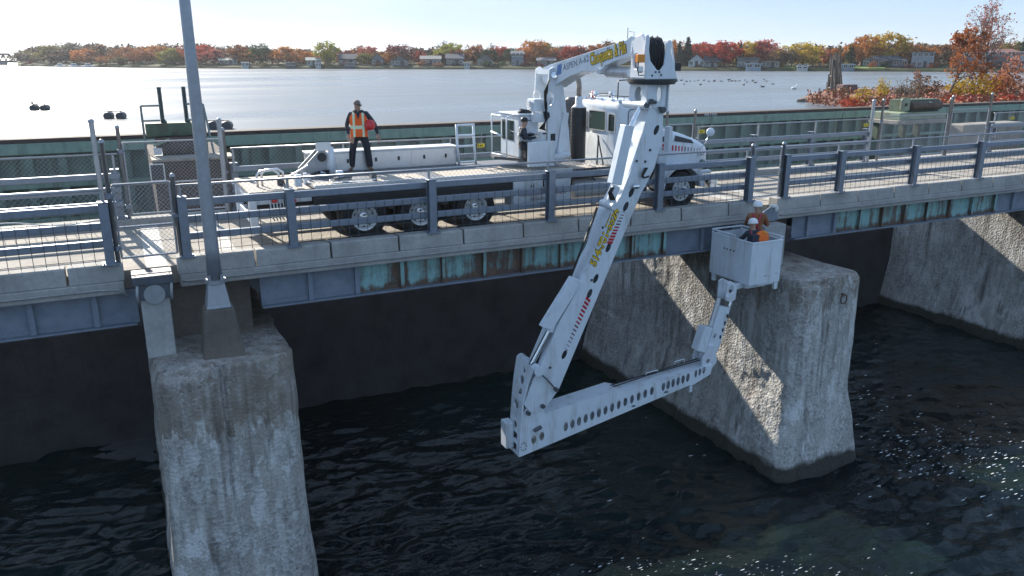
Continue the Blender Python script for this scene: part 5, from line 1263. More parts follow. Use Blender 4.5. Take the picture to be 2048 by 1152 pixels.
# (px, top, width px, kind, colour, metres behind the waterline)
TR = [(60,103,44,'round','grey',25),(105,90,48,'round','olive',22),(148,86,52,'sparse','grey',26),(125,100,40,'round','brown',18),(175,98,44,'round','orange',16),(205,88,50,'round','brown',30),(214,112,26,'round','orange',9),(240,113,28,'round','olive',9),(255,94,44,'round','rust',22),(285,99,40,'round','rust',15),(315,90,50,'round','orange',32),(345,96,36,'round','ylgreen',14),(362,100,36,'oval','yellow',20),
 (405,88,58,'round','red',20),(430,98,40,'round','pink',14),(452,92,40,'sparse','grey',24),(482,88,34,'oval','rust',18),(500,104,30,'round','orange',14),(523,87,36,'oval','green',16),(545,98,36,'sparse','pink',20),(575,93,54,'round','orange',17),(603,97,26,'conifer','spruce',24),(613,102,30,'round','orange',14),(633,106,26,'round','orange',20),(656,82,36,'oval','ylgreen',11),
 (690,100,40,'round','maroon',26),(720,92,36,'sparse','rust',28),(738,92,34,'round','pink',24),(730,105,34,'round','olive',12),(765,102,36,'round','yellow',26),(782,104,32,'round','orange',16),(803,88,50,'round','maroon',20),(838,102,26,'round','red',22),(858,98,12,'conifer','spruce',28),(868,98,14,'conifer','spruce',30),(880,106,30,'round','brown',18),(902,86,52,'round','ylgreen',22),(890,84,40,'sparse','grey',28),(920,98,36,'round','rust',16),(898,105,20,'conifer','green',14),(955,88,36,'round','rust',22),(975,98,40,'round','green',20),(985,90,30,'sparse','brown',28),
 (1000,92,34,'round','red',24),(1025,96,32,'round','green',20),(1048,94,30,'round','pink',24),(1072,79,50,'round','orange',18),(1085,84,36,'round','olive',24),(1115,96,36,'sparse','grey',26),(1140,90,44,'round','red',18),(1166,94,34,'round','maroon',22),(1195,88,40,'round','rust',22),(1216,80,34,'oval','brown',24),(1245,84,44,'round','orange',28),
 (1342,80,40,'round','orange',18),(1357,82,22,'conifer','spruce',11),(1373,73,30,'conifer','spruce',12),(1404,84,50,'round','red',16),(1447,80,54,'round','red',11),(1478,86,24,'conifer','green',14),(1490,82,40,'round','yellow',17),(1512,90,34,'sparse','brown',20),(1530,79,48,'round','pink',18),(1556,98,32,'round','brown',10),(1604,84,62,'round','yellow',13),(1582,98,30,'sparse','grey',9),(1640,96,30,'sparse','pink',16),(1660,96,36,'round','orange',18),
 (1697,86,26,'conifer','green',14),(1722,70,50,'round','orange',18),(1770,64,64,'round','yellow',20),(1752,76,34,'sparse','grey',28),(1812,86,44,'round','rust',26),(1838,92,44,'round','orange',18),(1865,88,50,'round','brown',30),(1905,86,50,'round','rust',28),(1960,92,50,'round','brown',30),(2005,90,46,'round','rust',32),(2024,82,40,'round','olive',18),(2044,64,34,'conifer','spruce',12),(2058,72,30,'conifer','spruce',16)]
cnt = {}
tot = {}
for t_ in TR: tot[(t_[3],t_[4])] = tot.get((t_[3],t_[4]),0)+1
ORD = ['first','second','third','fourth','fifth','sixth','seventh','eighth','ninth','tenth','eleventh','twelfth','thirteenth','fourteenth','fifteenth']
random.seed(21)
for i, (px, ty, wp, kind, col, back) in enumerate(TR):
    P = shore(px, back, 1.2); dist = np.linalg.norm(P - _c)
    zt = onY(px, ty, P[1])[2]; h = zt - 1.2; wm_ = 1.18*wp*dist/1580
    k = cnt.get((kind,col),0); cnt[(kind,col)] = k+1
    lab = f'{CN[col]} {KN[kind]} on the far shore'
    if tot[(kind,col)] > 1: lab = f'{ORD[k]} {CN[col]} {KN[kind]} from the left on the far shore'
    c = K[col]; j = random.uniform(.85, 1.12)
    tree(lab, P, h, wm_, kind, tuple(v*j*random.uniform(.93,1.07) for v in c), i, 'trees of the far shore')
# woods behind the gardens, one mass of crowns
rg = np.random.default_rng(5); C = []; 
wv = []; wf = []; off = 0
W_ = []
for i in range(430):
    px = rg.uniform(38, 2120); back = rg.uniform(32, 95)
    P = shore(px, back, 1.5); sk = float(np.interp(px, [40,140,420,640,720,1000,1250,1600,1800,2048], [104,92,93,104,101,100,94,97,91,90]))
    zt = onY(px, sk+rg.uniform(-6, 6), P[1])[2]; h = max(3, zt-1.5); r_ = h*rg.uniform(.28,.45)
    n_l = 170; d = rg.normal(size=(n_l,3)); d /= np.linalg.norm(d, axis=1)[:,None]; rad = (.5+.5*rg.random((n_l,1))**.6)*(1+.25*rg.normal(size=(n_l,1))*.6)
    W_.append(P + np.array([0,0,h*.6]) + d*rad*np.array([r_, r_, h*.42]))
for i in range(9000):
    px = rg.uniform(38, 2120); P = shore(px, rg.uniform(14, 60), 1.0); P[2] = .9 + rg.random()**1.4*3.2; W_.append(P[None,:])
W_ = np.concatenate(W_)
def woods_mat():
    m, n, l, b = newmat('autumn_woods'); tc = n.new('ShaderNodeTexCoord').outputs['Object']
    f = tex_noise(n, l, tc, .12, 4, .7); f2 = tex_noise(n, l, tc, .6, 2, .6)
    c = ramp(n, l, f, [(.30, (.10,.075,.05)), (.42, (.24,.10,.05)), (.52, (.15,.13,.05)), (.62, (.30,.12,.04)), (.75, (.22,.06,.05))])
    c = mixc(n, l, ramp(n, l, f2, [(.4,0.0),(.7,.5)]), c, (.13,.10,.085))
    l.new(c, b.inputs['Base Color']); b.inputs['Roughness'].default_value = .85
    return m
v, f = quads(W_, .42, rg); tag(put('distant_woods', mesh_np('distant_woods', v, f, woods_mat())), 'autumn woods behind the houses of the far shore', 'woods', kind='stuff')

# ---- garden shrubs and hedges along the bank
random.seed(33); SH = []; SC = {}; SN = {}
for i in range(46):
    px = 60 + i*43 + random.uniform(-14, 14); SH.append((px, random.uniform(3.5, 7.5), random.choice(['green','brown','olive','rust','grey','green','maroon']), random.uniform(1.2, 2.8), random.uniform(2.0, 5.0)))
    k = ('low' if SH[-1][3] < 2 else 'taller', SH[-1][2]); SN[k] = SN.get(k, 0)+1
for i, (px, back, col, h, wd) in enumerate(SH):
    P = shore(px, back, .85); k = ('low' if h < 2 else 'taller', col); q = SC.get(k, 0); SC[k] = q+1
    lab = f'{k[0]} {CN[col]} garden shrub on the far bank' if SN[k] == 1 else f'{ORD[q]} {k[0]} {CN[col]} garden shrub from the left on the far bank'
    tree(lab, P, h, wd, 'bush', tuple(v*random.uniform(.8,1.05) for v in K[col]), i, 'garden shrubs on the far bank', 'shrub', 'shrub')
# ---- houses on the far shore
M_WINF = M('window_white', (.66,.67,.68), .5); M_WIND = glass_mat('window_dark', (.03,.035,.04))
HM = {}
def hm(c): 
    k = tuple(c)
    if k not in HM: HM[k] = M('house_%d' % len(HM), tuple(v*.8 for v in c), .8, var=.12, scale=.8)
    return HM[k]
def house(label, px, wp, hw_, roof, wall_c, roof_c, back, rh=1.6, depth=7, z0=1.0, nwin=3, name='house', cat='house', chim=False, storeys=1):
    P = shore(px, back, z0); dist = np.linalg.norm(P-_c); W = wp*dist/1580; H = hw_
    d = P-_c; ang = math.atan2(d[0], d[1]); hw_ *= .76; rh *= .76; W *= .85; H = hw_; t = thing(name, label, cat, tuple(P), 'houses along the far shore')
    t.rotation_euler = (0,0,-ang); D = depth
    def loc(mb, nm, m, par=None, **k):                                # local coordinates: x right, y away
        me = mb.mesh(nm, m); return put(nm, me, par or t, k.get('bevel', 0))
    w = MB()
    if roof == 'front':
        w.loft([[V(-W/2,y,-1.0), V(W/2,y,-1.0), V(W/2,y,H), V(0,y,H+rh), V(-W/2,y,H)] for y in (-D/2, D/2)])
    else: w.box(-W/2, W/2, -D/2, D/2, -1.0, H)
    loc(w, 'wall', hm(wall_c)); w = MB(); e = .35
    if roof == 'front':
        for s_ in (-1, 1): w.add([(0,-D/2-e,H+rh+.12),(0,D/2+e,H+rh+.12),(s_*(W/2+e),D/2+e,H-.15),(s_*(W/2+e),-D/2-e,H-.15),(0,-D/2-e,H+rh-.05),(0,D/2+e,H+rh-.05),(s_*(W/2+e),D/2+e,H-.32),(s_*(W/2+e),-D/2-e,H-.32)], [(0,1,2,3),(4,5,6,7),(0,3,7,4),(1,2,6,5),(2,3,7,6)])
    elif roof == 'side':
        w.loft([[V(x,-D/2-e,H-.05), V(x,0,H+rh), V(x,D/2+e,H-.05), V(x,D/2+e,H-.2), V(x,-D/2-e,H-.2)] for x in (-W/2-e, W/2+e)])
    elif roof == 'hip':
        k = min(W*.3, 3.0); w.add([(-W/2-e,-D/2-e,H),(W/2+e,-D/2-e,H),(W/2+e,D/2+e,H),(-W/2-e,D/2+e,H),(-W/2+k,0,H+rh),(W/2-k,0,H+rh)], [(0,1,5,4),(1,2,5),(2,3,4,5),(3,0,4),(0,3,2,1)])
    else: w.box(-W/2-.3, W/2+.3, -D/2-.4, D/2+.3, H+.002, H+.25)
    loc(w, 'roof', hm(roof_c))
    for s_ in range(storeys):
        zb = .55 + s_*2.6
        for k in range(nwin):
            xw = -W/2 + W*(k+.5)/nwin; ww = min(.85, W/nwin*.36)
            if s_ == 0 and k == nwin//2 and name == 'house':
                w = MB(); w.box(xw-.42, xw+.42, -D/2-.06, -D/2-.003, -.2, 1.85); loc(w, 'door', hm((.10,.09,.09))); continue
            w = MB(); w.box(xw-ww, xw+ww, -D/2-.06, -D/2-.003, zb, zb+1.15); f = loc(w, 'window', M_WINF)
            w = MB(); w.box(xw-ww+.08, xw-.03, -D/2-.075, -D/2-.062, zb+.08, zb+1.07); w.box(xw+.03, xw+ww-.08, -D/2-.075, -D/2-.062, zb+.08, zb+1.07); loc(w, 'pane', M_WIND, f)
    if chim: w = MB(); w.box(W*.2, W*.2+.6, -.3, .3, H+rh*.3, H+rh+.8); loc(w, 'chimney', hm((.20,.12,.10)))
    return t
house('house with bright white roof in the trees left of the lamp post', 338, 20, 3.2, 'side', (.18,.19,.20), (.80,.80,.78), 22, 2.6, 8, 1.6)
house('low pale house just right of the lamp post', 458, 36, 2.4, 'side', (.20,.24,.24), (.16,.19,.19), 12, 1.0, 7, 1.0, 4)
house('white boathouse at the water right of the lamp post', 491, 14, 2.0, 'flat', (.50,.56,.58), (.62,.66,.68), 1.5, 1, 4, .4, 2, 'boathouse', 'boathouse')
house('dark open boathouse left of the worker', 582, 20, 1.7, 'flat', (.07,.08,.09), (.12,.12,.12), 1.5, 1, 4, .4, 2, 'boathouse', 'boathouse')
house('pale blue-grey cottage below the orange trees', 628, 30, 2.6, 'side', (.30,.36,.36), (.20,.24,.25), 9, 1.2, 7, .9, 3)
house('pale boathouse left of the tall yellow-green tree', 637, 12, 1.7, 'flat', (.42,.47,.48), (.45,.48,.50), 1.5, 1, 4, .4, 2, 'boathouse', 'boathouse')
house('big slate-roofed house above the worker', 697, 38, 3.0, 'side', (.13,.12,.14), (.065,.075,.095), 13, 2.2, 8, 1.0, 4)
house('dark boathouse above the worker', 700, 22, 1.7, 'flat', (.08,.09,.12), (.11,.12,.14), 1.5, 1, 4, .4, 3, 'boathouse', 'boathouse')
house('blue-roofed house right of the worker', 756, 24, 3.2, 'front', (.16,.19,.22), (.09,.11,.14), 12, 2.0, 8, 1.0, 3)
house('dark gabled cottage with wide brown eaves', 800, 40, 2.2, 'front', (.12,.14,.16), (.10,.09,.09), 10, 2.2, 8, .9, 4)
house('pale long house with low roof', 862, 44, 3.0, 'side', (.26,.27,.28), (.18,.18,.19), 12, 1.4, 8, 1.0, 5)
house('dark blue house with dormer roof', 910, 38, 3.2, 'side', (.15,.16,.20), (.06,.07,.10), 12, 2.0, 8, 1.0, 4, chim=True)
house('small white boathouse below the dark blue house', 934, 13, 2.0, 'flat', (.48,.52,.54), (.50,.53,.55), 1.5, 1, 4, .4, 2, 'boathouse', 'boathouse')
house('olive cottage left of the boom', 970, 34, 3.2, 'front', (.20,.20,.18), (.14,.13,.12), 11, 1.6, 8, 1.0, 3)
house('tall blue-grey house left of the control cab', 1035, 27, 5.2, 'side', (.20,.25,.30), (.10,.12,.14), 12, 1.4, 8, .9, 3, storeys=2)
house('low grey house behind the boom column', 1092, 40, 2.6, 'side', (.24,.24,.25), (.17,.17,.18), 12, 1.2, 8, .9, 4)
house('white gabled house with dark roof right of the boom head', 1392, 34, 2.2, 'front', (.52,.58,.62), (.09,.10,.12), 10, 2.6, 7, 1.0, 3)
house('dark-roofed wing right of the white gabled house', 1424, 34, 2.0, 'side', (.36,.36,.36), (.06,.07,.09), 11, 2.4, 7, 1.0, 3)
house('grey-brown flat-roofed house above the blue boathouse', 1494, 44, 3.6, 'flat', (.20,.20,.21), (.17,.16,.16), 9, 1, 7, .8, 5)
house('pale blue boathouse with dark door', 1506, 32, 1.9, 'flat', (.36,.44,.50), (.40,.44,.47), 1.2, 1, 4, .4, 2, 'boathouse', 'boathouse')
house('low brown house right of the blue boathouse', 1540, 36, 2.2, 'flat', (.22,.20,.17), (.20,.19,.18), 7, 1, 6, .8, 4)
house('white canopy dock on the lawn below the yellow tree', 1604, 22, 1.4, 'flat', (.62,.62,.60), (.70,.70,.68), 1.0, 1, 4, .2, 2, 'boathouse', 'boathouse')
house('blue-grey boathouse behind the timber piles', 1690, 34, 1.7, 'flat', (.26,.32,.36), (.36,.41,.44), 1.2, 1, 4, .4, 3, 'boathouse', 'boathouse')
house('long dark bungalow on the bright green lawn', 1768, 84, 2.4, 'hip', (.10,.12,.14), (.045,.055,.075), 13, 1.8, 9, 1.1, 6, chim=True)
house('white two-storey house with flat roof', 1842, 40, 5.4, 'flat', (.36,.38,.40), (.22,.28,.33), 13, 1, 8, .9, 4, storeys=2)
house('white-railed terrace house behind the island tree', 1945, 56, 4.6, 'flat', (.28,.32,.36), (.45,.47,.5), 10, 1, 7, .9, 5, storeys=2)
house('brick house with red hip roof at the right edge', 1998, 74, 5.0, 'hip', (.30,.20,.18), (.24,.11,.09), 13, 1.7, 9, 1.0, 5, storeys=2)
house('pale house with bay window at the right edge', 2040, 40, 4.6, 'hip', (.48,.53,.58), (.24,.11,.09), 9, 1.2, 7, 1.0, 3, storeys=2)
# lawns that show as bright patches
for px, wp, tx in ((1738, 62, 'before the long dark bungalow'), (1580, 60, 'left of the white canopy dock')):
    w = MB(); a = [shore(px-wp/2, 2.5, .83), shore(px+wp/2, 2.5, .83), shore(px+wp/2, 9.5, 1.22), shore(px-wp/2, 9.5, 1.22)]
    w.add(a, [(0,1,2,3)]); tag(w.build('lawn', M('lawn', (.12,.19,.03), .9, var=.2, scale=.4)), 'bright green lawn ' + tx, None, kind='structure')
# ---- small boats at the left end of the shore
for i, (px, L, tx) in enumerate(((122, 4.2, 'leftmost of the white boats at the left end of the shore'), (150, 4.8, 'middle one of the white boats at the left end of the shore'), (178, 5.2, 'rightmost of the white boats at the left end of the shore'))):
    P = shore(px, -2, 0); t = thing('moored_boat', 'white cabin cruiser, ' + tx, 'boat', tuple(P), 'boats at the far shore'); w = MB()
    w.loft([[V(P[0]+x, P[1]+s_*b, z) for s_, z in ((-1,.1),(-1.15,.7),(1.15,.7),(1,.1))] for x, b in ((-L/2,.8),(0,1.1),(L*.3,.9),(L/2,.08))]); w.build('hull', M('boat_white', (.75,.76,.77), .4), t)
    w = MB(); w.box(P[0]-L*.25, P[0]+L*.12, P[1]-.8, P[1]+.8, .7, 1.4); w.build('cabin', M('boat_white', (.75,.76,.77), .4), t); w = MB(); w.box(P[0]-L*.22, P[0]+L*.09, P[1]-.83, P[1]-.81, .95, 1.25); w.build('cabin_window', M_WIND, t)
# ---- truss bridge at the far left
M_TRUSS = M('truss_steel', (.06, .065, .07), .7)
t = thing('truss_bridge', 'dark steel truss bridge at the far left end of the lake', 'bridge', tuple(onY(0, 124, 470)))
def tp(px, py): return onY(px, py, 470)
w = MB(); w.beam(tp(-120, 122), tp(36, 123.5), 5, 1.2); w.build('deck', M_TRUSS, t)
w = MB(); w.beam(tp(-120, 108), tp(18, 108.5), 1, .8); w.build('top_chord', M_TRUSS, t)
for k in range(-8, 3):
    x = 6*k*2; a, b = (122, 108)
    w = MB(); w.beam(tp(x, a), tp(x+6, b), .5, .5); w.build('diagonal', M_TRUSS, t); w = MB(); w.beam(tp(x+6, b), tp(x+12, a), .5, .5); w.build('diagonal', M_TRUSS, t)
    w = MB(); w.beam(tp(x+6, b), tp(x+6, a), .35, .35); w.build('hanger', M_TRUSS, t)
w = MB(); w.box(*(lambda q: (q[0]-4, q[0]+4, q[1]-3, q[1]+3, -1, onY(0,122,470)[2]-.6))(tp(-6,124))); w.build('bridge_foot', hm((.3,.3,.3)), t)
w = MB(); w.beam(tp(18,108.5), tp(30,122), .6, .6); w.build('end_post', M_TRUSS, t)

# ---- floats in pairs on the lake
M_DRUM = M('float_drum', (.06, .065, .075), .5, var=.2)
for px, py, tx in ((77, 219, 'leftmost, with a perched bird'), (227, 235, 'middle one, left of the hoist'), (437, 256, 'nearest one, right of the lamp post')):
    P = onZ(px, py, .05); dist = np.linalg.norm(P-_c); s_ = .30 if px > 300 else .27
    t = thing('lake_float', 'pair of dark drum floats on the lake, ' + tx, 'float', tuple(P), 'drum floats on the lake')
    for k in (-1, 1):
        c = P + _r*k*(.42 if px < 400 else .40); w = MB(); w.lathe(c + V(0,-.45,.12), (.25,1,0), [(.05,0),(s_*.9,.0),(s_,.06),(s_,.84),(s_*.9,.9),(.05,.9)], 16); o = w.build('drum', M_DRUM, t); smooth_by_angle(o.data, 40)
    w = MB(); w.beam(P - _r*.6 + V(0,0,.42), P + _r*.6 + V(0,0,.42), .08, .06); w.build('bar', M_DRUM, t)
    if px < 100:
        c = P - _r*.42 + V(0,0,.40); w = MB(); w.sphere(c + V(0,0,.12), (.08,.16,.10), 8, 6); w.tube([c+V(0,.1,.18), c+V(.0,.12,.36), c+V(-.06,.1,.44)], [.04,.03,.02], 6); o = w.build('cormorant', M_BLACK, smooth=True); tag(o, 'small dark bird perched on the leftmost float', 'bird')
# ---- waterfowl scattered on the lake
def duck_mesh():
    w = MB(); w.sphere((0,0,.06), (.22,.12,.11), 8, 5); w.sphere((.22,0,.20), (.07,.06,.06), 6, 4); w.tube([(-.18,0,.1),(-.3,0,.16)], [.06,.01], 5); return w.mesh('duck', M('duck_dark', (.06,.055,.05), .8))
dm = duck_mesh(); random.seed(4)
spots = [(1352+random.gauss(0,3)+k*9.2, 162.5+random.uniform(-1.6,1.4)) for k in range(18)] + [(1368,169.5),(1401,169.8),(1458,160),(1487,170.5),(1494,165),(1511,166),(1525,174.5),(1528,159.5),(1533,163),(1546,169)]
for px, py in spots:
    P = onZ(px, py, 0); o = put('waterfowl', dm); o.location = P; o.rotation_euler = (0,0,random.random()*6.28); sc_ = random.uniform(.8,1.15); o.scale = (sc_,)*3
    tag(o, 'small dark waterbird in the flock on the lake right of the boom head', 'bird', 'waterfowl on the lake')
P = onZ(1588, 178.5, 0); w = MB(); w.sphere(P+V(0,0,.14), (.42,.22,.2), 10, 7); w.tube([P+V(.3,0,.25), P+V(.42,0,.55), P+V(.5,0,.6)], [.07,.05,.05], 6); tag(w.build('swan', M('swan_white', (.8,.8,.78), .6), smooth=True), 'white bird floating alone left of the timber piles', 'bird')

# ---- island at the right
isl_near = [(1600,202),(1640,207),(1720,216),(1850,222),(2048,222),(2300,222)]; isl_far = [(1606,198),(1650,192),(1720,187),(1850,181),(2048,166),(2300,160)]
w = MB(); g = []
us = np.linspace(0, 1, 60); vs_ = np.linspace(0, 1, 14)
for u in us:
    px = 1600 + 700*u**1.3
    yn = np.interp(px, [p[0] for p in isl_near], [p[1] for p in isl_near]); yf = np.interp(px, [p[0] for p in isl_far], [p[1] for p in isl_far])
    A = onZ(px, yn, 0); B = onZ(px, yf, 0)
    for v in vs_:
        Q = A + (B-A)*v; hh = 4*v*(1-v); z = -.25 + 1.0*hh**.5*min(1, .35+u*6) + .25*fbm(np.array([Q[0]*.6]), np.array([Q[1]*.6]), np.array([.5]), 4)[0]*2
        g.append((Q[0], Q[1], z))
nv = len(vs_); w.add(g, [(i*nv+k, (i+1)*nv+k, (i+1)*nv+k+1, i*nv+k+1) for i in range(len(us)-1) for k in range(nv-1)])
tag(w.build('island', M('island_soil', (.13,.09,.07), .95, var=.4, scale=1.5, bmp=.4, dirt=(.22,.10,.07), dirt_amt=.5), smooth=True), 'low island bank with autumn scrub', None, kind='structure')
rk = []
def rock_mesh(seed):
    rg = np.random.default_rng(seed); bm = bmesh.new(); bmesh.ops.create_icosphere(bm, subdivisions=2, radius=1)
    for v in bm.verts:
        k = 1+.35*mnoise.noise(v.co*1.3+Vector((seed*3.1,0,0))); v.co *= k; v.co.z *= .6
    me = bpy.data.meshes.new('rock'); bm.to_mesh(me); bm.free(); me.materials.append(M_ROCK); return me
rms = [rock_mesh(s) for s in range(4)]
random.seed(9)
for i in range(16):
    px = 1602+i*6.3+random.uniform(-3,3); py = 203+max(0,(px-1640))*.05+random.uniform(-3.5,2.0)
    P = onZ(px, py, .05); o = put('shore_rock', rms[i%4]); o.location = P; o.scale = [random.uniform(.25,.55)]*3; o.rotation_euler = (0,0,random.random()*6)
    tag(o, f'{ORD[i] if i < 15 else "last"} dark rock from the left along the tip of the island', 'rock', 'rocks at the island tip')
# dry grass and low scrub as ground cover
rg = np.random.default_rng(8); C = []
for i in range(9000):
    px = 1612+ (rg.random()**.8)*640; t0 = rg.random()
    yn = np.interp(px, [p[0] for p in isl_near], [p[1] for p in isl_near]); yf = np.interp(px, [p[0] for p in isl_far], [p[1] for p in isl_far])
    Q = onZ(px, yn+(yf-yn)*(.06+.88*t0), .35); Q[2] = .25 + rg.random()**1.5*.9; C.append(Q)
C = np.array(C); v, f = quads(C, .10, rg)
def scrub_mat():
    m, n, l, b = newmat('red_scrub'); tc = n.new('ShaderNodeTexCoord').outputs['Object']
    f = tex_noise(n, l, tc, .45, 4, .65); l.new(ramp(n, l, f, [(.3, (.14,.05,.04)), (.42, (.30,.07,.06)), (.52, (.26,.13,.05)), (.62, (.34,.09,.07)), (.75, (.20,.16,.06))]), b.inputs['Base Color']); b.inputs['Roughness'].default_value = .85; return m
tag(put('low_scrub', mesh_np('low_scrub', v, f, scrub_mat())), 'low red and brown scrub covering the island', 'scrub', kind='stuff')
# shrubs
def bush(label, px, py, wp, hp, col, var, z=.3):
    P = onZ(px, py, z); dist = np.linalg.norm(P-_c); t = tree(label, P - V(0,0,.1), hp*dist/1580*1.18, wp*dist/1580, 'bush', K[col] if isinstance(col, str) else col, var, 'shrubs on the island', 'shrub', 'shrub'); return t
bush('yellow shrub nearest the timber piles', 1722, 208, 44, 34, 'yellow', 0)
bush('narrow yellow shrub left of the right hand hoist', 1762, 205, 30, 50, 'yellow', 1)
bush('low red shrub below the yellow shrubs', 1705, 213, 60, 20, 'red', 2)
bush('dull brown shrub behind the timber piles', 1680, 196, 66, 24, (.16,.10,.06), 1)
bush('grey leafless-looking shrub behind the hoist hoops', 1800, 204, 60, 40, 'grey', 2)
bush('brown shrub right of the hoist hoops', 1845, 200, 70, 44, 'brown', 0)
bush('big yellow shrub under the tall trees', 1938, 203, 96, 56, (.40,.27,.03), 1)
bush('orange shrub right of the big yellow shrub', 1990, 200, 70, 50, 'rust', 2)
bush('pale red shrub high at the right edge', 2020, 192, 96, 70, (.36,.17,.12), 0)
bush('bright red low shrub at the right edge', 2030, 214, 80, 30, 'red', 1)
bush('red low shrub under the tall trees', 1895, 213, 80, 26, 'red', 2)
bush('dark red low shrub right of the hoist', 1960, 214, 70, 24, 'maroon', 0)
# tall trees of the island, grown branch by branch
def grown_tree(label, base, top, spread, leafcol, leaf_n, seed, tilt=(0,0), leaf=.10, low=.2):
    rg = np.random.default_rng(seed); base = V(*base); top = V(*top); H = np.linalg.norm(top-base)
    t = thing('island_tree', label, 'tree', tuple(base), 'tall trees of the island'); w = MB(); tips = []
    def grow(p, d, L, r, lev):
        n = 4; pts = [p]; rs = [r]
        for k in range(n):
            d = d + rg.normal(size=3)*.10 + V(0,0,.04); d /= np.linalg.norm(d); p = p + d*L/n; pts.append(p); rs.append(r*(1-.75*(k+1)/n) if lev else r*(1-.8*(k+1)/n))
        w.tube(pts, rs, 6 if lev < 2 else 3)
        if lev >= 3 or L < .5: tips.extend(pts[1:]); return
        if lev == 2: tips.extend(pts[2:])
        nb = (15, 6, 5)[lev]
        for k in range(nb):
            u = (low + (1-low)*(k+rg.random())/nb) if lev == 0 else (.25+.75*(k+rg.random())/nb)
            j = min(n-1, int(u*n)); q = pts[j] + (pts[j+1]-pts[j])*(u*n-j)
            side = rg.normal(size=3); side -= d*(side@d); side /= np.linalg.norm(side)
            dd = d*(.55+.3*rg.random()) + side*(spread if lev == 0 else .75); dd /= np.linalg.norm(dd)
            grow(q, dd, L*((.42 if lev == 0 else .5)*(1.15-.55*u)), max(.008, rs[j]*.5), lev+1)
    grow(base, (top-base)/H, H*.93, .028*H**.9, 0)
    w.build('trunk', M('island_bark', (.11,.095,.085), .9, var=.3, scale=6), t)
    tips = np.array(tips); C = tips[rg.integers(0, len(tips), leaf_n)] + rg.normal(size=(leaf_n,3))*.14; v, f = quads(C, leaf, rg)
    me = mesh_np('crown', v - base, f, M_LEAF); o = put('crown', me, t); o.color = (*leafcol, 1); return t
b0 = onZ(1888, 206, .3); dY = b0[1]
grown_tree('orange and red maple on the island, left of the two taller trees', b0, onY(1915, 62, dY), 1.0, (.36,.13,.055), 1900, 3, low=.28, leaf=.085)
b1 = onZ(1956, 190, .4); grown_tree('thin straight half-bare tree between the maple and the leaning tree', b1, onY(1972, 30, b1[1]), .55, (.40,.09,.06), 520, 4, low=.4, leaf=.075)
b2 = onZ(1968, 196, .4); grown_tree('tallest leaning half-bare tree at the right of the island', b2, onY(2006, 12, b2[1]), .62, (.34,.13,.11), 520, 6, low=.38, leaf=.075)
b3 = onZ(1840, 196, .3); grown_tree('small leafless tree behind the hoist hoops', b3, onY(1838, 140, b3[1]), .8, (.25,.12,.08), 120, 8)
# timber piles
t = thing('pile_cluster', 'cluster of weathered timber piles at the tip of the island', 'piles', tuple(onZ(1668, 196, .1))); random.seed(12)
M_PILE = M('weathered_timber', (.12,.11,.10), .9, var=.35, scale=2.5, bmp=.4)
for k in range(17):
    px = 1650 + 36*(k+random.random())/17; px = min(max(px, 1648), 1686); ty = 92+random.random()*34 + (28 if px < 1657 else 0) + abs(px-1672)*1.0
    B = onZ(px+random.uniform(-2,2), 196+random.uniform(-3,3), -.1); A = onY(px+random.uniform(-1.5,1.5)+ (1672-px)*.25, ty, B[1])
    w = MB(); w.tube([B, (A+B)/2+V(.02,0,0), A], [.115,.10,.085], 7); w.build('pile', M_PILE, t)
for zz in (1.0, 2.1):
    c = onZ(1667, 196, .1); w = MB(); w.tube([c+V(.62*math.cos(a), .5*math.sin(a), zz) for a in np.linspace(0, 2*math.pi, 15)[:-1]], .035, 5, closed=True); w.build('binding_cable', M_STEEL, t)
A = onZ(1667, 196, 0); w = MB(); P = onY(1660, 92, A[1]); w.cyl(A, P, .03, n=6); w.box(P[0]-.25, P[0]+.3, P[1]-.03, P[1]+.03, P[2]-.1, P[2]); w.build('mast', M_STEEL, t)
t = thing('concrete_footing', 'weathered pinkish concrete footing behind the timber piles', 'footing', tuple(onZ(1692, 199, 0)))
c = onZ(1692, 199, .0); w = MB(); w.box(c[0]-.95, c[0]+.95, c[1]-.4, c[1]+.5, -.2, onY(1692, 169, c[1])[2]); w.build('block', concrete_mat('pink_concrete', (.26,.18,.16), 'plain'), t, bevel=.06)
w = MB(); c = onZ(1662, 200, 0); w.box(c[0]-.8, c[0]+.7, c[1]-.3, c[1]+.4, -.1, .75); w.build('step', concrete_mat('pale_concrete', (.4,.37,.34), 'plain'), t, bevel=.06)
w = MB(); P = onZ(1636, 202, .2); w.cyl(P, P+V(0,0,1.15), .03, n=6); tag(w.build('stake', M_STEEL), 'thin stake standing at the tip of the island', 'stake')

# ================================================================== machinery on the upstream piers
M_MGREEN = M('machine_green', (.09,.13,.09), .65, var=.25, scale=4, dirt=(.10,.06,.04), dirt_amt=.4)
M_PGREEN = M('machine_pale_green', (.24,.29,.21), .65, var=.2, scale=4, dirt=(.12,.08,.06), dirt_amt=.3)
def up_block(label, x0, x1, y0, y1, z1, mat):
    w = MB(); w.box(x0, x1, y0, y1, -1.7, z1); o = w.build('pier_upstand', mat, bevel=.04); tag(o, label, 'concrete block', 'pier upstands'); return o
M_UPB = concrete_mat('brown_upstand', (.125,.10,.085), 'plain'); M_UPP = concrete_mat('pale_upstand', (.36,.33,.29), 'plain')
up_block('brown concrete block under the left hoist', .62, 2.72, 23.6, 28.8, 1.28, M_UPB)
up_block('concrete block behind the truck bonnet', 15.7, 17.5, 23.8, 28.8, .9, M_UPP)
up_block('pale concrete block beside the right hand gate', 33.7, 37.9, 23.4, 24.3, 1.12, M_UPP)
w = MB(); w.box(.6, 2.75, 23.57, 24.6, 1.285, 1.36); tag(w.build('sill_plank', M('sill_paint', (.30,.26,.21), .8, var=.3), bevel=.02), 'pale sill along the top of the brown block', 'sill')
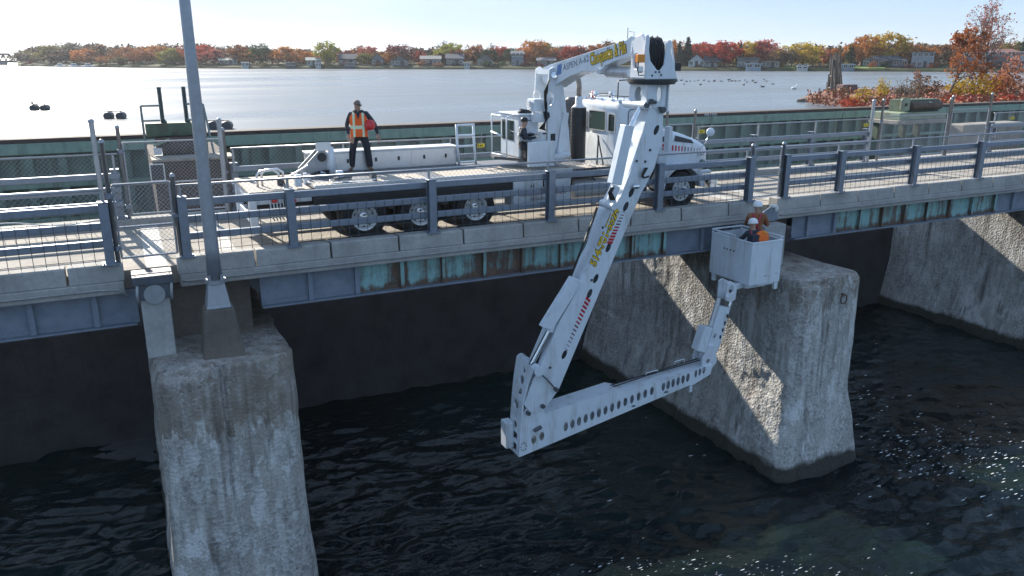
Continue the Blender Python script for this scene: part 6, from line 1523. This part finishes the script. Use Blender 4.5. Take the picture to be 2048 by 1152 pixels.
for (px, py, X0, tx) in ((315, 345, 0, 'on the brown block beside the lamp post'), (1987, 262, 0, 'on the pale block near the right edge')):
    Y_ = 23.5 if px < 500 else 23.36; P = onY(px, py, Y_); hw_, hh_ = (.19, .24) if px < 500 else (.18, .28)
    t = thing('notice_board', 'dark notice board in a white frame ' + tx, 'sign', tuple(P - V(0,0,hh_)), 'framed notice boards')
    w = MB(); w.plate((P[0], Y_, P[2]), (1,0,0), (0,0,1), rrect(-hw_, hw_, -hh_, hh_, .03), [rrect(-hw_+.035, hw_-.035, -hh_+.035, hh_-.035, .02)], .03); w.build('frame', M('sign_white', (.62,.63,.65), .5), t)
    w = MB(); w.box(P[0]-hw_+.03, P[0]+hw_-.03, Y_-.004, Y_+.01, P[2]-hh_+.03, P[2]+hh_-.03); w.build('board', M('sign_dark', (.06,.06,.07), .5), t)
# left hoist
HYc = 25.4
def hz(px, py, dy=0): return onY(px, py, HYc+dy)
t = thing('gate_hoist', 'green gate hoist with two tall uprights behind the lamp post', 'hoist', (1.65, HYc, 1.28), 'gate hoists')
for q0, q1 in (((328,246),(317,174)), ((374,244),(366,173))):
    a = hz(*q0); b = hz(*q1); w = MB(); w.box(min(a[0],b[0])-.055, min(a[0],b[0])+.055, HYc-.02, HYc+.02, 1.6, b[2]); w.box(min(a[0],b[0])-.055, min(a[0],b[0])-.03, HYc-.07, HYc-.02, 1.6, b[2]); w.box(min(a[0],b[0])+.03, min(a[0],b[0])+.055, HYc-.07, HYc-.02, 1.6, b[2]); w.build('upright', M('upright_steel', (.10,.13,.13), .6, var=.2), t)
    w = MB(); w.beam(V(a[0], HYc, a[2]+.1), V(a[0]+.25, HYc-.3, 1.9), .05, .05); w.build('stay', M_MGREEN, t)
a = hz(290, 250); b = hz(408, 268); w = MB(); w.box(a[0], b[0], HYc-.25, HYc+.25, b[2], a[2]+.05); w.build('top_beam', M_MGREEN, t, bevel=.015)
w = MB(); w.box(a[0]+.2, b[0]-.1, HYc-.75, HYc-.1, b[2]-.28, b[2]-.03); w.build('gear_case', M_RUST, t, bevel=.03)
w = MB(); w.cyl((a[0]+.35, HYc-.65, b[2]-.32), (b[0]-.15, HYc-.65, b[2]-.32), .22, n=18); w.build('drum', M('drum_rust', (.10,.075,.06), .8, var=.4, scale=5), t)
w = MB(); w.box(a[0]+.15, b[0]-.0, HYc-.9, HYc+.5, 1.30, b[2]-.52); w.build('base_frame', M_MGREEN, t, bevel=.02)
w = MB(); w.obox((a[0]+.35, HYc-.8, b[2]-.12), (.22, 0, .08), (0, .1, 0), (-.01, 0, .03)); w.build('brake_arm', M_PGREEN, t)
w = MB(); w.box(a[0]+.12, a[0]+.32, HYc-1.0, HYc-.8, 1.40, 1.58); w.build('white_box', M('white_box', (.7,.7,.7), .6), t)
M_RAILG = M('rail_green_grey', (.16,.20,.20), .6, var=.2)
for sgn_, pl in ((-1, ((281,212,318,205), (285,242,320,238))), (1, ((371,208,405,207), (374,240,407,238)))):
    for q in pl:
        A = hz(q[0], q[1], -.2); B = hz(q[2], q[3], -.2); B[2] = A[2]; w = MB(); w.cyl(A, B, .028, n=8); w.build('guard_bar', M_RAILG, t)
    q = pl[0]; A = hz(q[0], q[1], -.2) if sgn_ < 0 else hz(q[2], q[3], -.2); A2 = hz(pl[0][0], pl[0][1], -.2)
    w = MB(); w.cyl((A[0], A[1], 1.3), (A[0], A[1], A2[2]), .03, n=8); w.build('guard_post', M_RAILG, t)
w = MB(); A = hz(404, 208, .1); w.cyl((A[0]+.18, HYc-1.5, .2), (A[0]+.0, HYc-.2, A[2]), .03, n=8); w.build('guard_post', M_RAILG, t)
# right hoist
HYc = 26.7
t = thing('gate_hoist', 'pale green gate hoist with eight-sided end plate and wire hoops', 'hoist', (34.6, HYc, 1.0), 'gate hoists')
c = hz(1809, 209, -.5); r_ = .32; w = MB(); w.plate((c[0], HYc-.5, c[2]), (1,0,0), (0,0,1), [(-.22,-.3),(.22,-.3),(.30,-.22),(.30,.2),(.22,.3),(-.22,.3),(-.30,.2),(-.30,-.22)], [circ(.02,-.02,.09,12)], .08); w.build('end_plate', M_PGREEN, t, bevel=.01)
w = MB(); w.lathe((c[0]+.02, HYc-.57, c[2]-.02), (0,-1,0), [(.02,.03),(.07,.02),(.08,-.02)], 12); w.build('shaft_end', M_BLACKP, t)
a = hz(1823, 199, -.3); b = hz(1872, 226, -.3); w = MB(); w.box(c[0]+.2, b[0], HYc-.42, HYc+.5, b[2]+.12, a[2]); w.build('drum_case', M_MGREEN, t, bevel=.02)
w = MB(); w.cyl((c[0]+.35, HYc-.5, a[2]-.28), (b[0]-.1, HYc-.5, a[2]-.28), .2, n=16); w.build('drum', M('drum_rust', (.10,.075,.06), .8), t)
w = MB(); w.obox((b[0]-.75, HYc-.62, a[2]-.2), (.28, 0, -.06), (0, .03, 0), (.01, 0, .04)); w.build('pawl', M('pawl_pale', (.45,.43,.36), .7), t)
w = MB(); w.box(c[0]-.55, b[0]+.05, HYc-.8, HYc+.7, b[2]-.22, b[2]+.118); w.build('base', M_PGREEN, t, bevel=.03)
w = MB(); w.box(c[0]-.75, b[0], HYc-.9, HYc+.8, b[2]-.42, b[2]-.225); w.build('plinth', M_UPP, t, bevel=.03)
for xx in (c[0]-.5, (c[0]+b[0])/2, b[0]-.25):
    w = MB(); w.box(xx-.11, xx+.11, HYc+.3, HYc+.6, -1.7, b[2]-.422); w.build('leg', M_MGREEN, t)
for k in range(4):
    x = c[0]+.05+.42*k if k < 3 else c[0]+1.25; A = hz(1812+14*k, 195, 0); T_ = hz(1812+14*k, 158+2*k, 0)
    zt = T_[2]; x0_ = c[0]-.15+.3*k; w = MB(); w.tube([(x0_, HYc-.3, a[2]-.1), (x0_, HYc-.3, zt-.28), (x0_+.12, HYc-.3, zt-.06), (x0_+.36, HYc-.3, zt), (x0_+.60, HYc-.3, zt-.06), (x0_+.72, HYc-.3, zt-.28), (x0_+.72, HYc-.3, a[2]-.1)], .015, 6); w.build('hoop', M('hoop_steel', (.17,.16,.14), .7), t, smooth=True)
# white digits on the cap of the gate
text_mesh_later = ('06100', onY(1421, 229, 29.56))
s_, P = text_mesh_later
g_ = [o for o in bpy.data.objects if o.name == 'cap_beam.002'][0]
text_mesh('number_mark', s_, P, (1,0,0), (0,0,1), .17, M_WHITE, g_.parent, .02, width=.72)
# ================================================================== people
def vest_mat(name, base, stripe, bands):
    """flat print of reflective bands on the cloth, in the wearer's own coordinates"""
    m, n, l, b = newmat(name); tc = n.new('ShaderNodeTexCoord').outputs['Object']; sp = n.new('ShaderNodeSeparateXYZ'); l.new(tc, sp.inputs[0])
    f = tex_noise(n, l, tc, 9, 3, .6); c = ramp(n, l, f, [(.3, tuple(v*.8 for v in base)), (.7, tuple(min(1, v*1.1) for v in base))])
    tot_ = None
    def band(co, lo, hi):
        return math_n(n, l, 'MULTIPLY', math_n(n, l, 'GREATER_THAN', co, lo), math_n(n, l, 'LESS_THAN', co, hi))
    ax = math_n(n, l, 'ABSOLUTE', sp.outputs['X'])
    for kind, lo, hi in bands:
        q = band(sp.outputs['Z'] if kind == 'z' else ax, lo, hi)
        tot_ = q if tot_ is None else math_n(n, l, 'MAXIMUM', tot_, q)
    c = mixc(n, l, tot_, c, stripe); l.new(c, b.inputs['Base Color']); b.inputs['Roughness'].default_value = .7; return m
M_SKIN = M('skin', (.42, .25, .18), .6, var=.1, scale=20); M_HAIR = M('grey_hair', (.20, .17, .15), .8, var=.3, scale=30)
M_JACKET = M('dark_jacket', (.025, .032, .05), .8, var=.25, scale=10); M_TROUS = M('dark_trousers', (.022, .023, .032), .85, var=.25, scale=10)
M_BOOT = M('tan_boot', (.20, .13, .09), .8, var=.2); M_HELM = M('white_helmet', (.80, .81, .82), .3, var=.03); M_HELMR = M('red_helmet', (.60, .03, .035), .3, var=.05)
M_HARN = M('red_harness', (.45, .03, .06), .6); M_ORANGE = M('orange_cloth', (.85, .17, .02), .7, var=.1)
M_GREYV = M('grey_vest', (.36, .37, .36), .8); M_GLOVE = M('pale_glove', (.55, .50, .46), .8)
def person(label, loc, rz, J, mats, hand_pose=None, tilt=0, scale=1.0, head_dir=(0,-1,0)):
    """J: joint -> (x, y, z) in metres in the person's own space (facing -Y); one skinned surface"""
    t = thing('person', label, 'person', loc, None, rz); t.scale = (scale,)*3
    names = []; vs = []; rad = []; ed = []
    def jv(n_, p, r_, par=None):
        names.append(n_); vs.append(p); rad.append(r_)
        if par: ed.append((names.index(par), len(vs)-1))
    g = lambda k: V(*J[k])
    jv('pelvis', g('pelvis'), (.165,.125)); jv('spine', (g('pelvis')+g('chest'))/2 + V(*J.get('belly', (0,-.01,0))), (.150,.12), 'pelvis'); jv('chest', g('chest'), (.165,.125), 'spine')
    jv('neckb', g('chest')*.35+g('head')*.65 - V(0,0,.055), (.07,.075), 'chest'); 
    hd = g('head'); jv('head0', hd - V(0,0,.05), (.068,.082), 'neckb'); jv('head1', hd + V(0,0,.045), (.078,.096), 'head0'); jv('head2', hd + V(0,0,.105), (.062,.078), 'head1')
    for s_ in 'LR':
        sx = 1 if s_ == 'L' else -1
        jv('sh'+s_, g('sh'+s_), (.075,.075), 'chest'); jv('el'+s_, g('el'+s_), (.055,.055), 'sh'+s_); jv('wr'+s_, g('wr'+s_), (.038,.034), 'el'+s_)
        d = g('wr'+s_)-g('el'+s_); d /= np.linalg.norm(d); side = np.cross(d, V(0,1,0)); side /= max(np.linalg.norm(side), .1)
        pm = g('wr'+s_) + d*.07; jv('palm'+s_, pm, (.040,.022), 'wr'+s_)
        for k, (off, L) in enumerate(((-.028,.075),(-.010,.088),(.010,.082),(.028,.066))):
            q = pm + d*.035 + side*off; jv(f'f{k}{s_}', q + d*L*.5, (.0105,.0105), 'palm'+s_); jv(f'g{k}{s_}', q + d*L*.85 - np.cross(side, d)*.03, (.008,.008), f'f{k}{s_}')
        jv('th'+s_, g('wr'+s_) + d*.05 + side*(-.045), (.012,.012), 'palm'+s_); jv('ti'+s_, g('wr'+s_) + d*.09 + side*(-.06), (.009,.009), 'th'+s_)
        jv('hip'+s_, g('hip'+s_), (.112,.115), 'pelvis'); jv('kn'+s_, g('kn'+s_), (.090,.092), 'hip'+s_); jv('an'+s_, g('an'+s_), (.082,.084), 'kn'+s_)
        f = V(*J.get('foot'+s_, (0,-1,0))); jv('he'+s_, g('an'+s_) + V(0,0,-.05), (.048,.045), 'an'+s_); jv('to'+s_, g('an'+s_) + V(0,0,-.062) + f*.15, (.043,.032), 'he'+s_)
    me = bpy.data.meshes.new('body'); me.from_pydata([tuple(p) for p in vs], ed, []); ob = bpy.data.objects.new('body_tmp', me); COL.objects.link(ob)
    md = ob.modifiers.new('skin', 'SKIN'); md.use_smooth_shade = True
    for i, r_ in enumerate(rad): me.skin_vertices[0].data[i].radius = r_; me.skin_vertices[0].data[i].use_root = (i == 0)
    ss = ob.modifiers.new('sub', 'SUBSURF'); ss.levels = 2; ss.render_levels = 2
    dg = bpy.context.evaluated_depsgraph_get(); m2 = bpy.data.meshes.new_from_object(ob.evaluated_get(dg)); bpy.data.objects.remove(ob)
    m2.name = 'body'; m2.materials.clear()
    for m in mats: m2.materials.append(m)                            # 0 skin 1 jacket 2 trousers 3 boots 4 gloves
    P = np.array(vs); E = np.array(ed); kinds = []
    for a, b in ed:
        na, nb = names[a], names[b]
        if nb.startswith('head') : kinds.append('head')
        elif nb[:2] in ('pa','th','ti') or nb[0] in 'fg': kinds.append('hand')
        elif nb.startswith('an') or nb.startswith('kn') or nb.startswith('hip'): kinds.append('leg')
        elif nb.startswith('he') or nb.startswith('to'): kinds.append('boot')
        elif nb.startswith('el') or nb.startswith('wr'): kinds.append('arm')
        elif nb.startswith('sh'): kinds.append('shoulder')
        else: kinds.append('torso')
    cen = np.array([p.center for p in m2.polygons]); A = P[E[:,0]]; B = P[E[:,1]]; AB = B-A
    tt = np.clip(((cen[:,None,:]-A)*AB).sum(2)/((AB*AB).sum(1)+1e-9), 0, 1); dist = np.linalg.norm(cen[:,None,:]-(A+tt[...,None]*AB), axis=2)
    own = np.array(kinds)[dist.argmin(1)]
    mi = np.select([own == 'head', own == 'hand', own == 'leg', own == 'boot'], [0, 4 if len(mats) > 4 else 0, 2, 3], 1)
    pz = J['pelvis'][2]
    mi = np.where((own == 'torso') & (dist.argmin(1) == 0) & (cen[:,2] < pz+.02), 2, mi)
    m2.polygons.foreach_set('material_index', mi.tolist()); m2.polygons.foreach_set('use_smooth', [True]*len(m2.polygons)); m2.update()
    body = put('body', m2, t)
    # face: nose, brow and ears on the head
    hdv = V(*head_dir); hdv /= np.linalg.norm(hdv); sdv = np.cross(hdv, V(0,0,1)); h0 = hd + V(0,0,.03)
    def shell(name, sel, off, mat):
        """garment: the body's own faces, lifted off along their normals"""
        no = np.zeros(len(m2.vertices)*3); m2.vertices.foreach_get('normal', no); no = no.reshape(-1,3); co = np.zeros(len(m2.vertices)*3); m2.vertices.foreach_get('co', co); co = co.reshape(-1,3)
        fs = [list(m2.polygons[i].vertices) for i in np.nonzero(sel)[0]]; ids = sorted({v for f in fs for v in f}); mp = {v: i for i, v in enumerate(ids)}
        vv = (co[ids] + no[ids]*off); q = bpy.data.meshes.new(name); q.from_pydata(vv.tolist(), [], [[mp[v] for v in f] for f in fs]); q.materials.append(mat); q.polygons.foreach_set('use_smooth', [True]*len(q.polygons)); q.update()
        o = put(name, q, t); sm = o.modifiers.new('thick', 'SOLIDIFY'); sm.thickness = .008; return o
    def lp(mb, name, mat, **k): me_ = mb.mesh(name, mat, k.get('smooth', True)); return put(name, me_, t)
    w = MB(); w.sphere(h0 + hdv*.098 + V(0,0,-.02), (.016,.016,.024), 7, 5); w.sphere(h0 + hdv*.085 + V(0,0,-.075), (.026,.014,.008), 8, 5)
    for k in (-1, 1): w.sphere(h0 + sdv*k*.082 + V(0,0,-.01), (.014,.02,.032), 7, 5)
    lp(w, 'face_features', mats[0])
    return t, dict(cen=cen, own=own, shell=shell, lp=lp, h0=h0, hdv=hdv, sdv=sdv, J=J, di=dist.argmin(1))
def std(h=1.78):
    k = h/1.78; s = dict(pelvis=(0,0,.95), chest=(0,.01,1.36), head=(0,-.02,1.62), shL=(.19,.01,1.42), shR=(-.19,.01,1.42), elL=(.27,.03,1.13), elR=(-.27,.03,1.13), wrL=(.27,-.06,.88), wrR=(-.27,-.06,.88),
             hipL=(.10,0,.90), hipR=(-.10,0,.90), knL=(.12,-.02,.50), knR=(-.12,-.02,.50), anL=(.13,.02,.10), anR=(-.13,.02,.10))
    return {a: tuple(np.array(b)*k) for a, b in s.items()}
def helmet(D, mat, parent_lp, tilt=0, name='helmet'):
    w = MB(); c = D['h0'] + V(0,0,.045)
    w.lathe(c, tuple(V(0,0,1) + D['hdv']*tilt), [(.132,-.02),(.128,.0),(.122,.045),(.10,.09),(.06,.118),(.01,.128)], 18)
    w.sphere(c + D['hdv']*.115 + V(0,0,-.012), (.085,.085,.012), 12, 5)
    return parent_lp(w, name, mat)
# ---- the worker standing on the deck, looking to the right
J = std(1.74); J['hipL'] = (.11,0,.88); J['hipR'] = (-.11,0,.88); J['anL'] = (.23,.0,.10); J['anR'] = (-.22,.04,.10); J['knL'] = (.19,-.03,.49); J['knR'] = (-.18,-.01,.49); J['footL'] = (.45,-.9,0); J['footR'] = (-.3,-.95,0)
J['elL'] = (.40,.03,1.13); J['wrL'] = (.455,-.02,.89); J['shL'] = (.20,0,1.40); J['elR'] = (-.29,.06,1.12); J['wrR'] = (-.26,-.03,.90); J['head'] = (-.01,-.015,1.575); J['belly'] = (0,-.035,0)
wx = onZ(722, 341, 1.302)
yaw_to_cam = math.atan2(-wx[0], -wx[1]) 
rz0 = -(math.atan2(wx[0], wx[1]))
t, D = person('worker in orange safety vest standing on the truck deck', (wx[0], wx[1], 1.302), rz0, J, [M_SKIN, M_JACKET, M_TROUS, M_BOOT, M_SKIN], head_dir=(.82,-.57,0))
cen, own = D['cen'], D['own']
def vest_loft(D, rows, mat, sy=.78, dy=0.0):
    w = MB(); rings = []
    for z, rx in rows: rings.append([V(rx*math.cos(a)*(1+.02*math.sin(5*a+z*9)), dy + rx*sy*math.sin(a)*(1+.03*math.sin(4*a+z*13)), z + .006*math.sin(3*a)) for a in np.linspace(0, 2*math.pi, 29)[:-1]])
    w.loft(rings, cap=False); o = D['lp'](w, 'vest', mat); return o
vest_loft(D, [(.845,.222),(.90,.215),(1.0,.206),(1.1,.204),(1.2,.212),(1.3,.220),(1.37,.205),(1.42,.165),(1.455,.115)], vest_mat('vest_orange', (.90,.13,.012), (.62,.72,.50), [('z', 1.04, 1.12), ('x', .085, .14)]), dy=-.012)
w = MB(); w.add([(-.055,-.175,1.44),(.055,-.175,1.44),(.0,-.192,1.27),(.0,-.14,1.36)], [(0,2,3),(1,3,2),(0,1,2)]); D['lp'](w, 'shirt_front', M_JACKET, smooth=False)
w = MB(); c = D['h0']; w.sphere(c + V(0,.006,.045), (.088,.102,.082), 14, 9); D['lp'](w, 'hair', M_HAIR)
w = MB()
for k in (-1, 1): w.sphere(c + D['hdv']*.088 + D['sdv']*k*.034 + V(0,0,-.0), (.026,.02,.017), 8, 5)
w.tube([c + D['sdv']*.085 + V(0,0,.005), c + D['hdv']*.075 + D['sdv']*.07 + V(0,0,.005)], .006, 4); w.tube([c - D['sdv']*.085 + V(0,0,.005), c + D['hdv']*.075 - D['sdv']*.07 + V(0,0,.005)], .006, 4); D['lp'](w, 'sunglasses', M_BLACKP)
w = MB(); w.tube([D['J']['chest'] + V(.0,0,.0)] if False else [(.10,.02,1.45), (.07,-.09,1.45), (0,-.12,1.40), (-.07,-.09,1.45), (-.10,.03,1.46), (0,.10,1.48)], .045, 8, closed=True); D['lp'](w, 'collar', M_JACKET)
# the red helmet held under his arm
hp = Matrix.Rotation(rz0, 4, 'Z') @ Vector((.275, -.12, 1.12)); c = V(wx[0]+hp.x, wx[1]+hp.y, 1.302+hp.z)
t2 = thing('helmet', 'red safety helmet held under the standing worker\'s arm', 'helmet', tuple(c - V(0,0,.1)))
w = MB(); w.lathe(c + V(0,.07,0), (.25,-1,.12), [(.14,-.0),(.138,.03),(.13,.08),(.10,.13),(.05,.16),(.01,.165)], 18); w.build('shell', M_HELMR, t2, smooth=True)
w = MB(); w.sphere(c + V(.02,.05,-.125), (.08,.09,.02), 10, 6); w.build('peak', M('helmet_grey', (.45,.45,.47), .5), t2, smooth=True)
# ---- two workers in the basket
FZ = BZ0 + .05
J = std(1.80); J['elR'] = (-.30,-.12,1.16); J['wrR'] = (-.16,-.36,1.22); J['elL'] = (.26,-.16,1.14); J['wrL'] = (.10,-.40,1.26); J['head'] = (.0,-.05,1.62)
w = MB(); w.box(14.42, 14.88, 15.36, 15.82, FZ, FZ+.14); w.build('step_box', M_TREAD, bk, bevel=.01)
t, D = person('taller worker in white helmet and harness standing in the basket', (14.70, 15.58, FZ+.14), R(140), J, [M_SKIN, M('brown_jacket', (.30,.12,.055), .8, var=.3), M_TROUS, M_BOOT, M_GLOVE], scale=1.0)
cen, own = D['cen'], D['own']; helmet(D, M_HELM, D['lp'])
w = MB()
for s_ in (-1, 1): w.tube([(s_*.10,-.15,1.0), (s_*.12,-.16,1.25), (s_*.11,-.06,1.48), (s_*.09,.10,1.48), (s_*.05,.165,1.30), (-s_*.07,.16,1.05)], .024, 6)
w.tube([(.17,0,1.02), (.0,-.155,1.02), (-.17,0,1.02), (0,.16,1.02)], .024, 6, closed=True); D['lp'](w, 'harness', M_HARN)
w = MB(); w.tube([(.0,.17,1.33), (.10,.28,1.1), (.18,.22,.85), (.12,.2,.7)], .016, 6); D['lp'](w, 'lanyard', M_HARN)
J = std(1.72)
for k in ('pelvis','chest','head','shL','shR','elL','elR','wrL','wrR','hipL','hipR'): J[k] = tuple(V(*J[k]) - V(0,0,.13))
J['chest'] = tuple(V(*J['chest']) + V(0,-.10,-.01)); J['head'] = tuple(V(*J['head']) + V(.0,-.17,-.04))
for k in ('shL','shR'): J[k] = tuple(V(*J[k]) + V(0,-.11,-.01))
J['elL'] = (.28,-.26,1.02); J['elR'] = (-.28,-.26,1.02); J['wrL'] = (.16,-.45,1.04); J['wrR'] = (-.16,-.45,1.04); J['hipL'] = (.11,.05,.76); J['hipR'] = (-.11,.05,.76); J['pelvis'] = (0,.05,.81); J['knL'] = (.16,-.20,.46); J['knR'] = (-.16,-.20,.46)
t, D = person('crouching worker in white helmet with a bright orange pack, nearest in the basket', (14.27, 15.10, FZ), R(168), J, [M_SKIN, M_JACKET, M_TROUS, M_BOOT, M_GLOVE], head_dir=(0,-.9,-.3))
helmet(D, M_HELM, D['lp'], .15)
w = MB(); w.lathe((-.09,.10,1.14), (-.12,1,.05), [(.02,-.02),(.17,-.02),(.19,.03),(.18,.09),(.10,.12),(.01,.125)], 20); D['lp'](w, 'orange_pack', M_ORANGE)
w = MB(); w.box(.03, .23, .06, .22, .96, 1.24); D['lp'](w, 'tool_bag', M_JACKET, smooth=False)
w = MB(); w.tube([(-.07,.22,1.33), (-.18,.19,1.26), (-.23,.16,1.12), (-.16,.17,.98)], .014, 6); D['lp'](w, 'yellow_strap', M_YELLOW)
w = MB(); w.tube([(.1,.12,.85), (.13,-.02,1.27), (.10,-.16,1.27)], .02, 6); w.tube([(-.1,.12,.85), (-.13,-.02,1.27), (-.10,-.16,1.27)], .02, 6); D['lp'](w, 'harness', M_HARN)
# ---- operator at the controls beside the control cab
J = std(1.74); J['elL'] = (.30,-.16,1.20); J['wrL'] = (.16,-.40,1.24); J['elR'] = (-.30,-.10,1.16); J['wrR'] = (-.18,-.36,1.18); J['head'] = (0,-.06,1.59)
J.update(hipL=(.11,0,.62), hipR=(-.11,0,.62), pelvis=(0,0,.66), knL=(.16,-.38,.60), knR=(-.16,-.38,.60), anL=(.16,-.40,.14), anR=(-.16,-.40,.14))
for k in ('chest','head','shL','shR','elL','elR','wrL','wrR'): J[k] = tuple(V(*J[k]) - V(0,0,.30))
q = onY(1044, 236, 18.0)
t, D = person('operator in dark cap and grey vest at the controls beside the operator cab', (q[0]-.04, 17.90, 1.58-.22+.0), R(74), J, [M_SKIN, M_JACKET, M_TROUS, M_BOOT, M_GLOVE], scale=.86)
cen, own = D['cen'], D['own']
sel = ((own == 'torso')) & (np.abs(cen[:,0]) < .19) & (cen[:,2] > .70) & (cen[:,2] < 1.16); D['shell']('vest', sel, .016, M_GREYV)
w = MB(); c = D['h0']; w.sphere(c + V(0,.005,.05), (.098,.108,.085), 14, 9); w.sphere(c + D['hdv']*.13 + V(0,0,.035), (.07,.08,.014), 10, 5); D['lp'](w, 'cap', M_BLACKP)
# ---- white flecks painted as sun glints on the river
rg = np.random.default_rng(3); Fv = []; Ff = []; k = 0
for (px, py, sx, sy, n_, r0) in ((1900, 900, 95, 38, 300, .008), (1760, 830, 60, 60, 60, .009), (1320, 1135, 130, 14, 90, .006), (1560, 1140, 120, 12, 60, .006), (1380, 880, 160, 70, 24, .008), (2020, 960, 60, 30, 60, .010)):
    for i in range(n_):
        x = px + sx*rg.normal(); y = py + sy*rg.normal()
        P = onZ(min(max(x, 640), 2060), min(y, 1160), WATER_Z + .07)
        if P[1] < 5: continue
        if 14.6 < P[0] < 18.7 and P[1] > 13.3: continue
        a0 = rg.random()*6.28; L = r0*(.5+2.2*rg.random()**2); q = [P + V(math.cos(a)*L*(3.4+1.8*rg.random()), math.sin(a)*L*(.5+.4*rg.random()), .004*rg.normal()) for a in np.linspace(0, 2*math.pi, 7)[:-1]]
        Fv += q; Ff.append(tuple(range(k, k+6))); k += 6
me = bpy.data.meshes.new('painted_glint'); me.from_pydata([tuple(v) for v in Fv], [], Ff); me.materials.append(M('glint_white', (.75,.77,.78), .8, var=.15)); me.update()
tag(put('painted_glint', me), 'white flecks painted as sun glints on the dark river', 'painted_glint', kind='stuff')
# ---- dark wedge added in place of pale froth beside the left pier
w = MB(); q = [(165,912),(240,880),(305,858),(345,868),(345,930),(300,928),(230,915)]
top = [onZ(x, y, WATER_Z + (.03 if 220 < x < 340 and y < 900 else .0)) for x, y in q]; c = sum(top)/len(top) + V(0,0,.06)
w.add(top + [c], [(i, (i+1)%7, 7) for i in range(7)]); w.add([p for p in top] + [p - V(0,0,.8) for p in top], [(i, (i+1)%7, 7+(i+1)%7, 7+i) for i in range(7)])
o = w.build('froth_wedge', concrete_mat('wedge_dark', (.085, .088, .095), 'plain'), smooth=True); tag(o, 'smooth dark wedge standing in for froth left of the left pier', 'wedge')
# ---- the thin autumn haze over the lake
w = MB(); w.box(-1600, 2600, -150, 2600, -9.0, 30.0); hz_ = w.build('haze', [])
hm_ = bpy.data.materials.new('haze_air'); hm_.use_nodes = True; hn = hm_.node_tree.nodes; hl = hm_.node_tree.links
for nd in list(hn):
    if nd.type != 'OUTPUT_MATERIAL': hn.remove(nd)
pv = hn.new('ShaderNodeVolumePrincipled'); pv.inputs['Color'].default_value = (.86, .92, 1.0, 1); pv.inputs['Density'].default_value = .00016; pv.inputs['Anisotropy'].default_value = .35
hl.new(pv.outputs[0], hn['Material Output'].inputs['Volume'])
hz_.data.materials.clear(); hz_.data.materials.append(hm_)
tag(hz_, 'thin pale haze over the lake and the far shore', 'haze', kind='stuff')
